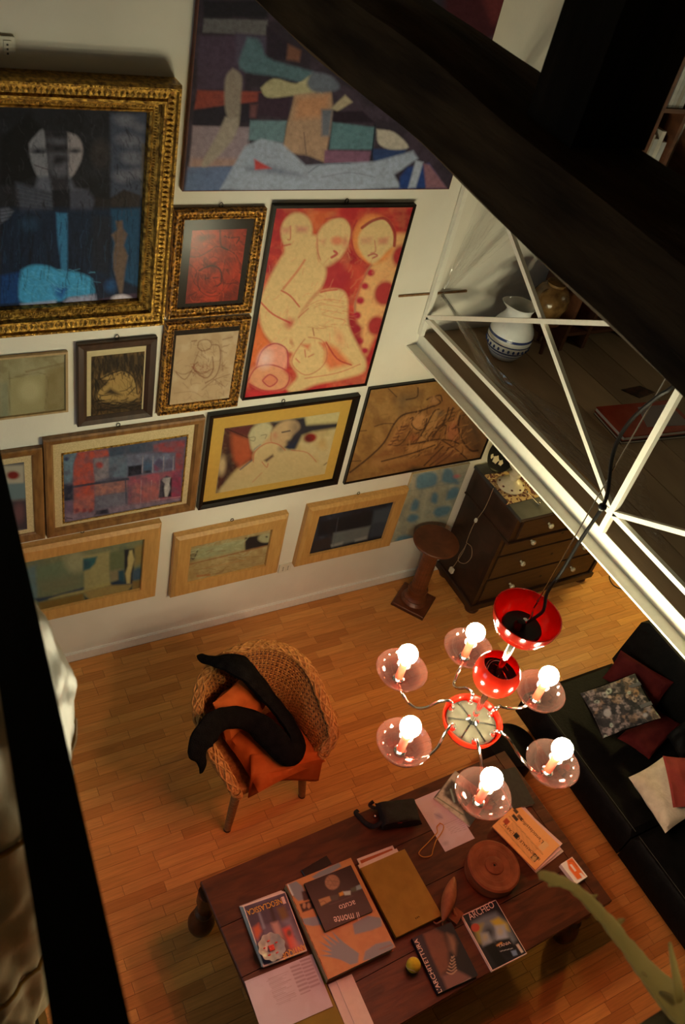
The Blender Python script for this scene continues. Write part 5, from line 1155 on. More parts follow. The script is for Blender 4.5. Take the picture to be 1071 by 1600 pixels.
MB().sphere(A_, .009, 10, 6).build('ball_end', M['chrome'], st, True); MB().sphere(B_ + (0, 0, .006), .011, 10, 6).build('ball_end', M['chrome'], st, True)
MB().tube(smooth_path([A_, (A_[0] + .01, A_[1], 1.05), (A_[0] + .012, A_[1], 1.0405)]), .002, 6).build('leg', M['chrome'], st)
for k in range(3): MB().tube([B_, (B_[0] + .03 + .012 * k, B_[1] + .03, 1.14), (B_[0] + .05 + .014 * k, B_[1] + .06, 1.16)], .0014, 5).build('prong', M['chrome'], st)
# lamp flex with switch hanging down the side of the chest
M['flex'] = plain('cream_flex', (.30, .20, .12), .5, .1)
fx = thing('lamp_flex', 'thin lamp flex with white switch and plug hanging down the side of the chest', 'cable', (CXL - .03, 2.92, .30))
YX = CXL - .035
cp = [onx(760, 790, YX), onx(752, 803, YX), onx(743, 815, YX), onx(735, 832, YX), onx(729, 848, YX)]
MB().tube(smooth_path([(YX, cp[0][1], 1.047), cp[0]] + cp[1:], 5), .0026, 6).build('flex_upper', M['flex'], fx, True)
lo = [onx(729, 848, YX), onx(737, 855, YX), onx(737, 870, YX), onx(728, 880, YX), onx(718, 878, YX), onx(717, 870, YX), onx(726, 856, YX), onx(729, 850, YX)]
MB().tube(smooth_path(lo + [onx(724, 862, YX), onx(714, 878, YX), onx(707, 888, YX)], 5), .0024, 6).build('flex_loop', M['flex'], fx, True)
c = onx(744, 813, YX - .004); MB().sphere(c, .02, 10, 8, (.5, .7, 1)).build('switch', M['ivory_plastic'], fx, True)
c = onx(706, 891, YX - .004); MB().obox(c, (.010, 0, 0), (0, .017, 0), (0, 0, .02)).build('plug', M['ivory_plastic'], fx)

# ---- column pedestal
M['ped_wood'] = noisy('red_brown_column_wood', (.10, .028, .010), (.175, .052, .018), (10, 10, 40), .38, dist=.5)
ped = thing('column_pedestal', 'wooden column pedestal with round top and square foot by the wall', 'pedestal', (3.225, 3.09, 0))
PX_, PY_ = 3.222, 3.088; pa = math.radians(36)
sq = lambda h: [(PX_ + rot2((a * h, b * h), pa)[0], PY_ + rot2((a * h, b * h), pa)[1]) for a, b in ((-1, -1), (1, -1), (1, 1), (-1, 1))]
MB().hexa(sq(.122), 0, .028, .004).build('square_foot', M['ped_wood'], ped)
MB().hexa(sq(.126), .002, .016, .0).build('foot_edge', M['table_dark'], ped)
MB().lathe([(.095, .028), (.098, .04), (.085, .052), (.078, .060), (.084, .072), (.075, .086), (.068, .10), (.070, .135), (.072, .14), (.072, .15), (.062, .155)], (PX_, PY_, 0), 32).build('base_rings', M['ped_wood'], ped, True)
MB().lathe([(.058, .155), (.055, .35), (.050, .56)], (PX_, PY_, 0), 64, jit=lambda a, h: 1 - .05 * (math.cos(16 * a) > .2)).build('fluted_shaft', M['ped_wood'], ped, True, 25)
MB().lathe([(.056, .56), (.066, .575), (.060, .59), (.075, .60)], (PX_, PY_, 0), 32).build('capital', M['ped_wood'], ped, True)
MB().lathe([(.150, .600), (.158, .606), (.160, .614), (.156, .622), (.0, .623)], (PX_, PY_, 0), 48).build('round_top', M['ped_wood'], ped, True)

# ---- black sofa
M['black_leather'] = noisy('black_leather', (.0035, .0033, .0033), (.006, .0056, .0056), 20, .55, bump=.25, bscale=60, spec=.09)
M['stitch'] = plain('grey_stitching', (.05, .048, .045), .8, .1)
SY1 = 1.95
sf = thing('black_sofa', 'long black leather sofa beneath the mezzanine edge', 'sofa', (3.7, .5, 0))
MB().box((3.40, -1.05, .06), (4.28, SY1 - .02, .20), .012).build('base', M['black_leather'], sf)
for k in range(3):
    y1 = SY1 - k * 1.0; y0 = y1 - .992
    s_ = MB().box((3.24, y0, .19), (3.97, y1, .425), .028).build('seat_cushion', M['black_leather'], sf, True)
    MB().box((3.275, y0 + .01, .4245), (3.278, y1 - .01, .4262)).build('seam', M['stitch'], s_)
    b0 = MB()
    b0.hexa([(3.93, y0), (4.26, y0), (4.26, y1), (3.93, y1)], .0, .40, .03)
    b0.v = [(x + (.07 * (z / .40) if x < 4.1 else .0), y, z + .43) for x, y, z in b0.v]
    bb = b0.build('back_cushion', M['black_leather'], sf, True)
    MB().box((4.03, y0 + .02, .8295), (4.033, y1 - .02, .8312)).build('seam', M['stitch'], bb)
MB().box((4.20, -1.05, .20), (4.32, SY1, .80), .02).build('back_panel', M['black_leather'], sf)
for x in (3.46, 4.2):
    for y in (-.95, .5, SY1 - .12): MB().lathe([(.02, 0), (.026, .06)], (x, y, 0), 12).build('foot', M['chrome'], sf)
pf = thing('leather_footstool', 'low round black leather footstool between table and sofa', 'footstool', (3.13, 1.72, 0))
MB().lathe([(.135, .05), (.155, .07), (.16, .20), (.148, .25), (.10, .27), (.0, .272)], (3.055, 1.74, 0), 32).build('padded_body', M['black_leather'], pf, True)
for k in range(4): MB().lathe([(.015, 0), (.018, .052)], (3.055 + .10 * math.cos(k * 1.57 + .7), 1.74 + .10 * math.sin(k * 1.57 + .7), 0), 10).build('foot', M['table_dark'], pf)

# ---- things on the sofa
M['maroon'] = noisy('maroon_cushion_cloth', (.050, .005, .006), (.085, .010, .010), 12, .85, bump=.2, bscale=80, spec=.1)
M['cream_fur'] = noisy('cream_velour', (.50, .42, .32), (.64, .55, .43), 18, .95, bump=.5, bscale=60, sheen=.3)
M['red_cloth'] = noisy('red_cloth', (.20, .015, .012), (.27, .028, .02), 10, .85)
def cush(name, label, pxs, z, ez, mat, seed, cat='cushion'):
    """cushion from four image corners lying at height z (one z or one per corner)"""
    zs = z if hasattr(z, '__len__') else (z,) * 4
    P = [onz(px, py, zz) for (px, py), zz in zip(pxs, zs)]
    c = sum(P) / 4; ex = ((P[1] - P[0]) + (P[2] - P[3])) / 4; ey = ((P[3] - P[0]) + (P[2] - P[1])) / 4
    n = np.cross(ex, ey); n /= np.linalg.norm(n); n = n if n[2] > 0 else -n
    return tag(pillow(c, ex, ey, n * ez, 5, 22, 22, seed=seed).build(name, M[mat], None, True), label, cat)
cush('sofa_cushion', 'maroon cushion against the sofa back behind the flowered bag', [(940, 1063), (972, 1012), (1052, 1070), (1025, 1106)], (.53, .70, .70, .53), .03, 'maroon', 1)
cush('sofa_cushion', 'maroon cushion lying under the flowered bag on the sofa seat', [(962, 1154), (1020, 1100), (1062, 1132), (1018, 1186)], (.485, .56, .56, .485), .035, 'maroon', 2)
cush('sofa_cushion', 'cream velour cushion on the sofa by the picture edge', [(978, 1211), (1042, 1185), (1092, 1262), (1045, 1306)], (.50, .56, .56, .50), .05, 'cream_fur', 4)
cush('folded_red_cloth', 'folded red cloth lying across the cream cushion', [(1036, 1186), (1090, 1178), (1110, 1270), (1052, 1256)], (.625, .64, .64, .625), .012, 'red_cloth', 5, 'cloth')
cush('leather_pad', 'black leather bolster on the sofa between red and cream cushions', [(1045, 1150), (1090, 1110), (1120, 1150), (1062, 1190)], (.56, .78, .78, .56), .040, 'black_leather', 6, 'bolster')
# flowered fabric bag
bag = thing('flowered_bag', 'black, pink and cream flowered fabric bag on the sofa cushions', 'bag', onz(970, 1110, .5))
BP = [onz(909, 1085, .52), onz(990, 1050, .70), onz(1036, 1124, .70), onz(940, 1152, .52)]
bu = ((BP[1] - BP[0]) + (BP[2] - BP[3])) / 2; bv = ((BP[3] - BP[0]) + (BP[2] - BP[1])) / 2; bc_ = sum(BP) / 4
bn = np.cross(bu, bv); bn /= np.linalg.norm(bn); bn = bn if bn[2] > 0 else -bn
def pbag(A):
    A.fill((74, 56, 54)); A.mottle((150, 112, 108), 9, .9, .42, .58).mottle((20, 16, 18), 7, .9, .48, .56).mottle((178, 120, 92), 14, .5, .55, .65).mottle((26, 22, 22), 4, .6, .5, .56)
    r = random.Random(4)
    for k in range(46):
        x, y = r.uniform(440, 930), r.uniform(430, 840); c = r.choice([(196, 176, 160), (206, 150, 128), (24, 20, 22), (24, 20, 22), (176, 112, 76), (170, 140, 138)])
        s = r.uniform(9, 26); A.ell(x, y, s, s * r.uniform(.6, 1), c, r.uniform(0, 180), 1, .85)
        if r.random() < .6: A.ell(x, y, s * .5, s * .4, (30, 24, 26), 0, .8, .8)
    for k in range(26):
        x, y = r.uniform(440, 930), r.uniform(430, 840); a = r.uniform(0, 6.3); A.line([(x, y), (x + 30 * math.cos(a), y + 30 * math.sin(a)), (x + 50 * math.cos(a + .6), y + 50 * math.sin(a + .6))], 5, (18, 15, 18), .8)
def bagfn(u, v):
    b = math.sin(math.pi * min(max(u, 0), 1)) ** .5 * math.sin(math.pi * min(max(v, 0), 1)) ** .5
    return bc_ + bu * (u - .5) * (1 - .06 * math.sin(math.pi * v)) + bv * (v - .5) * (1 - .05 * math.sin(math.pi * u)) + bn * (.05 * b + .008 * noise.noise(Vector((u * 4, v * 4, 1))))
M['cloth_print'] = attr_mat('printed_cotton', .85, .08, 120)
def notch(u, v): return bagfn(u, v)
sheet('front_panel', M['cloth_print'], notch, 80, 70, (176, 140, 120), pbag, bag, 3.952, 800, 940)
mb = MB(); mb.grid(lambda u, v: bc_ + bu * (u - .5) + bv * (v - .5) - bn * .045 * (math.sin(math.pi * u) * math.sin(math.pi * v)) ** .5, 14, 12); mb.build('back_panel', M['black_knit'], bag, True)
M['grey_strap'] = plain('grey_webbing', (.10, .10, .105), .8, .1)
for v0 in (.28, .72):
    MB().obox(bagfn(.90, v0) + bn * .006, bu * .10, bv * .035, bn * .003).build('strap', M['grey_strap'], bag)
# ================================================================ THINGS ON THE LOW TABLE
M['paper'] = plain('white_paper', (.74, .68, .64), .8, .03, spec=.1)
M['page_edges'] = noisy('page_edges', (.50, .44, .38), (.66, .60, .53), (4, 4, 400), .85, spec=.1)
M['ink_black'] = plain('black_ink', (.006, .006, .006), .6, .1, spec=.1)
M['ink_white'] = plain('white_ink', (.74, .66, .62), .6, .05)
M['ink_yellow'] = plain('yellow_ink', (.72, .46, .03), .6, .05)
M['ink_grey'] = plain('grey_ink', (.28, .22, .22), .6, .05)
def fit(pxs, z):
    """rectangle on the plane z from four image corners TL, TR, BR, BL"""
    P = [onz(a, b, z) for a, b in pxs]; c = sum(P) / 4
    u = ((P[1] - P[0]) + (P[2] - P[3])) / 2; v = ((P[0] - P[3]) + (P[1] - P[2])) / 2
    ang = .5 * (math.atan2(u[1], u[0]) + math.atan2(-v[0], v[1]))
    return c, ang, float(np.linalg.norm(u[:2])), float(np.linalg.norm(v[:2]))
class Flat:
    """a book, magazine or sheet lying on the table"""
    def __init__(s, name, label, cat, pxs, z0, h, group=None):
        s.z0, s.z1 = z0, z0 + h; s.c, s.a, s.w, s.d = fit(pxs, s.z1)
        s.root = thing(name, label, cat, (s.c[0], s.c[1], z0), group)
    def p(s, u, v, z): q = rot2((u * s.w / 2, v * s.d / 2), s.a); return np.array((s.c[0] + q[0], s.c[1] + q[1], z))
    def quad(s, u0, u1, v0, v1): return [s.p(u0, v0, 0)[:2], s.p(u1, v0, 0)[:2], s.p(u1, v1, 0)[:2], s.p(u0, v1, 0)[:2]]
    def block(s, name, mat, z0=None, z1=None, u0=-1, u1=1, v0=-1, v1=1, bev=.0, shift=(0, 0), rot=0):
        q = s.quad(u0, u1, v0, v1)
        if rot:
            q = [s.c[:2] + rot2(np.array(p) - s.c[:2], rot)[:2] for p in q]
        q = [np.array(p) + np.array(shift) for p in q]
        return MB().hexa(q, s.z0 if z0 is None else z0, s.z1 if z1 is None else z1, bev).build(name, mat, s.root)
    def printed(s, name, n, paint, sc, ox, oy, white=(186, 124, 112), mat='gloss_print', u0=-1, u1=1, v0=-1, v1=1, dz=.0004, parent=None):
        nu = max(6, int(math.sqrt(n * s.w / s.d))); nv = max(6, int(n / nu))
        return sheet(name, M[mat], lambda u, v: s.p(u0 + (u1 - u0) * u, v1 + (v0 - v1) * v, s.z1 + dz), nu, nv, white, paint, parent or s.root, sc, ox, oy)
    def text(s, body, a, b, mat, name='lettering', hscale=1.0, size=None, dz=.0009, z=None):
        """lettering whose first line runs from image point a to b"""
        z = s.z1 if z is None else z
        A, B = onz(*a, z), onz(*b, z)
        return lay_text(body, A, B, z + dz, mat, s.root, name, hscale, size)
def lay_text(body, A, B, z, mat, parent, name, hscale=1.0, height=None):
    cu = bpy.data.curves.new('lettering', 'FONT'); cu.body = body; cu.size = 1; cu.extrude = 0; cu.resolution_u = 3
    tmp = bpy.data.objects.new('lettering', cu); col.objects.link(tmp)
    dg = bpy.context.evaluated_depsgraph_get(); dg.update()
    me = bpy.data.meshes.new_from_object(tmp.evaluated_get(dg))
    bpy.data.objects.remove(tmp); bpy.data.curves.remove(cu)
    n = len(me.vertices); co = np.empty(n * 3); me.vertices.foreach_get('co', co); co = co.reshape(-1, 3)
    x0, x1 = co[:, 0].min(), co[:, 0].max()
    d = (B - A)[:2]; L_ = np.linalg.norm(d); ang = math.atan2(d[1], d[0])
    sx = L_ / (x1 - x0); sy = height / .70 if height else sx * hscale
    X = (co[:, 0] - x0) * sx; Y = co[:, 1] * sy
    W = np.stack((A[0] + X * math.cos(ang) - Y * math.sin(ang), A[1] + X * math.sin(ang) + Y * math.cos(ang), np.full(n, z)), 1)
    iv = np.array(wmat(parent).inverted()); W = W @ iv[:3, :3].T + iv[:3, 3]
    off = np.array((W[:, 0].mean(), W[:, 1].mean(), W[:, 2].min())); W -= off
    me.vertices.foreach_set('co', W.ravel()); me.update(); me.materials.clear(); me.materials.append(mat)
    o = bpy.data.objects.new(name, me); col.objects.link(o); o.location = tuple(off); o.parent = parent
    return o
T0 = TZ + .0005

# magazine pile at the left end
pxm = [(378, 1415), (445, 1394), (482, 1486), (413, 1509)]
under = Flat('magazine', 'grey magazine at the bottom of the pile under the antiques magazine', 'magazine', pxm, T0, .008); under.block('pages', M['paper'], shift=(-.010, .008), rot=.03); MB().hexa([p + np.array((-.010, .008)) for p in under.quad(-.985, .985, -.985, .985)], T0 + .0081, T0 + .0086).build('cover', M['ink_grey'], under.root)
mid_ = Flat('magazine', 'white magazine in the middle of the pile under the antiques magazine', 'magazine', pxm, T0 + .009, .008); mid_.block('pages', M['paper'], shift=(-.005, .004), rot=.015)
mag = Flat('antiques_magazine', 'magazine with red glass cover and yellow title, topmost of its pile', 'magazine', pxm, T0 + .0175, .010)
mag.block('pages', M['paper'])
def pm(A):
    A.g = np.array((.8, .8, .8)); P = A.poly; A.fill((92, 56, 66)); A.mottle((66, 40, 48), 10, .7)
    P([(90, 280), (450, 140), (560, 350), (450, 420), (150, 450)], (60, 36, 44), 3, .8); P([(420, 260), (500, 240), (540, 350), (480, 400)], (116, 62, 24), 3, .8); P([(360, 200), (420, 400), (380, 410), (330, 220)], (44, 26, 28), 2); P([(240, 300), (300, 470), (280, 480), (225, 310)], (150, 110, 116), 2, .8)
    P([(170, 470), (230, 420), (260, 500), (220, 590), (190, 560)], (196, 62, 34), 3); P([(360, 420), (430, 400), (520, 640), (440, 620)], (178, 96, 84), 3); P([(480, 480), (560, 440), (600, 560), (650, 660), (560, 690), (520, 580)], (206, 46, 30), 3); P([(560, 560), (700, 660), (720, 720), (600, 720)], (198, 70, 60), 4); A.ell(550, 520, 26, 34, (92, 34, 28), 0, 2); P([(470, 400), (560, 360), (700, 660), (640, 660), (570, 460)], (120, 84, 92), 4, .7); P([(440, 560), (520, 640), (540, 760), (480, 820), (430, 800)], (70, 24, 24), 4)
    P([(260, 620), (500, 580), (520, 800), (300, 840)], (90, 36, 34), 6, .7)
mag.printed('cover', 5000, pm, 6.69, 370, 1380, u0=-.96, u1=.96, v0=-.96, v1=.96)
mag.text('NEOCLASSICA', (438.5, 1403.5), (385, 1422.5), M['ink_yellow'], 'title_lettering', size=.026)
mag.text('ANTIQUE', (476, 1474), (440, 1491), M['ink_yellow'], 'subtitle_lettering', size=.028)
for v_ in (0,): MB().hexa([np.array(p) for p in [mag.p(.72, .62, 0)[:2], mag.p(.86, .62, 0)[:2], mag.p(.86, .86, 0)[:2], mag.p(.72, .86, 0)[:2]]], mag.z1 + .0006, mag.z1 + .0009).build('barcode', M['ink_white'], mag.root)
# glass dish on it
M['dish_glass'] = noisy('frosted_blue_glass', (.34, .38, .37), (.46, .50, .48), 30, .18, spec=.5)
M['red_candle'] = noisy('red_glass_centre', (.55, .02, .015), (.8, .12, .08), 120, .15, coat=1.0)
ds = thing('glass_dish', 'scalloped pale glass dish with a red centre on the antiques magazine', 'dish', onz(424, 1481, mag.z1 + .001))
dc = onz(424.5, 1481, mag.z1 + .012); dc[2] = mag.z1 + .0012
jit = lambda a, h: 1 + .05 * math.cos(10 * a)
MB().lathe([(.022, 0), (.030, .002), (.046, .012), (.058, .022), (.060, .0235), (.056, .023), (.042, .014), (.026, .006), (.0, .005)], dc, 60, cap=False, jit=jit).build('scalloped_bowl', M['dish_glass'], ds, True)
MB().hexa([dc[:2] + np.array(q) for q in ((-.013, -.012), (.012, -.014), (.014, .011), (-.012, .013))], dc[2] + .0052, dc[2] + .016, .003).build('red_glass_block', M['red_candle'], ds)
for k in range(5):
    a = 1.2 * k + .4; MB().sphere(dc + np.array((.032 * math.cos(a), .032 * math.sin(a), .011)), .005, 8, 5, (1.6, .7, .5)).build('red_glass_drop', M['red_candle'], ds, True)
# pink leaflet and green booklet at the near edge
gb = Flat('green_booklet', 'olive green booklet under the pink leaflet at the near table edge', 'booklet', [(388, 1537), (487, 1490), (545, 1612), (440, 1660)], T0, .006)
gb.block('pages', M['paper']); M['olive_cover'] = noisy('olive_cover', (.185, .150, .012), (.225, .185, .018), 8, .5, spec=.2)
gb.block('cover', M['olive_cover'], gb.z1, gb.z1 + .001)
lf = Flat('pink_leaflet', 'pink printed leaflet lying on the olive booklet', 'leaflet', [(387, 1535), (486.5, 1488), (520, 1570), (409, 1624)], T0 + .0075, .003)
M['pink_paper'] = plain('pink_paper', (.72, .56, .56), .8, .03, spec=.1)
lf.block('sheets', M['pink_paper'])
def plf(A):
    A.g = np.array((1, 1, 1)); A.fill((166, 106, 102)); A.mottle((172, 112, 108), 20, .5); K = (118, 62, 62)
    e1 = np.array((.92, -.39)); e2 = np.array((.37, .93)); o = np.array((250, 1070))
    for k in range(11):
        for j in range(2): pass
    for c0, c1, y0, y1, stp in ((330, 440, 0, 330, 9), (450, 560, -20, 320, 9)):
        for k in range(int((y1 - y0) / stp)):
            a = np.array((250, 1000)) + e1 * c0 + e2 * (y0 + k * stp); b = np.array((250, 1000)) + e1 * c1 + e2 * (y0 + k * stp); A.line([a, b], 4, K, .75, .3)
    r = random.Random(2)
    for k in range(24):
        s0 = r.uniform(60, 90); a = np.array((250, 1040)) + e1 * s0 + e2 * (k * 13); b = a + e1 * r.uniform(120, 230); A.line([a, b], 4.5, K, .6, .3)
    A.line([(110, 1035), (780, 725)], 4, (140, 84, 80), .7)
lf.printed('printed_page', 9000, plf, 6.69, 370, 1380, white=(186, 124, 112), mat='print')
wl = Flat('white_leaflet', 'folded white leaflet beside the big hand-print book at the near edge', 'leaflet', [(511, 1537), (548, 1525), (588, 1600), (548, 1618)], T0, .004)
wl.block('sheets', M['paper']); wl.block('fold', M['paper'], wl.z1, wl.z1 + .004, -.35, .0, -1, 1, .0015)

# big book with hand prints, black book on top
big = Flat('hand_print_book', 'thick terracotta book with pale hand prints on the cover', 'book', [(448.5, 1380), (549, 1341), (617.5, 1478), (513, 1533)], T0, .048)
M['terracotta'] = plain('terracotta_boards', (.40, .125, .045), .5, .05, spec=.2); M['tan_spine'] = noisy('tan_spine', (.40, .25, .12), (.50, .33, .17), 10, .6, spec=.2)
big.block('page_block', M['page_edges'], T0 + .004, big.z1 - .004, -.975, .975, -.975, .975); big.block('back_board', M['terracotta'], T0, T0 + .004); big.block('front_board', M['terracotta'], big.z1 - .004, big.z1)
sp = big.block('spine', M['tan_spine'], T0, big.z1 - .0002, -1.012, -.985)
def pbk(A):
    A.g = np.array((.86, .86, .86)); P = A.poly; A.fill((176, 92, 48)); A.mottle((164, 80, 40), 12, .5); G = (112, 92, 88)
    P([(490, 250), (530, 235), (560, 260), (580, 320), (540, 330), (500, 290)], G, 1); P([(605, 215), (640, 190), (735, 145), (745, 165), (690, 200), (620, 225)], G, 1)
    P([(555, 415), (650, 400), (670, 440), (610, 450), (560, 440)], G, 1); P([(800, 440), (870, 400), (935, 410), (940, 450), (890, 470), (810, 490)], G, 1); P([(850, 615), (860, 570), (910, 535), (980, 520), (1000, 545), (960, 600)], G, 1)
    P([(700, 475), (760, 530), (830, 580), (825, 625), (790, 635), (740, 610), (700, 600), (645, 590), (700, 585), (650, 565), (700, 570), (642, 525), (700, 550), (650, 495), (720, 540), (660, 480), (735, 530)], G, .8)
    A.line([(490, 255), (512, 300)], 10, (196, 186, 170), .8)
    P([(555, 285), (600, 275), (605, 320), (565, 330)], (40, 20, 14), 1); P([(545, 345), (620, 320), (630, 360), (560, 385)], (40, 20, 14), 1); A.line([(930, 560), (985, 540)], 6, (120, 56, 30), .7)
    for x in (568, 590): A.ell(x, 352, 8, 14, (150, 86, 52), 0, .6)
big.printed('cover_print', 9000, pbk, 3.06, 290, 1300, white=(184, 128, 112), u0=-.985, u1=1, v0=-1, v1=1)
for k in range(9):
    v0 = .78 - .17 * k; MB().hexa([big.p(-1.0, v0, 0)[:2], big.p(-.992, v0, 0)[:2], big.p(-.992, v0 - .11, 0)[:2], big.p(-1.0, v0 - .11, 0)[:2]], big.z1 - .0002, big.z1 + .0006).build('spine_letter_block', M['ink_black'], sp)
mo = Flat('black_book', 'black book with a bronze medallion lying on the hand-print book', 'book', [(475, 1381), (549.5, 1351), (582, 1423.5), (509.5, 1455)], big.z1 + .001, .014)
M['book_black'] = plain('black_cover', (.007, .006, .006), .32, .1, spec=.3)
mo.block('page_block', M['page_edges'], mo.z0 + .002, mo.z1 - .002, -.985, .975, -.985, .985); mo.block('back_board', M['book_black'], mo.z0, mo.z0 + .002); mo.block('front_board', M['book_black'], mo.z1 - .002, mo.z1)
mo.block('spine', M['book_black'], mo.z0, mo.z1, -1.0, -.985)
def pmo(A):
    A.fill((16, 11, 11)); A.ell(295, 348, 68, 70, (150, 88, 66), 0, 1); A.grain(3, .3)
    A.line([(240, 330), (350, 345)], 5, (96, 52, 40), .6); A.line([(250, 370), (340, 380)], 5, (96, 52, 40), .6); A.line([(260, 300), (320, 390)], 4, (96, 52, 40), .5); A.line([(330, 300), (270, 395)], 4, (96, 52, 40), .5)
    for q, c in (([(165, 510), (270, 475), (285, 520), (190, 570)], (170, 100, 62)), ([(270, 475), (355, 460), (350, 510), (290, 520)], (44, 40, 36)), ([(355, 450), (395, 430), (400, 465), (365, 480)], (206, 120, 30)), ([(395, 435), (465, 425), (465, 465), (410, 470)], (176, 160, 156)), ([(465, 405), (515, 385), (520, 430), (470, 440)], (52, 60, 48)), ([(515, 385), (560, 365), (575, 405), (520, 425)], (120, 124, 132))): A.poly(q, c, .8)
    A.line([(180, 540), (215, 520), (240, 545)], 8, (96, 40, 28), .7); A.line([(270, 555), (360, 525), (485, 475)], 8, (70, 46, 46), .7)
mo.printed('cover_print', 5000, pmo, 5.95, 470, 1320, white=(184, 128, 112))
mo.text('il monte', (560.5, 1425), (521, 1433), M['ink_white'], 'title_lettering', size=.036); mo.text('acuto', (554, 1406.5), (529, 1415), M['ink_white'], 'title_lettering', size=.028)
bx_ = Flat('black_case', 'thin black flat case behind the hand-print book', 'case', [(471, 1360), (510, 1336), (520, 1350), (478, 1371)], T0, .010); bx_.block('body', M['book_black'], bev=.002); bx_.block('lid_line', M['ink_grey'], bx_.z0 + .004, bx_.z0 + .005, -1.004, 1.004, -1.004, 1.004)

# olive book on papers
M['olive_board'] = noisy('olive_yellow_boards', (.30, .20, .035), (.36, .245, .045), 14, .6, spec=.15)
rp_ = Flat('red_edged_folder', 'white folder with a red border sticking out behind the olive book', 'folder', [(556, 1342), (613, 1322), (672, 1432), (614, 1454)], T0, .005); rp_.block('sheets', M['paper']); rp_.block('red_border', M['terracotta'], rp_.z1, rp_.z1 + .0008, -.9, .9, .82, .93)
wp = Flat('white_papers', 'stack of white sheets between the red folder and the olive book', 'paper', [(558, 1352), (620, 1326), (680, 1432), (618, 1460)], T0 + .0068, .006); wp.block('sheets', M['paper'])
ol = Flat('olive_book', 'plain olive yellow book lying on white papers', 'book', [(562, 1356), (634, 1327), (689.5, 1429), (621, 1466)], T0 + .0136, .020)
ol.block('page_block', M['page_edges'], ol.z0 + .0025, ol.z1 - .0025, -.97, .97, -.97, .97); ol.block('back_board', M['olive_board'], ol.z0, ol.z0 + .0025); ol.block('front_board', M['olive_board'], ol.z1 - .0025, ol.z1); ol.block('spine', M['olive_board'], ol.z0, ol.z1, -1.0, -.98)
ol.text('IB', (650.5, 1436.5), (656.5, 1433), M['ink_black'], 'small_mark', size=.008)

# camera bag
M['nylon'] = noisy('black_nylon', (.006, .006, .0065), (.012, .012, .013), 60, .55, bump=.4, bscale=300, spec=.25)
cb = Flat('camera_bag', 'small black camera bag with a loose strap at the far table edge', 'bag', [(592, 1253), (648, 1243), (662, 1283), (598, 1291)], T0, .07)
pillow(np.array((cb.c[0], cb.c[1], T0 + .041)), rot2((cb.w / 2 * 1.04, 0), cb.a), rot2((0, cb.d / 2 * 1.04), cb.a), (0, 0, .037), 9, 20, 16, wob=.003).build('bag_body', M['nylon'], cb.root, True)
for k in (-1, 1): MB().tube(smooth_path([cb.p(-.75, .75 * k, T0 + .069), cb.p(.0, .78 * k, T0 + .0735), cb.p(.8, .72 * k, T0 + .069)], 5), .0028, 6).build('piping', M['ink_black'], cb.root, True)
MB().tube(smooth_path([cb.p(-.55, -.7, T0 + .073), cb.p(-.62, .0, T0 + .0755), cb.p(-.5, .7, T0 + .073)], 6), .002, 6).build('zip', M['ink_grey'], cb.root, True)
MB().obox(cb.p(-.15, -.86, T0 + .066), rot2((.013, 0), cb.a), rot2((0, .003), cb.a), (0, 0, .003)).build('red_tab', M['red_cloth'], cb.root)
MB().tube(smooth_path([cb.p(-.95, -.5, T0 + .05), onz(585, 1291, T0 + .03), onz(572, 1286, T0 + .012), onz(563, 1277, T0 + .012), onz(556, 1270, T0 + .010), onz(560, 1266, T0 + .012)], 6), .012, 8, flat=.3).build('strap', M['nylon'], cb.root, True)
MB().tube(smooth_path([cb.p(-.9, .6, T0 + .05), onz(585, 1262, T0 + .03), onz(578, 1258, T0 + .03), onz(584, 1252, T0 + .045)], 5), .010, 8, flat=.35).build('strap_loop', M['nylon'], cb.root, True)
MB().sphere(onz(587, 1275, T0 + .012), .008, 10, 6, (1, 1, .6)).build('buckle', M['chrome'], cb.root, True)

# letter, photo magazine, cord
le = Flat('letter', 'pale pink letter beside the camera bag under the yellow cord', 'letter', [(652.5, 1249), (690, 1231.5), (744, 1308), (692, 1334)], T0, .0012); le.block('sheet', M['pink_paper'])
def ple(A):
    A.g = np.array((1, 1, 1)); A.fill((168, 112, 106)); A.mottle((176, 120, 114), 18, .6); K = (112, 74, 74)
    for k in range(7): A.line([(690 + 8 * k, 470 + 10 * k - 30), (810 + 6 * k, 405 + 14 * k - 20)], 3.2, K, .5, .3)
    A.ell(650, 380, 26, 20, (122, 84, 96), 25, 2, .6); A.line([(620, 365), (680, 395)], 4, (104, 70, 84), .6); A.ell(700, 570, 20, 14, (130, 90, 90), -20, 2, .6); A.line([(660, 440), (760, 395)], 3, K, .5, .3)
le.printed('printed_face', 4500, ple, 4.4625, 540, 1190, white=(186, 128, 112), mat='print')
pm_ = Flat('photo_magazine', 'magazine with a dark stone photograph under the hanging lamp cup', 'magazine', [(681, 1245), (711, 1203), (764, 1245), (735, 1296)], T0 + .002, .009)
pm_.block('pages', M['paper'])
def ppm(A):
    A.g = np.array((.85, .85, .85)); A.fill((190, 132, 112)); P = A.poly; P([(690, 190), (740, 125), (900, 240), (880, 400), (800, 330), (690, 235)], (62, 38, 34), 2, tex=.3); A.mottle((110, 70, 60), 6, .4); A.line([(735, 195), (760, 280)], 12, (150, 130, 116), .7); P([(830, 330), (1000, 430), (880, 480), (820, 370)], (66, 46, 42), 3); A.line([(625, 245), (760, 55)], 14, (24, 14, 12), .9); A.line([(640, 250), (820, 370)], 7, (50, 60, 30), .8)
pm_.printed('cover', 5000, ppm, 4.4625, 540, 1190)
M['gold_cord'] = plain('yellow_cord', (.52, .26, .04), .7, .1)
cd_px = [(687, 1287), (683, 1292), (684, 1300), (679, 1306), (668, 1318), (658, 1328), (655, 1334), (662, 1339), (674, 1337), (677, 1328), (682, 1313), (688, 1305), (693, 1296), (693, 1289), (687, 1286)]
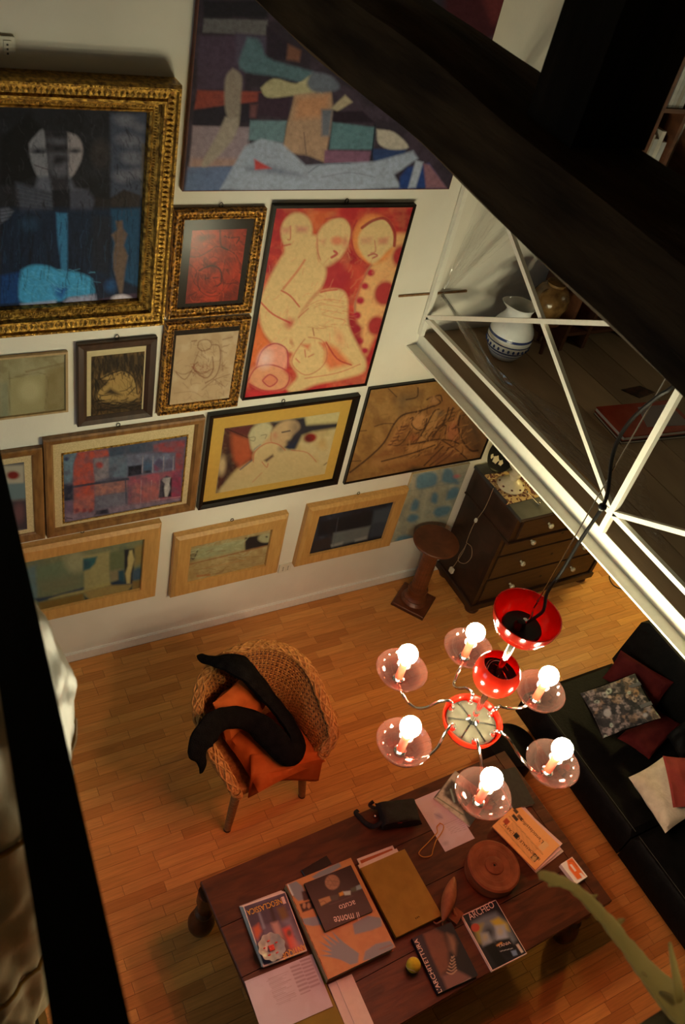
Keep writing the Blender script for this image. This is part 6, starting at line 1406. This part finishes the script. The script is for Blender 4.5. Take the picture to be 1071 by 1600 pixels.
tag(MB().tube(smooth_path([onz(a, b, T0 + .005) for a, b in cd_px], 4), .0026, 6).build('cord_loop', M['gold_cord'], None, True), 'yellow cord loop trailing from the pink letter onto the table', 'cord')
gy = Flat('grey_album', 'dark grey flat album at the far right corner of the table', 'album', [(778, 1205), (806, 1198), (834, 1252), (800, 1268)], T0, .03); M['grey_album'] = plain('charcoal_board', (.04, .042, .036), .6, .1, spec=.2); gy.block('page_block', M['page_edges'], T0 + .003, gy.z1 - .003, -.97, .97, -.97, .97); gy.block('back_board', M['grey_album'], T0, T0 + .003); gy.block('front_board', M['grey_album'], gy.z1 - .003, gy.z1)

# newspapers
NW = [(767, 1291), (809, 1257), (876, 1321), (838, 1358)]
nps = []
for k, (lab, dx, dy, ro) in enumerate((('white newspaper at the bottom of the newspaper pile', .012, -.020, -.10), ('pinkish newspaper second from the bottom of the newspaper pile', .016, -.004, .05), ('orange newspaper below the top one in the newspaper pile', .004, -.012, -.05))):
    n_ = Flat('newspaper', lab, 'newspaper', NW, T0 + .006 * k, .0055); n_.block('folded_sheets', M['paper'] if k == 0 else M['pink_paper'], shift=(dx, dy), rot=ro)
np_ = Flat('art_newspaper', 'orange art newspaper with black headlines, topmost of the newspaper pile', 'newspaper', NW, T0 + .0185, .007)
M['salmon_paper'] = plain('salmon_newsprint', (.62, .28, .14), .85, .04, spec=.1); np_.block('folded_sheets', M['salmon_paper'])
def pnp(A):
    A.g = np.array((.93, .90, .88)); A.fill((206, 112, 62)); A.mottle((196, 100, 52), 12, .5); K = (46, 24, 16); L = A.line; P = A.poly
    d = np.array((.66, .75)); n = np.array((.75, -.66)); 
    def Q(s, t): return np.array((345, 165)) + d * s + np.array((-.72, .69)) * t
    def R_(s0, s1, t0, t1, c, a=1): P([Q(s0, t0), Q(s1, t0), Q(s1, t1), Q(s0, t1)], c, .5, a)
    R_(10, 60, 30, 60, (70, 40, 26)); R_(75, 140, 40, 70, (62, 34, 22), .8); R_(40, 110, 75, 105, (60, 34, 24)); R_(420, 480, 20, 110, (196, 118, 74)); 
    for k in range(8): L([Q(30 + 60 * k, 118), Q(80 + 60 * k, 118)], 3, K, .5, .3)
    for k in range(30): L([Q(90, 130 + 3.4 * k * 1.2), Q(430, 130 + 3.4 * k * 1.2)], 2, (150, 84, 46), .5, .3)
    L([Q(20, 125), Q(500, 125)], 3, K, .7, .3); L([Q(20, 240), Q(500, 240)], 3, K, .6, .3); R_(20, 70, 150, 200, (150, 46, 26)); R_(180, 230, 170, 215, (50, 30, 22)); R_(440, 500, 170, 230, (60, 36, 26)); A.ell(*Q(470, 205), 22, 30, (176, 104, 60), 30, 1)
    P([Q(200, 300), Q(230, 290), Q(290, 300), Q(340, 290), Q(330, 320), Q(270, 315), Q(250, 335)], K, 1); P([Q(270, 320), Q(300, 300), Q(350, 330), Q(320, 345)], K, 1)
    L([Q(20, 385), Q(520, 370)], 9, K, .9, .4); 
    for k in range(3): L([Q(380, 285 + 14 * k), Q(500, 285 + 14 * k)], 2.5, K, .5, .3)
np_.printed('printed_front', 7000, pnp, 5.95, 750, 1230, white=(186, 124, 108), mat='print')
np_.text("L'anticlassifica", (850.5, 1315), (815, 1277.5), M['ink_black'], 'headline', size=.022)
np_.text("IL GIORNALE DELL'ARTE", (845, 1342), (789, 1286), M['ink_black'], 'title_lettering', size=.017)

# round wooden box
M['box_wood'] = noisy('turned_brown_wood', (.155, .050, .020), (.24, .085, .035), (14, 14, 50), .55, spec=.2)
rb = onz(773, 1352, T0 + .075); rbx = thing('round_wooden_box', 'round turned wooden box with a raised knob ring beside the newspapers', 'box', (rb[0], rb[1], T0))
rc = np.array((rb[0], rb[1], T0)); R0 = .134
MB().lathe([(R0 - .006, 0), (R0, .004), (R0, .046), (R0 - .003, .05)], rc, 56).build('box_body', M['box_wood'], rbx, True)
lid = MB().lathe([(R0 - .002, .0505), (R0 + .002, .054), (R0 + .001, .068), (R0 - .008, .074), (.110, .0735), (.107, .0725), (.085, .074), (.082, .073), (.058, .0745), (.050, .0725), (.048, .0725), (.046, .078), (.038, .0805), (.012, .080), (.010, .077), (.0, .0765)], rc, 56, cap=False).build('lid', M['box_wood'], rbx, True, 20)
MB().lathe([(.0, .0766), (.006, .0766), (.006, .0772), (.0, .0772)], rc, 12, cap=False).build('knob_hole', M['ink_black'], lid)
# card box
kb = Flat('red_white_box', 'small red and white cardboard box at the right table edge', 'box', [(877, 1350), (896, 1338), (916, 1369), (902, 1383)], T0, .03); kb.block('carton', M['paper'], bev=.001)
def pkb(A):
    A.g = np.array((.95, .9, .9)); A.fill((200, 150, 140)); P = A.poly; P([(810, 680), (860, 655), (985, 830), (910, 860), (830, 760)], (196, 70, 26), 1); P([(835, 720), (855, 715), (900, 775), (885, 785)], (220, 170, 150), .6); P([(925, 800), (945, 795), (985, 835), (960, 850)], (214, 160, 140), .6); A.line([(835, 690), (870, 690), (905, 740)], 5, (120, 40, 16), .7)
kb.printed('printed_lid', 1500, pkb, 5.95, 750, 1230)
# carved wooden bird
M['bird_wood'] = noisy('pale_carved_wood', (.24, .10, .045), (.34, .155, .07), (30, 30, 8), .5, spec=.25)
a0, a1 = onz(693, 1437, T0 + .045), onz(709, 1374, T0 + .065)
bd = thing('carved_bird', 'slender carved wooden bird on a small block beside the olive book', 'carving', (a0[0], a0[1], T0))
pth = [a0 + (a1 - a0) * t for t in np.linspace(-.05, 1.05, 16)]
MB().tube([p + np.array((0, 0, .006)) for p in pth], [.004 + .030 * math.sin(math.pi * min(1, max(0, (i / 15)))) ** .8 for i in range(16)], 14).build('body', M['bird_wood'], bd, True)
MB().tube(smooth_path([a0, onz(683, 1443, T0 + .02), onz(678, 1440, T0 + .012)], 5), .004, 6).build('tail', M['bird_wood'], bd, True)
MB().tube(smooth_path([a0, onz(692, 1446, T0 + .02), onz(695, 1451, T0 + .008)], 5), .0035, 6).build('tail', M['bird_wood'], bd, True)
q = onz(712, 1432, T0 + .012); MB().obox(q, rot2((.034, 0), .45), rot2((0, .024), .45), (0, 0, .012)).build('block', M['box_wood'], bd)
MB().tube([q + (0, 0, .01), (a0 + a1) / 2], .007, 8).build('peg', M['bird_wood'], bd)
# architecture book, ball, archeology magazine
ar = Flat('architecture_book', 'dark architecture book with a staircase photo and blue spine', 'book', [(642, 1466), (709, 1440), (743, 1523), (688, 1554)], T0, .024)
M['navy'] = plain('navy_cloth', (.008, .010, .022), .5, .1, spec=.25); ar.block('page_block', M['page_edges'], T0 + .002, ar.z1 - .002, -.97, .975, -.98, .98); ar.block('back_board', M['navy'], T0, T0 + .002); ar.block('front_board', M['book_black'], ar.z1 - .002, ar.z1); ar.block('spine', M['navy'], T0, ar.z1, -1.005, -.98)
def par(A):
    A.g = np.array((.85, .82, .8)); A.fill((20, 14, 16)); P = A.poly; P([(160, 350), (240, 310), (320, 350), (360, 470), (370, 620), (300, 690), (220, 540)], (104, 46, 30), 4, tex=.25); P([(350, 350), (400, 370), (430, 430), (420, 520), (380, 480)], (124, 66, 46), 4); P([(310, 690), (430, 640), (540, 700), (360, 815)], (110, 56, 46), 3)
    for k in range(6): A.line([(350 + 8 * k, 660 - 25 * k), (390, 672 - 25 * k), (428 - 4 * k, 640 - 22 * k)], 9, (176, 112, 84), .8, .5)
    P([(430, 420), (540, 600), (570, 690), (470, 640), (430, 560)], (20, 12, 12), 4, .9); P([(60, 390), (150, 350), (340, 800), (290, 850)], (12, 12, 20), 2); A.line([(350, 812), (540, 706)], 5, (190, 130, 118), .8)
ar.printed('cover_print', 5500, par, 5.1, 630, 1390, white=(176, 116, 100))
ar.text("L'ARCHITETTURA", (691.5, 1549.5), (652.5, 1466.5), M['ink_white'], 'title_lettering', size=.021)
M['felt'] = noisy('yellow_green_felt', (.52, .50, .02), (.66, .62, .04), 60, .95, bump=.5, bscale=300)
tcn = onz(646.5, 1508, T0 + .034); tn = thing('tennis_ball', 'yellow-green tennis ball beside the architecture book', 'ball', (tcn[0], tcn[1], T0))
tcn[2] = T0 + .0332; MB().sphere(tcn, .033, 24, 16).build('felt_ball', M['felt'], tn, True)
MB().tube([tcn + .0332 * np.array((math.cos(t) * math.cos(.45 * math.sin(2 * t)), math.sin(t) * math.cos(.45 * math.sin(2 * t)), math.sin(.45 * math.sin(2 * t)))) / 1 for t in np.linspace(0, 2 * math.pi, 60)[:-1]], .0009, 5, closed=True).build('seam', M['ink_white'], tn)
ac = Flat('archeology_magazine', 'dark archeology magazine with white title at the near table edge', 'magazine', [(723, 1430), (774.5, 1405.5), (824, 1489), (768.5, 1519)], T0 + .006, .006)
ac2 = Flat('magazine', 'second magazine lying under the archeology magazine', 'magazine', [(723, 1430), (774.5, 1405.5), (824, 1489), (768.5, 1519)], T0, .0055); ac2.block('pages', M['paper'], shift=(-.006, -.002))
ac.block('pages', M['paper'])
def pac(A):
    A.g = np.array((.8, .8, .78)); A.fill((26, 18, 18)); P = A.poly; P([(550, 260), (640, 210), (740, 180), (830, 260), (900, 400), (880, 430), (760, 400), (640, 450), (600, 380)], (104, 84, 82), 4); P([(700, 250), (760, 220), (830, 270), (850, 330), (800, 320), (740, 300)], (176, 118, 34), 3); P([(560, 290), (640, 270), (620, 340), (640, 430), (600, 420)], (150, 104, 40), 4); A.ell(685, 340, 34, 40, (44, 34, 34), 0, 5); P([(735, 290), (810, 280), (840, 390), (750, 400)], (150, 122, 122), 3); P([(620, 350), (680, 340), (710, 420), (640, 440)], (140, 112, 108), 3); A.ell(775, 330, 22, 30, (170, 122, 84), 0, 3, .8); A.ell(655, 380, 18, 24, (170, 118, 76), 0, 3, .8); A.ell(578, 303, 34, 34, (176, 50, 30), 0, 1)
    P([(650, 460), (720, 420), (830, 580), (770, 630), (740, 600)], (8, 6, 6), 2); P([(740, 410), (850, 385), (920, 500), (850, 540), (800, 520)], (16, 11, 11), 2); P([(860, 490), (900, 480), (915, 520), (880, 530)], (110, 96, 110), 1); P([(900, 440), (920, 430), (962, 495), (945, 508)], (190, 130, 110), .6)
    A.line([(752, 445), (785, 425)], 16, (200, 100, 40), .9, .5); A.line([(775, 492), (875, 468)], 5, (190, 140, 130), .8, .3); A.line([(480, 210), (735, 80), (985, 505), (705, 650)], 0.1, (190, 140, 130), .0)
ac.printed('cover', 5500, pac, 5.1, 630, 1390, u0=-.95, u1=.97, v0=-.97, v1=.97, white=(178, 118, 100))
ac.text('ARCHEO', (735.5, 1438), (774, 1417), M['ink_white'], 'title_lettering', size=.032); ac.text('TANIA', (780, 1481), (799, 1474.5), M['ink_white'], 'headline', size=.013)
# ================================================================ ON THE MEZZANINE
M['glaze'] = plain('white_glaze', (.72, .72, .70), .15, .03, spec=.5); M['blue_glaze'] = noisy('blue_glaze', (.02, .035, .12), (.05, .07, .20), 30, .2)
jc = np.array((3.135, 3.045, ZM + .001)); JS = .77; jg = thing('ceramic_jug', 'big white ceramic jug with blue painted bands on the mezzanine floor', 'jug', jc)
jp = [(.085, 0), (.098, .004), (.128, .05), (.152, .11), (.160, .17), (.152, .225), (.130, .27), (.105, .305), (.090, .335), (.088, .36), (.098, .39), (.108, .405), (.103, .405), (.084, .365), (.083, .335), (.10, .29)]
jp = [(r * JS, h * JS) for r, h in jp]
def jr(h): return float(np.interp(h, [p[1] for p in jp[:12]], [p[0] for p in jp[:12]]))
spout = lambda a, h: 1 + (.28 * max(0, math.cos(a - 2.4)) ** 6 if h > .37 * JS else 0)
MB().lathe(jp, jc, 48, jit=spout).build('jug_body', M['glaze'], jg, True)
for h0, h1 in ((.180, .198), (.138, .148), (.078, .090), (.056, .062)):
    h0 *= JS; h1 *= JS
    MB().lathe([(jr(h0), h0), (jr(h0) + .0012, h0 + .001), (jr(h1) + .0012, h1 - .001), (jr(h1), h1)], jc, 48, cap=False).build('blue_band', M['blue_glaze'], jg, True)
for k in range(26):
    a = k * 2 * math.pi / 26; r = jr(.108 * JS) + .001
    MB().sphere(jc + np.array((r * math.cos(a), r * math.sin(a), .112 * JS)), .010, 8, 6, (.7, .7, 1)).build('leaf_motif', M['blue_glaze'], jg, True)
# stool with amber jar
M['red_wood'] = noisy('red_brown_stool', (.10, .035, .015), (.16, .06, .025), (8, 8, 30), .5)
sc_ = np.array((3.385, 3.10, ZM)); so = thing('low_stool', 'low round wooden stool behind the white jug', 'stool', sc_)
MB().lathe([(.088, .17), (.098, .176), (.098, .19), (.088, .195)], sc_, 32).build('seat', M['red_wood'], so, True)
for k in range(3):
    a = k * 2.094 + .5; MB().tube([sc_ + np.array((.06 * math.cos(a), .06 * math.sin(a), .17)), sc_ + np.array((.085 * math.cos(a), .085 * math.sin(a), .0))], [.014, .011], 10).build('leg', M['red_wood'], so)
M['amber'] = noisy('amber_glaze', (.09, .045, .015), (.22, .12, .04), 20, .2, bump=.2, bscale=30, spec=.5)
jc2 = sc_ + np.array((0, 0, .196)); aj = thing('amber_jar', 'round amber glazed jar on the low stool', 'jar', jc2)
MB().lathe([(.055, 0), (.085, .03), (.105, .08), (.10, .13), (.075, .17), (.05, .185), (.055, .20), (.048, .20), (.043, .185)], jc2, 32).build('jar_body', M['amber'], aj, True)
for a in (.3, 3.4): MB().tube(smooth_path([jc2 + np.array((.07 * math.cos(a), .07 * math.sin(a), .17)), jc2 + np.array((.115 * math.cos(a), .115 * math.sin(a), .155)), jc2 + np.array((.105 * math.cos(a), .105 * math.sin(a), .11))], 5), .008, 8).build('handle', M['amber'], aj, True)
# bookcase
bcx = thing('bookcase', 'reddish wooden bookcase against the wall behind the king post', 'bookcase', (4.0, 3.16, ZM))
BY0, BY1 = 3.02, D - .012
for x in (3.53, 3.70, 4.10, 4.50): MB().box((x - .012, BY0, ZM), (x + .012, BY1, 4.05)).build('upright', M['red_wood'], bcx)
shz = [ZM + .10, 2.62, 3.02, 3.46, 3.90]
for z in shz: MB().box((3.542, BY0 + .005, z - .010), (4.488, BY1, z + .010)).build('shelf', M['red_wood'], bcx)
rbk = random.Random(5); cols = [(.62, .62, .60), (.50, .50, .49), (.30, .30, .31), (.66, .62, .55), (.12, .12, .14), (.40, .36, .30)]
for i, c in enumerate(cols): M['bk%d' % i] = plain('book_cloth_%d' % i, c, .6, .08)
ordw = ['first', 'second', 'third', 'fourth', 'fifth', 'sixth', 'seventh', 'eighth']; cname = ['white', 'light grey', 'dark grey', 'cream', 'black', 'tan']
for z, shn in ((3.02, 'lower'), (3.46, 'upper')):
    x = 3.548; k = 0
    while True:
        w = rbk.uniform(.018, .034); h = rbk.uniform(.24, .34); d = rbk.uniform(.16, .21); ci = rbk.randrange(6)
        if x + w > 3.682: break
        t = thing('shelf_book', '%s upright book, %s from the left on the %s bookcase shelf' % (cname[ci], ordw[k], shn), 'book', (x + w / 2, BY0 + .02, z + .0105), 'books on the %s bookcase shelf' % shn)
        MB().box((x, BY0 + .018, z + .0105), (x + w, BY0 + .018 + d, z + .0105 + h), .001).build('cover', M['bk%d' % ci], t)
        MB().box((x + .003, BY0 + .025, z + .0105 + h - .0008), (x + w - .003, BY0 + .018 + d - .003, z + .0105 + h + .001)).build('page_block', M['page_edges'], t)
        x += w + .002; k += 1
# red folders
def mslab(name, label, cat, cx, cy, w, d, a, z0, h, mat, parts=()):
    t = thing(name, label, cat, (cx, cy, z0)); q = lambda s: [np.array((cx, cy)) + rot2((u * w / 2 * s, v * d / 2 * s), a)[:2] for u, v in ((-1, -1), (1, -1), (1, 1), (-1, 1))]
    MB().hexa(q(1), z0 + h * .8, z0 + h).build('cover', mat, t); MB().hexa(q(.985), z0 + h * .16, z0 + h * .8).build('sheets', M['paper'], t); MB().hexa(q(1), z0, z0 + h * .16).build('back_cover', mat, t); return t, q
M['red_folder'] = noisy('glossy_red_folder', (.30, .035, .018), (.38, .055, .028), 10, .25, spec=.5)
A_, B_, C_ = onz(943, 640, ZM + .045), onz(975, 682, ZM + .045), onz(1071, 673, ZM + .045)
ang = math.atan2((C_ - B_)[1], (C_ - B_)[0]); wv = rot2((.50, 0), ang); dv = rot2((0, .25), ang); cc = B_ + wv / 2 + dv / 2
mslab('dark_folder', 'dark grey folder at the bottom of the folder pile on the mezzanine', 'folder', cc[0] - .012, cc[1] - .006, .48, .25, ang, ZM + .0008, .016, M['grey_album'])
t_, q_ = mslab('red_folder', 'shiny red plastic folder on top of the folder pile on the mezzanine', 'folder', cc[0], cc[1], .50, .25, ang + .02, ZM + .0175, .028, M['red_folder'])
MB().hexa([np.array((cc[0], cc[1])) + rot2(p, ang + .02)[:2] for p in ((-.06, -.07), (.22, -.09), (.22, .09), (.0, .09))], ZM + .0457, ZM + .0464).build('label_sheet', M['ink_grey'], t_)
cq = [onz(*p, ZM + .002)[:2] for p in ((971, 609), (1000, 622), (1024, 613), (1000, 603))]
M['dark_card'] = noisy('dark_picture_card', (.012, .008, .006), (.09, .03, .015), 30, .4)
tag(MB().hexa(cq, ZM + .0008, ZM + .004, .0).build('picture_card', M['dark_card']), 'dark picture card lying on the mezzanine floor behind the red folder', 'card')
M['stick_wood'] = noisy('golden_pine', (.34, .19, .065), (.46, .27, .10), (30, 4, 30), .55)
tag(MB().tube([(2.885, D - .03, ZM + .012), (2.888, 2.45, ZM + .012), (2.90, 1.9, ZM + .012)], .0105, 8).build('wooden_rod', M['stick_wood'], None, True), 'long golden wooden rod lying along the mezzanine edge', 'rod')
# crumpled plastic film
M['film'] = glass_veil('clear_plastic_film', (.997, .995, .99), (.85, .78, .66), .035, .16, .12, 1.5)
fp = thing('plastic_sheet', 'crumpled clear plastic film gathered at the wall and spread over the mezzanine floor', 'plastic sheet', (3.1, 2.6, ZM))
tie_ = np.array((2.80, D - .03, 2.37))
def film(u, v):
    # u along the spread, v across it
    far = np.array((2.93 + .38 * v, 1.50 + .60 * v, ZM + .004)); 
    s = u ** .8; p = tie_ + (far - tie_) * s
    k = max(0, 1 - u / .30); fall = ZM + .006 + (tie_[2] - ZM - .006) * k ** 1.6
    w = .034 * abs(noise.noise(Vector((u * 4.5, v * 11, 3)))) + .022 * abs(noise.noise(Vector((u * 13, v * 26, 8)))) + .010 * abs(math.sin(v * 22 + 5 * u)) * (1 - u)
    p = np.array((p[0] + .02 * noise.noise(Vector((u * 6, v * 9, 1))), min(p[1], D - .02), fall + w)); dj = p[:2] - jc[:2]; lj = np.linalg.norm(dj)
    if lj < .15: p[:2] = jc[:2] + dj / max(lj, 1e-3) * .15
    p[2] += .024 * math.exp(-((p[0] - 2.89) / .035) ** 2); return p
MB().grid(film, 60, 60).build('film', M['film'], fp, False)
def film2(u, v):
    a = np.array((2.80, D - .025, 2.37)) * (1 - u) + np.array((2.86 + .42 * v, D - .02, 3.05 - .25 * v)) * u
    return a + np.array((0, -.02 * abs(noise.noise(Vector((u * 5, v * 14, 5)))) * (.4 + u) - .004, 0))
MB().grid(film2, 26, 26).build('hanging_film', M['film'], fp, False)
MB().sphere(tie_ + (0, -.005, 0), .016, 10, 8, (1, .8, 1)).build('knot', M['film'], fp, True)
# unseen standing lamp, added to brighten the mezzanine floor and jug
fl = thing('mezzanine_fill_lamp', 'unseen standing lamp with a round globe, added to light the mezzanine', 'lamp', (4.9, 1.5, ZM))
M['fill_globe'] = emit_mat('lit_fill_lamp_globe', BULB_COLOR, MEZZ_FILL_WATTS / (math.pi * 4 * math.pi * .08 * .08))
MB().lathe([(.13, 0), (.13, .012), (.02, .025), (.012, .04)], (4.9, 1.5, ZM), 24).build('foot', M['black_plastic'], fl, True)
MB().lathe([(.011, .03), (.011, 1.20)], (4.9, 1.5, ZM), 12).build('pole', M['black_plastic'], fl, True)
MB().sphere((4.9, 1.5, ZM + 1.275), .08, 20, 14).build('globe', M['fill_globe'], fl, True)
# cable on the floor behind the chest
tag(MB().tube(smooth_path([onz(955, 895, .006), onz(953, 903, .006), onz(958, 913, .006), onz(968, 919, .006), onz(985, 921, .006), onz(1000, 915, .006)], 6), .004, 6).build('floor_cable', M['black_plastic'], None, True), 'thin black cable curling on the yellow floor under the mezzanine edge', 'cable')

# ================================================================ FOREGROUND
M['rail_wood'] = noisy('almost_black_rail', (.006, .005, .004), (.012, .010, .008), (30, 4, 30), .7, spec=.08)
hr = thing('stair_handrail', 'dark wooden stair handrail sloping across the lower left foreground', 'handrail', (.05, .4, ZM))
a0, a1 = atd(150, 1640, .60), atd(-26, 720, 1.28)
dd = (a1 - a0) / np.linalg.norm(a1 - a0); a1b = a1 + dd * .5; a0b = a0 - dd * .5
MB().bar(a0b, a1b, .050, .028, up=CAM - (a0 + a1) / 2).build('rail', M['rail_wood'], hr)
for t in (.12, .97):
    p = a0b + (a1b - a0b) * t; MB().box((p[0] - .025 - .03, p[1] - .025, ZM), (p[0] + .025 - .03, p[1] + .025, p[2])).build('newel', M['rail_wood'], hr)
M['satin'] = noisy('crumpled_champagne_satin', (.40, .32, .20), (.54, .45, .30), 6, .42, bump=.35, bscale=14, spec=.4)
bu_ = thing('wrapped_bundle', 'tall bundle wrapped in crumpled champagne satin behind the handrail', 'bundle', (-.03, .80, ZM))
def bun(u, v):
    a = 2 * math.pi * u; z = ZM + .002 + 1.52 * v
    r = np.interp(v, [0, .03, .10, .3, .55, .75, .86, .94, 1.0], [.10, .15, .160, .175, .195, .215, .200, .155, .03])
    r += .020 * noise.noise(Vector((math.cos(a) * 2.0, math.sin(a) * 2.0, v * 7))) + .012 * noise.noise(Vector((math.cos(a) * 5, math.sin(a) * 5, v * 18 + 4))) + .010 * abs(math.sin(a * 5 + v * 6))
    return np.array((-.012 + r * math.cos(a), .80 + r * .8 * math.sin(a), z))
mb = MB(); mb.grid(bun, 96, 110, closeu=True); mb.f += [tuple(range(95, -1, -1)), tuple(range(109 * 96, 110 * 96))]
mb.build('satin_wrap', M['satin'], bu_, True, 180)
for v in (.33, .72): MB().tube([bun(u, v) + np.array((.004 * math.cos(2 * math.pi * u), .004 * math.sin(2 * math.pi * u), 0)) for u in np.linspace(0, 1, 60)[:-1]], .004, 6, closed=True).build('tie_string', M['gold_cord'], bu_, True)
# metal walkway below the camera
M['steel'] = noisy('brushed_steel', (.40, .38, .34), (.52, .50, .45), (4, 120, 4), .35, metal=.9)
ww = struct('metal_walkway', MB().box((.60, .046, 3.265), (1.55, .066, 3.302)), M['steel'])
MB().box((.60, .026, 3.265), (1.55, .032, 3.300)).build('inner_bar', M['steel'], ww); MB().box((.60, -.9, 3.262), (1.55, .046, 3.270)).build('tray', M['steel'], ww)
for k in range(23): MB().box((.62 + .04 * k, -.9, 3.270), (.634 + .04 * k, .026, 3.292)).build('grating_bar', M['steel'], ww)
# dried stalk
M['stalk'] = noisy('pale_dry_stalk', (.70, .58, .30), (.84, .74, .46), (20, 20, 20), .7, bump=.4, bscale=40)
add_translucent(M['stalk'], (.9, .78, .46), .6)
sk = thing('dried_stalk', 'pale dry stalk curving in from the lower right corner', 'dried plant', (.80, -.02, 3.29))
spx = [(842, 1369, 1.03, 5), (850, 1368, 1.03, 8), (866, 1374, 1.035, 10), (885, 1380, 1.04, 9), (905, 1394, 1.05, 10), (930, 1418, 1.06, 13), (955, 1446, 1.07, 15), (980, 1478, 1.08, 17), (1003, 1508, 1.09, 20), (1028, 1538, 1.10, 26), (1055, 1566, 1.12, 30), (1090, 1600, 1.15, 28)]
pp = smooth_path([atd(a, b, t) for a, b, t, r in spx], 5); rr = [float(r[0]) * 1.07 / FPX for r in smooth_path([(r, 0, 0) for a, b, t, r in spx], 5)]
rr = [r * (1 + .22 * noise.noise(Vector((i * .45, 7, 0)))) for i, r in enumerate(rr)]
MB().tube(pp, rr, 10, flat=.6).build('stem', M['stalk'], sk, True)
for (x0_, y0_), (x1_, y1_), w in (((868, 1378), (858, 1384), 5), ((924, 1403), (934, 1398), 3), ((968, 1440), (976, 1436), 4), ((1010, 1524), (1004, 1520), 3), ((1064, 1560), (1047, 1474), 9), ((1050, 1562), (1032, 1552), 8)):
    MB().tube([atd(x0_, y0_, 1.07), atd((x0_ + x1_) / 2, (y0_ + y1_) / 2, 1.06), atd(x1_, y1_, 1.05)], [w * 1.0 / FPX * 1.3, w / FPX, w * .5 / FPX], 8, flat=.5).build('side_shoot', M['stalk'], sk, True)
MB().tube([pp[-1], np.array((pp[-1][0] + .02, pp[-1][1] - .03, 3.2925))], [rr[-1], .014], 8).build('stem_base', M['stalk'], sk, True)
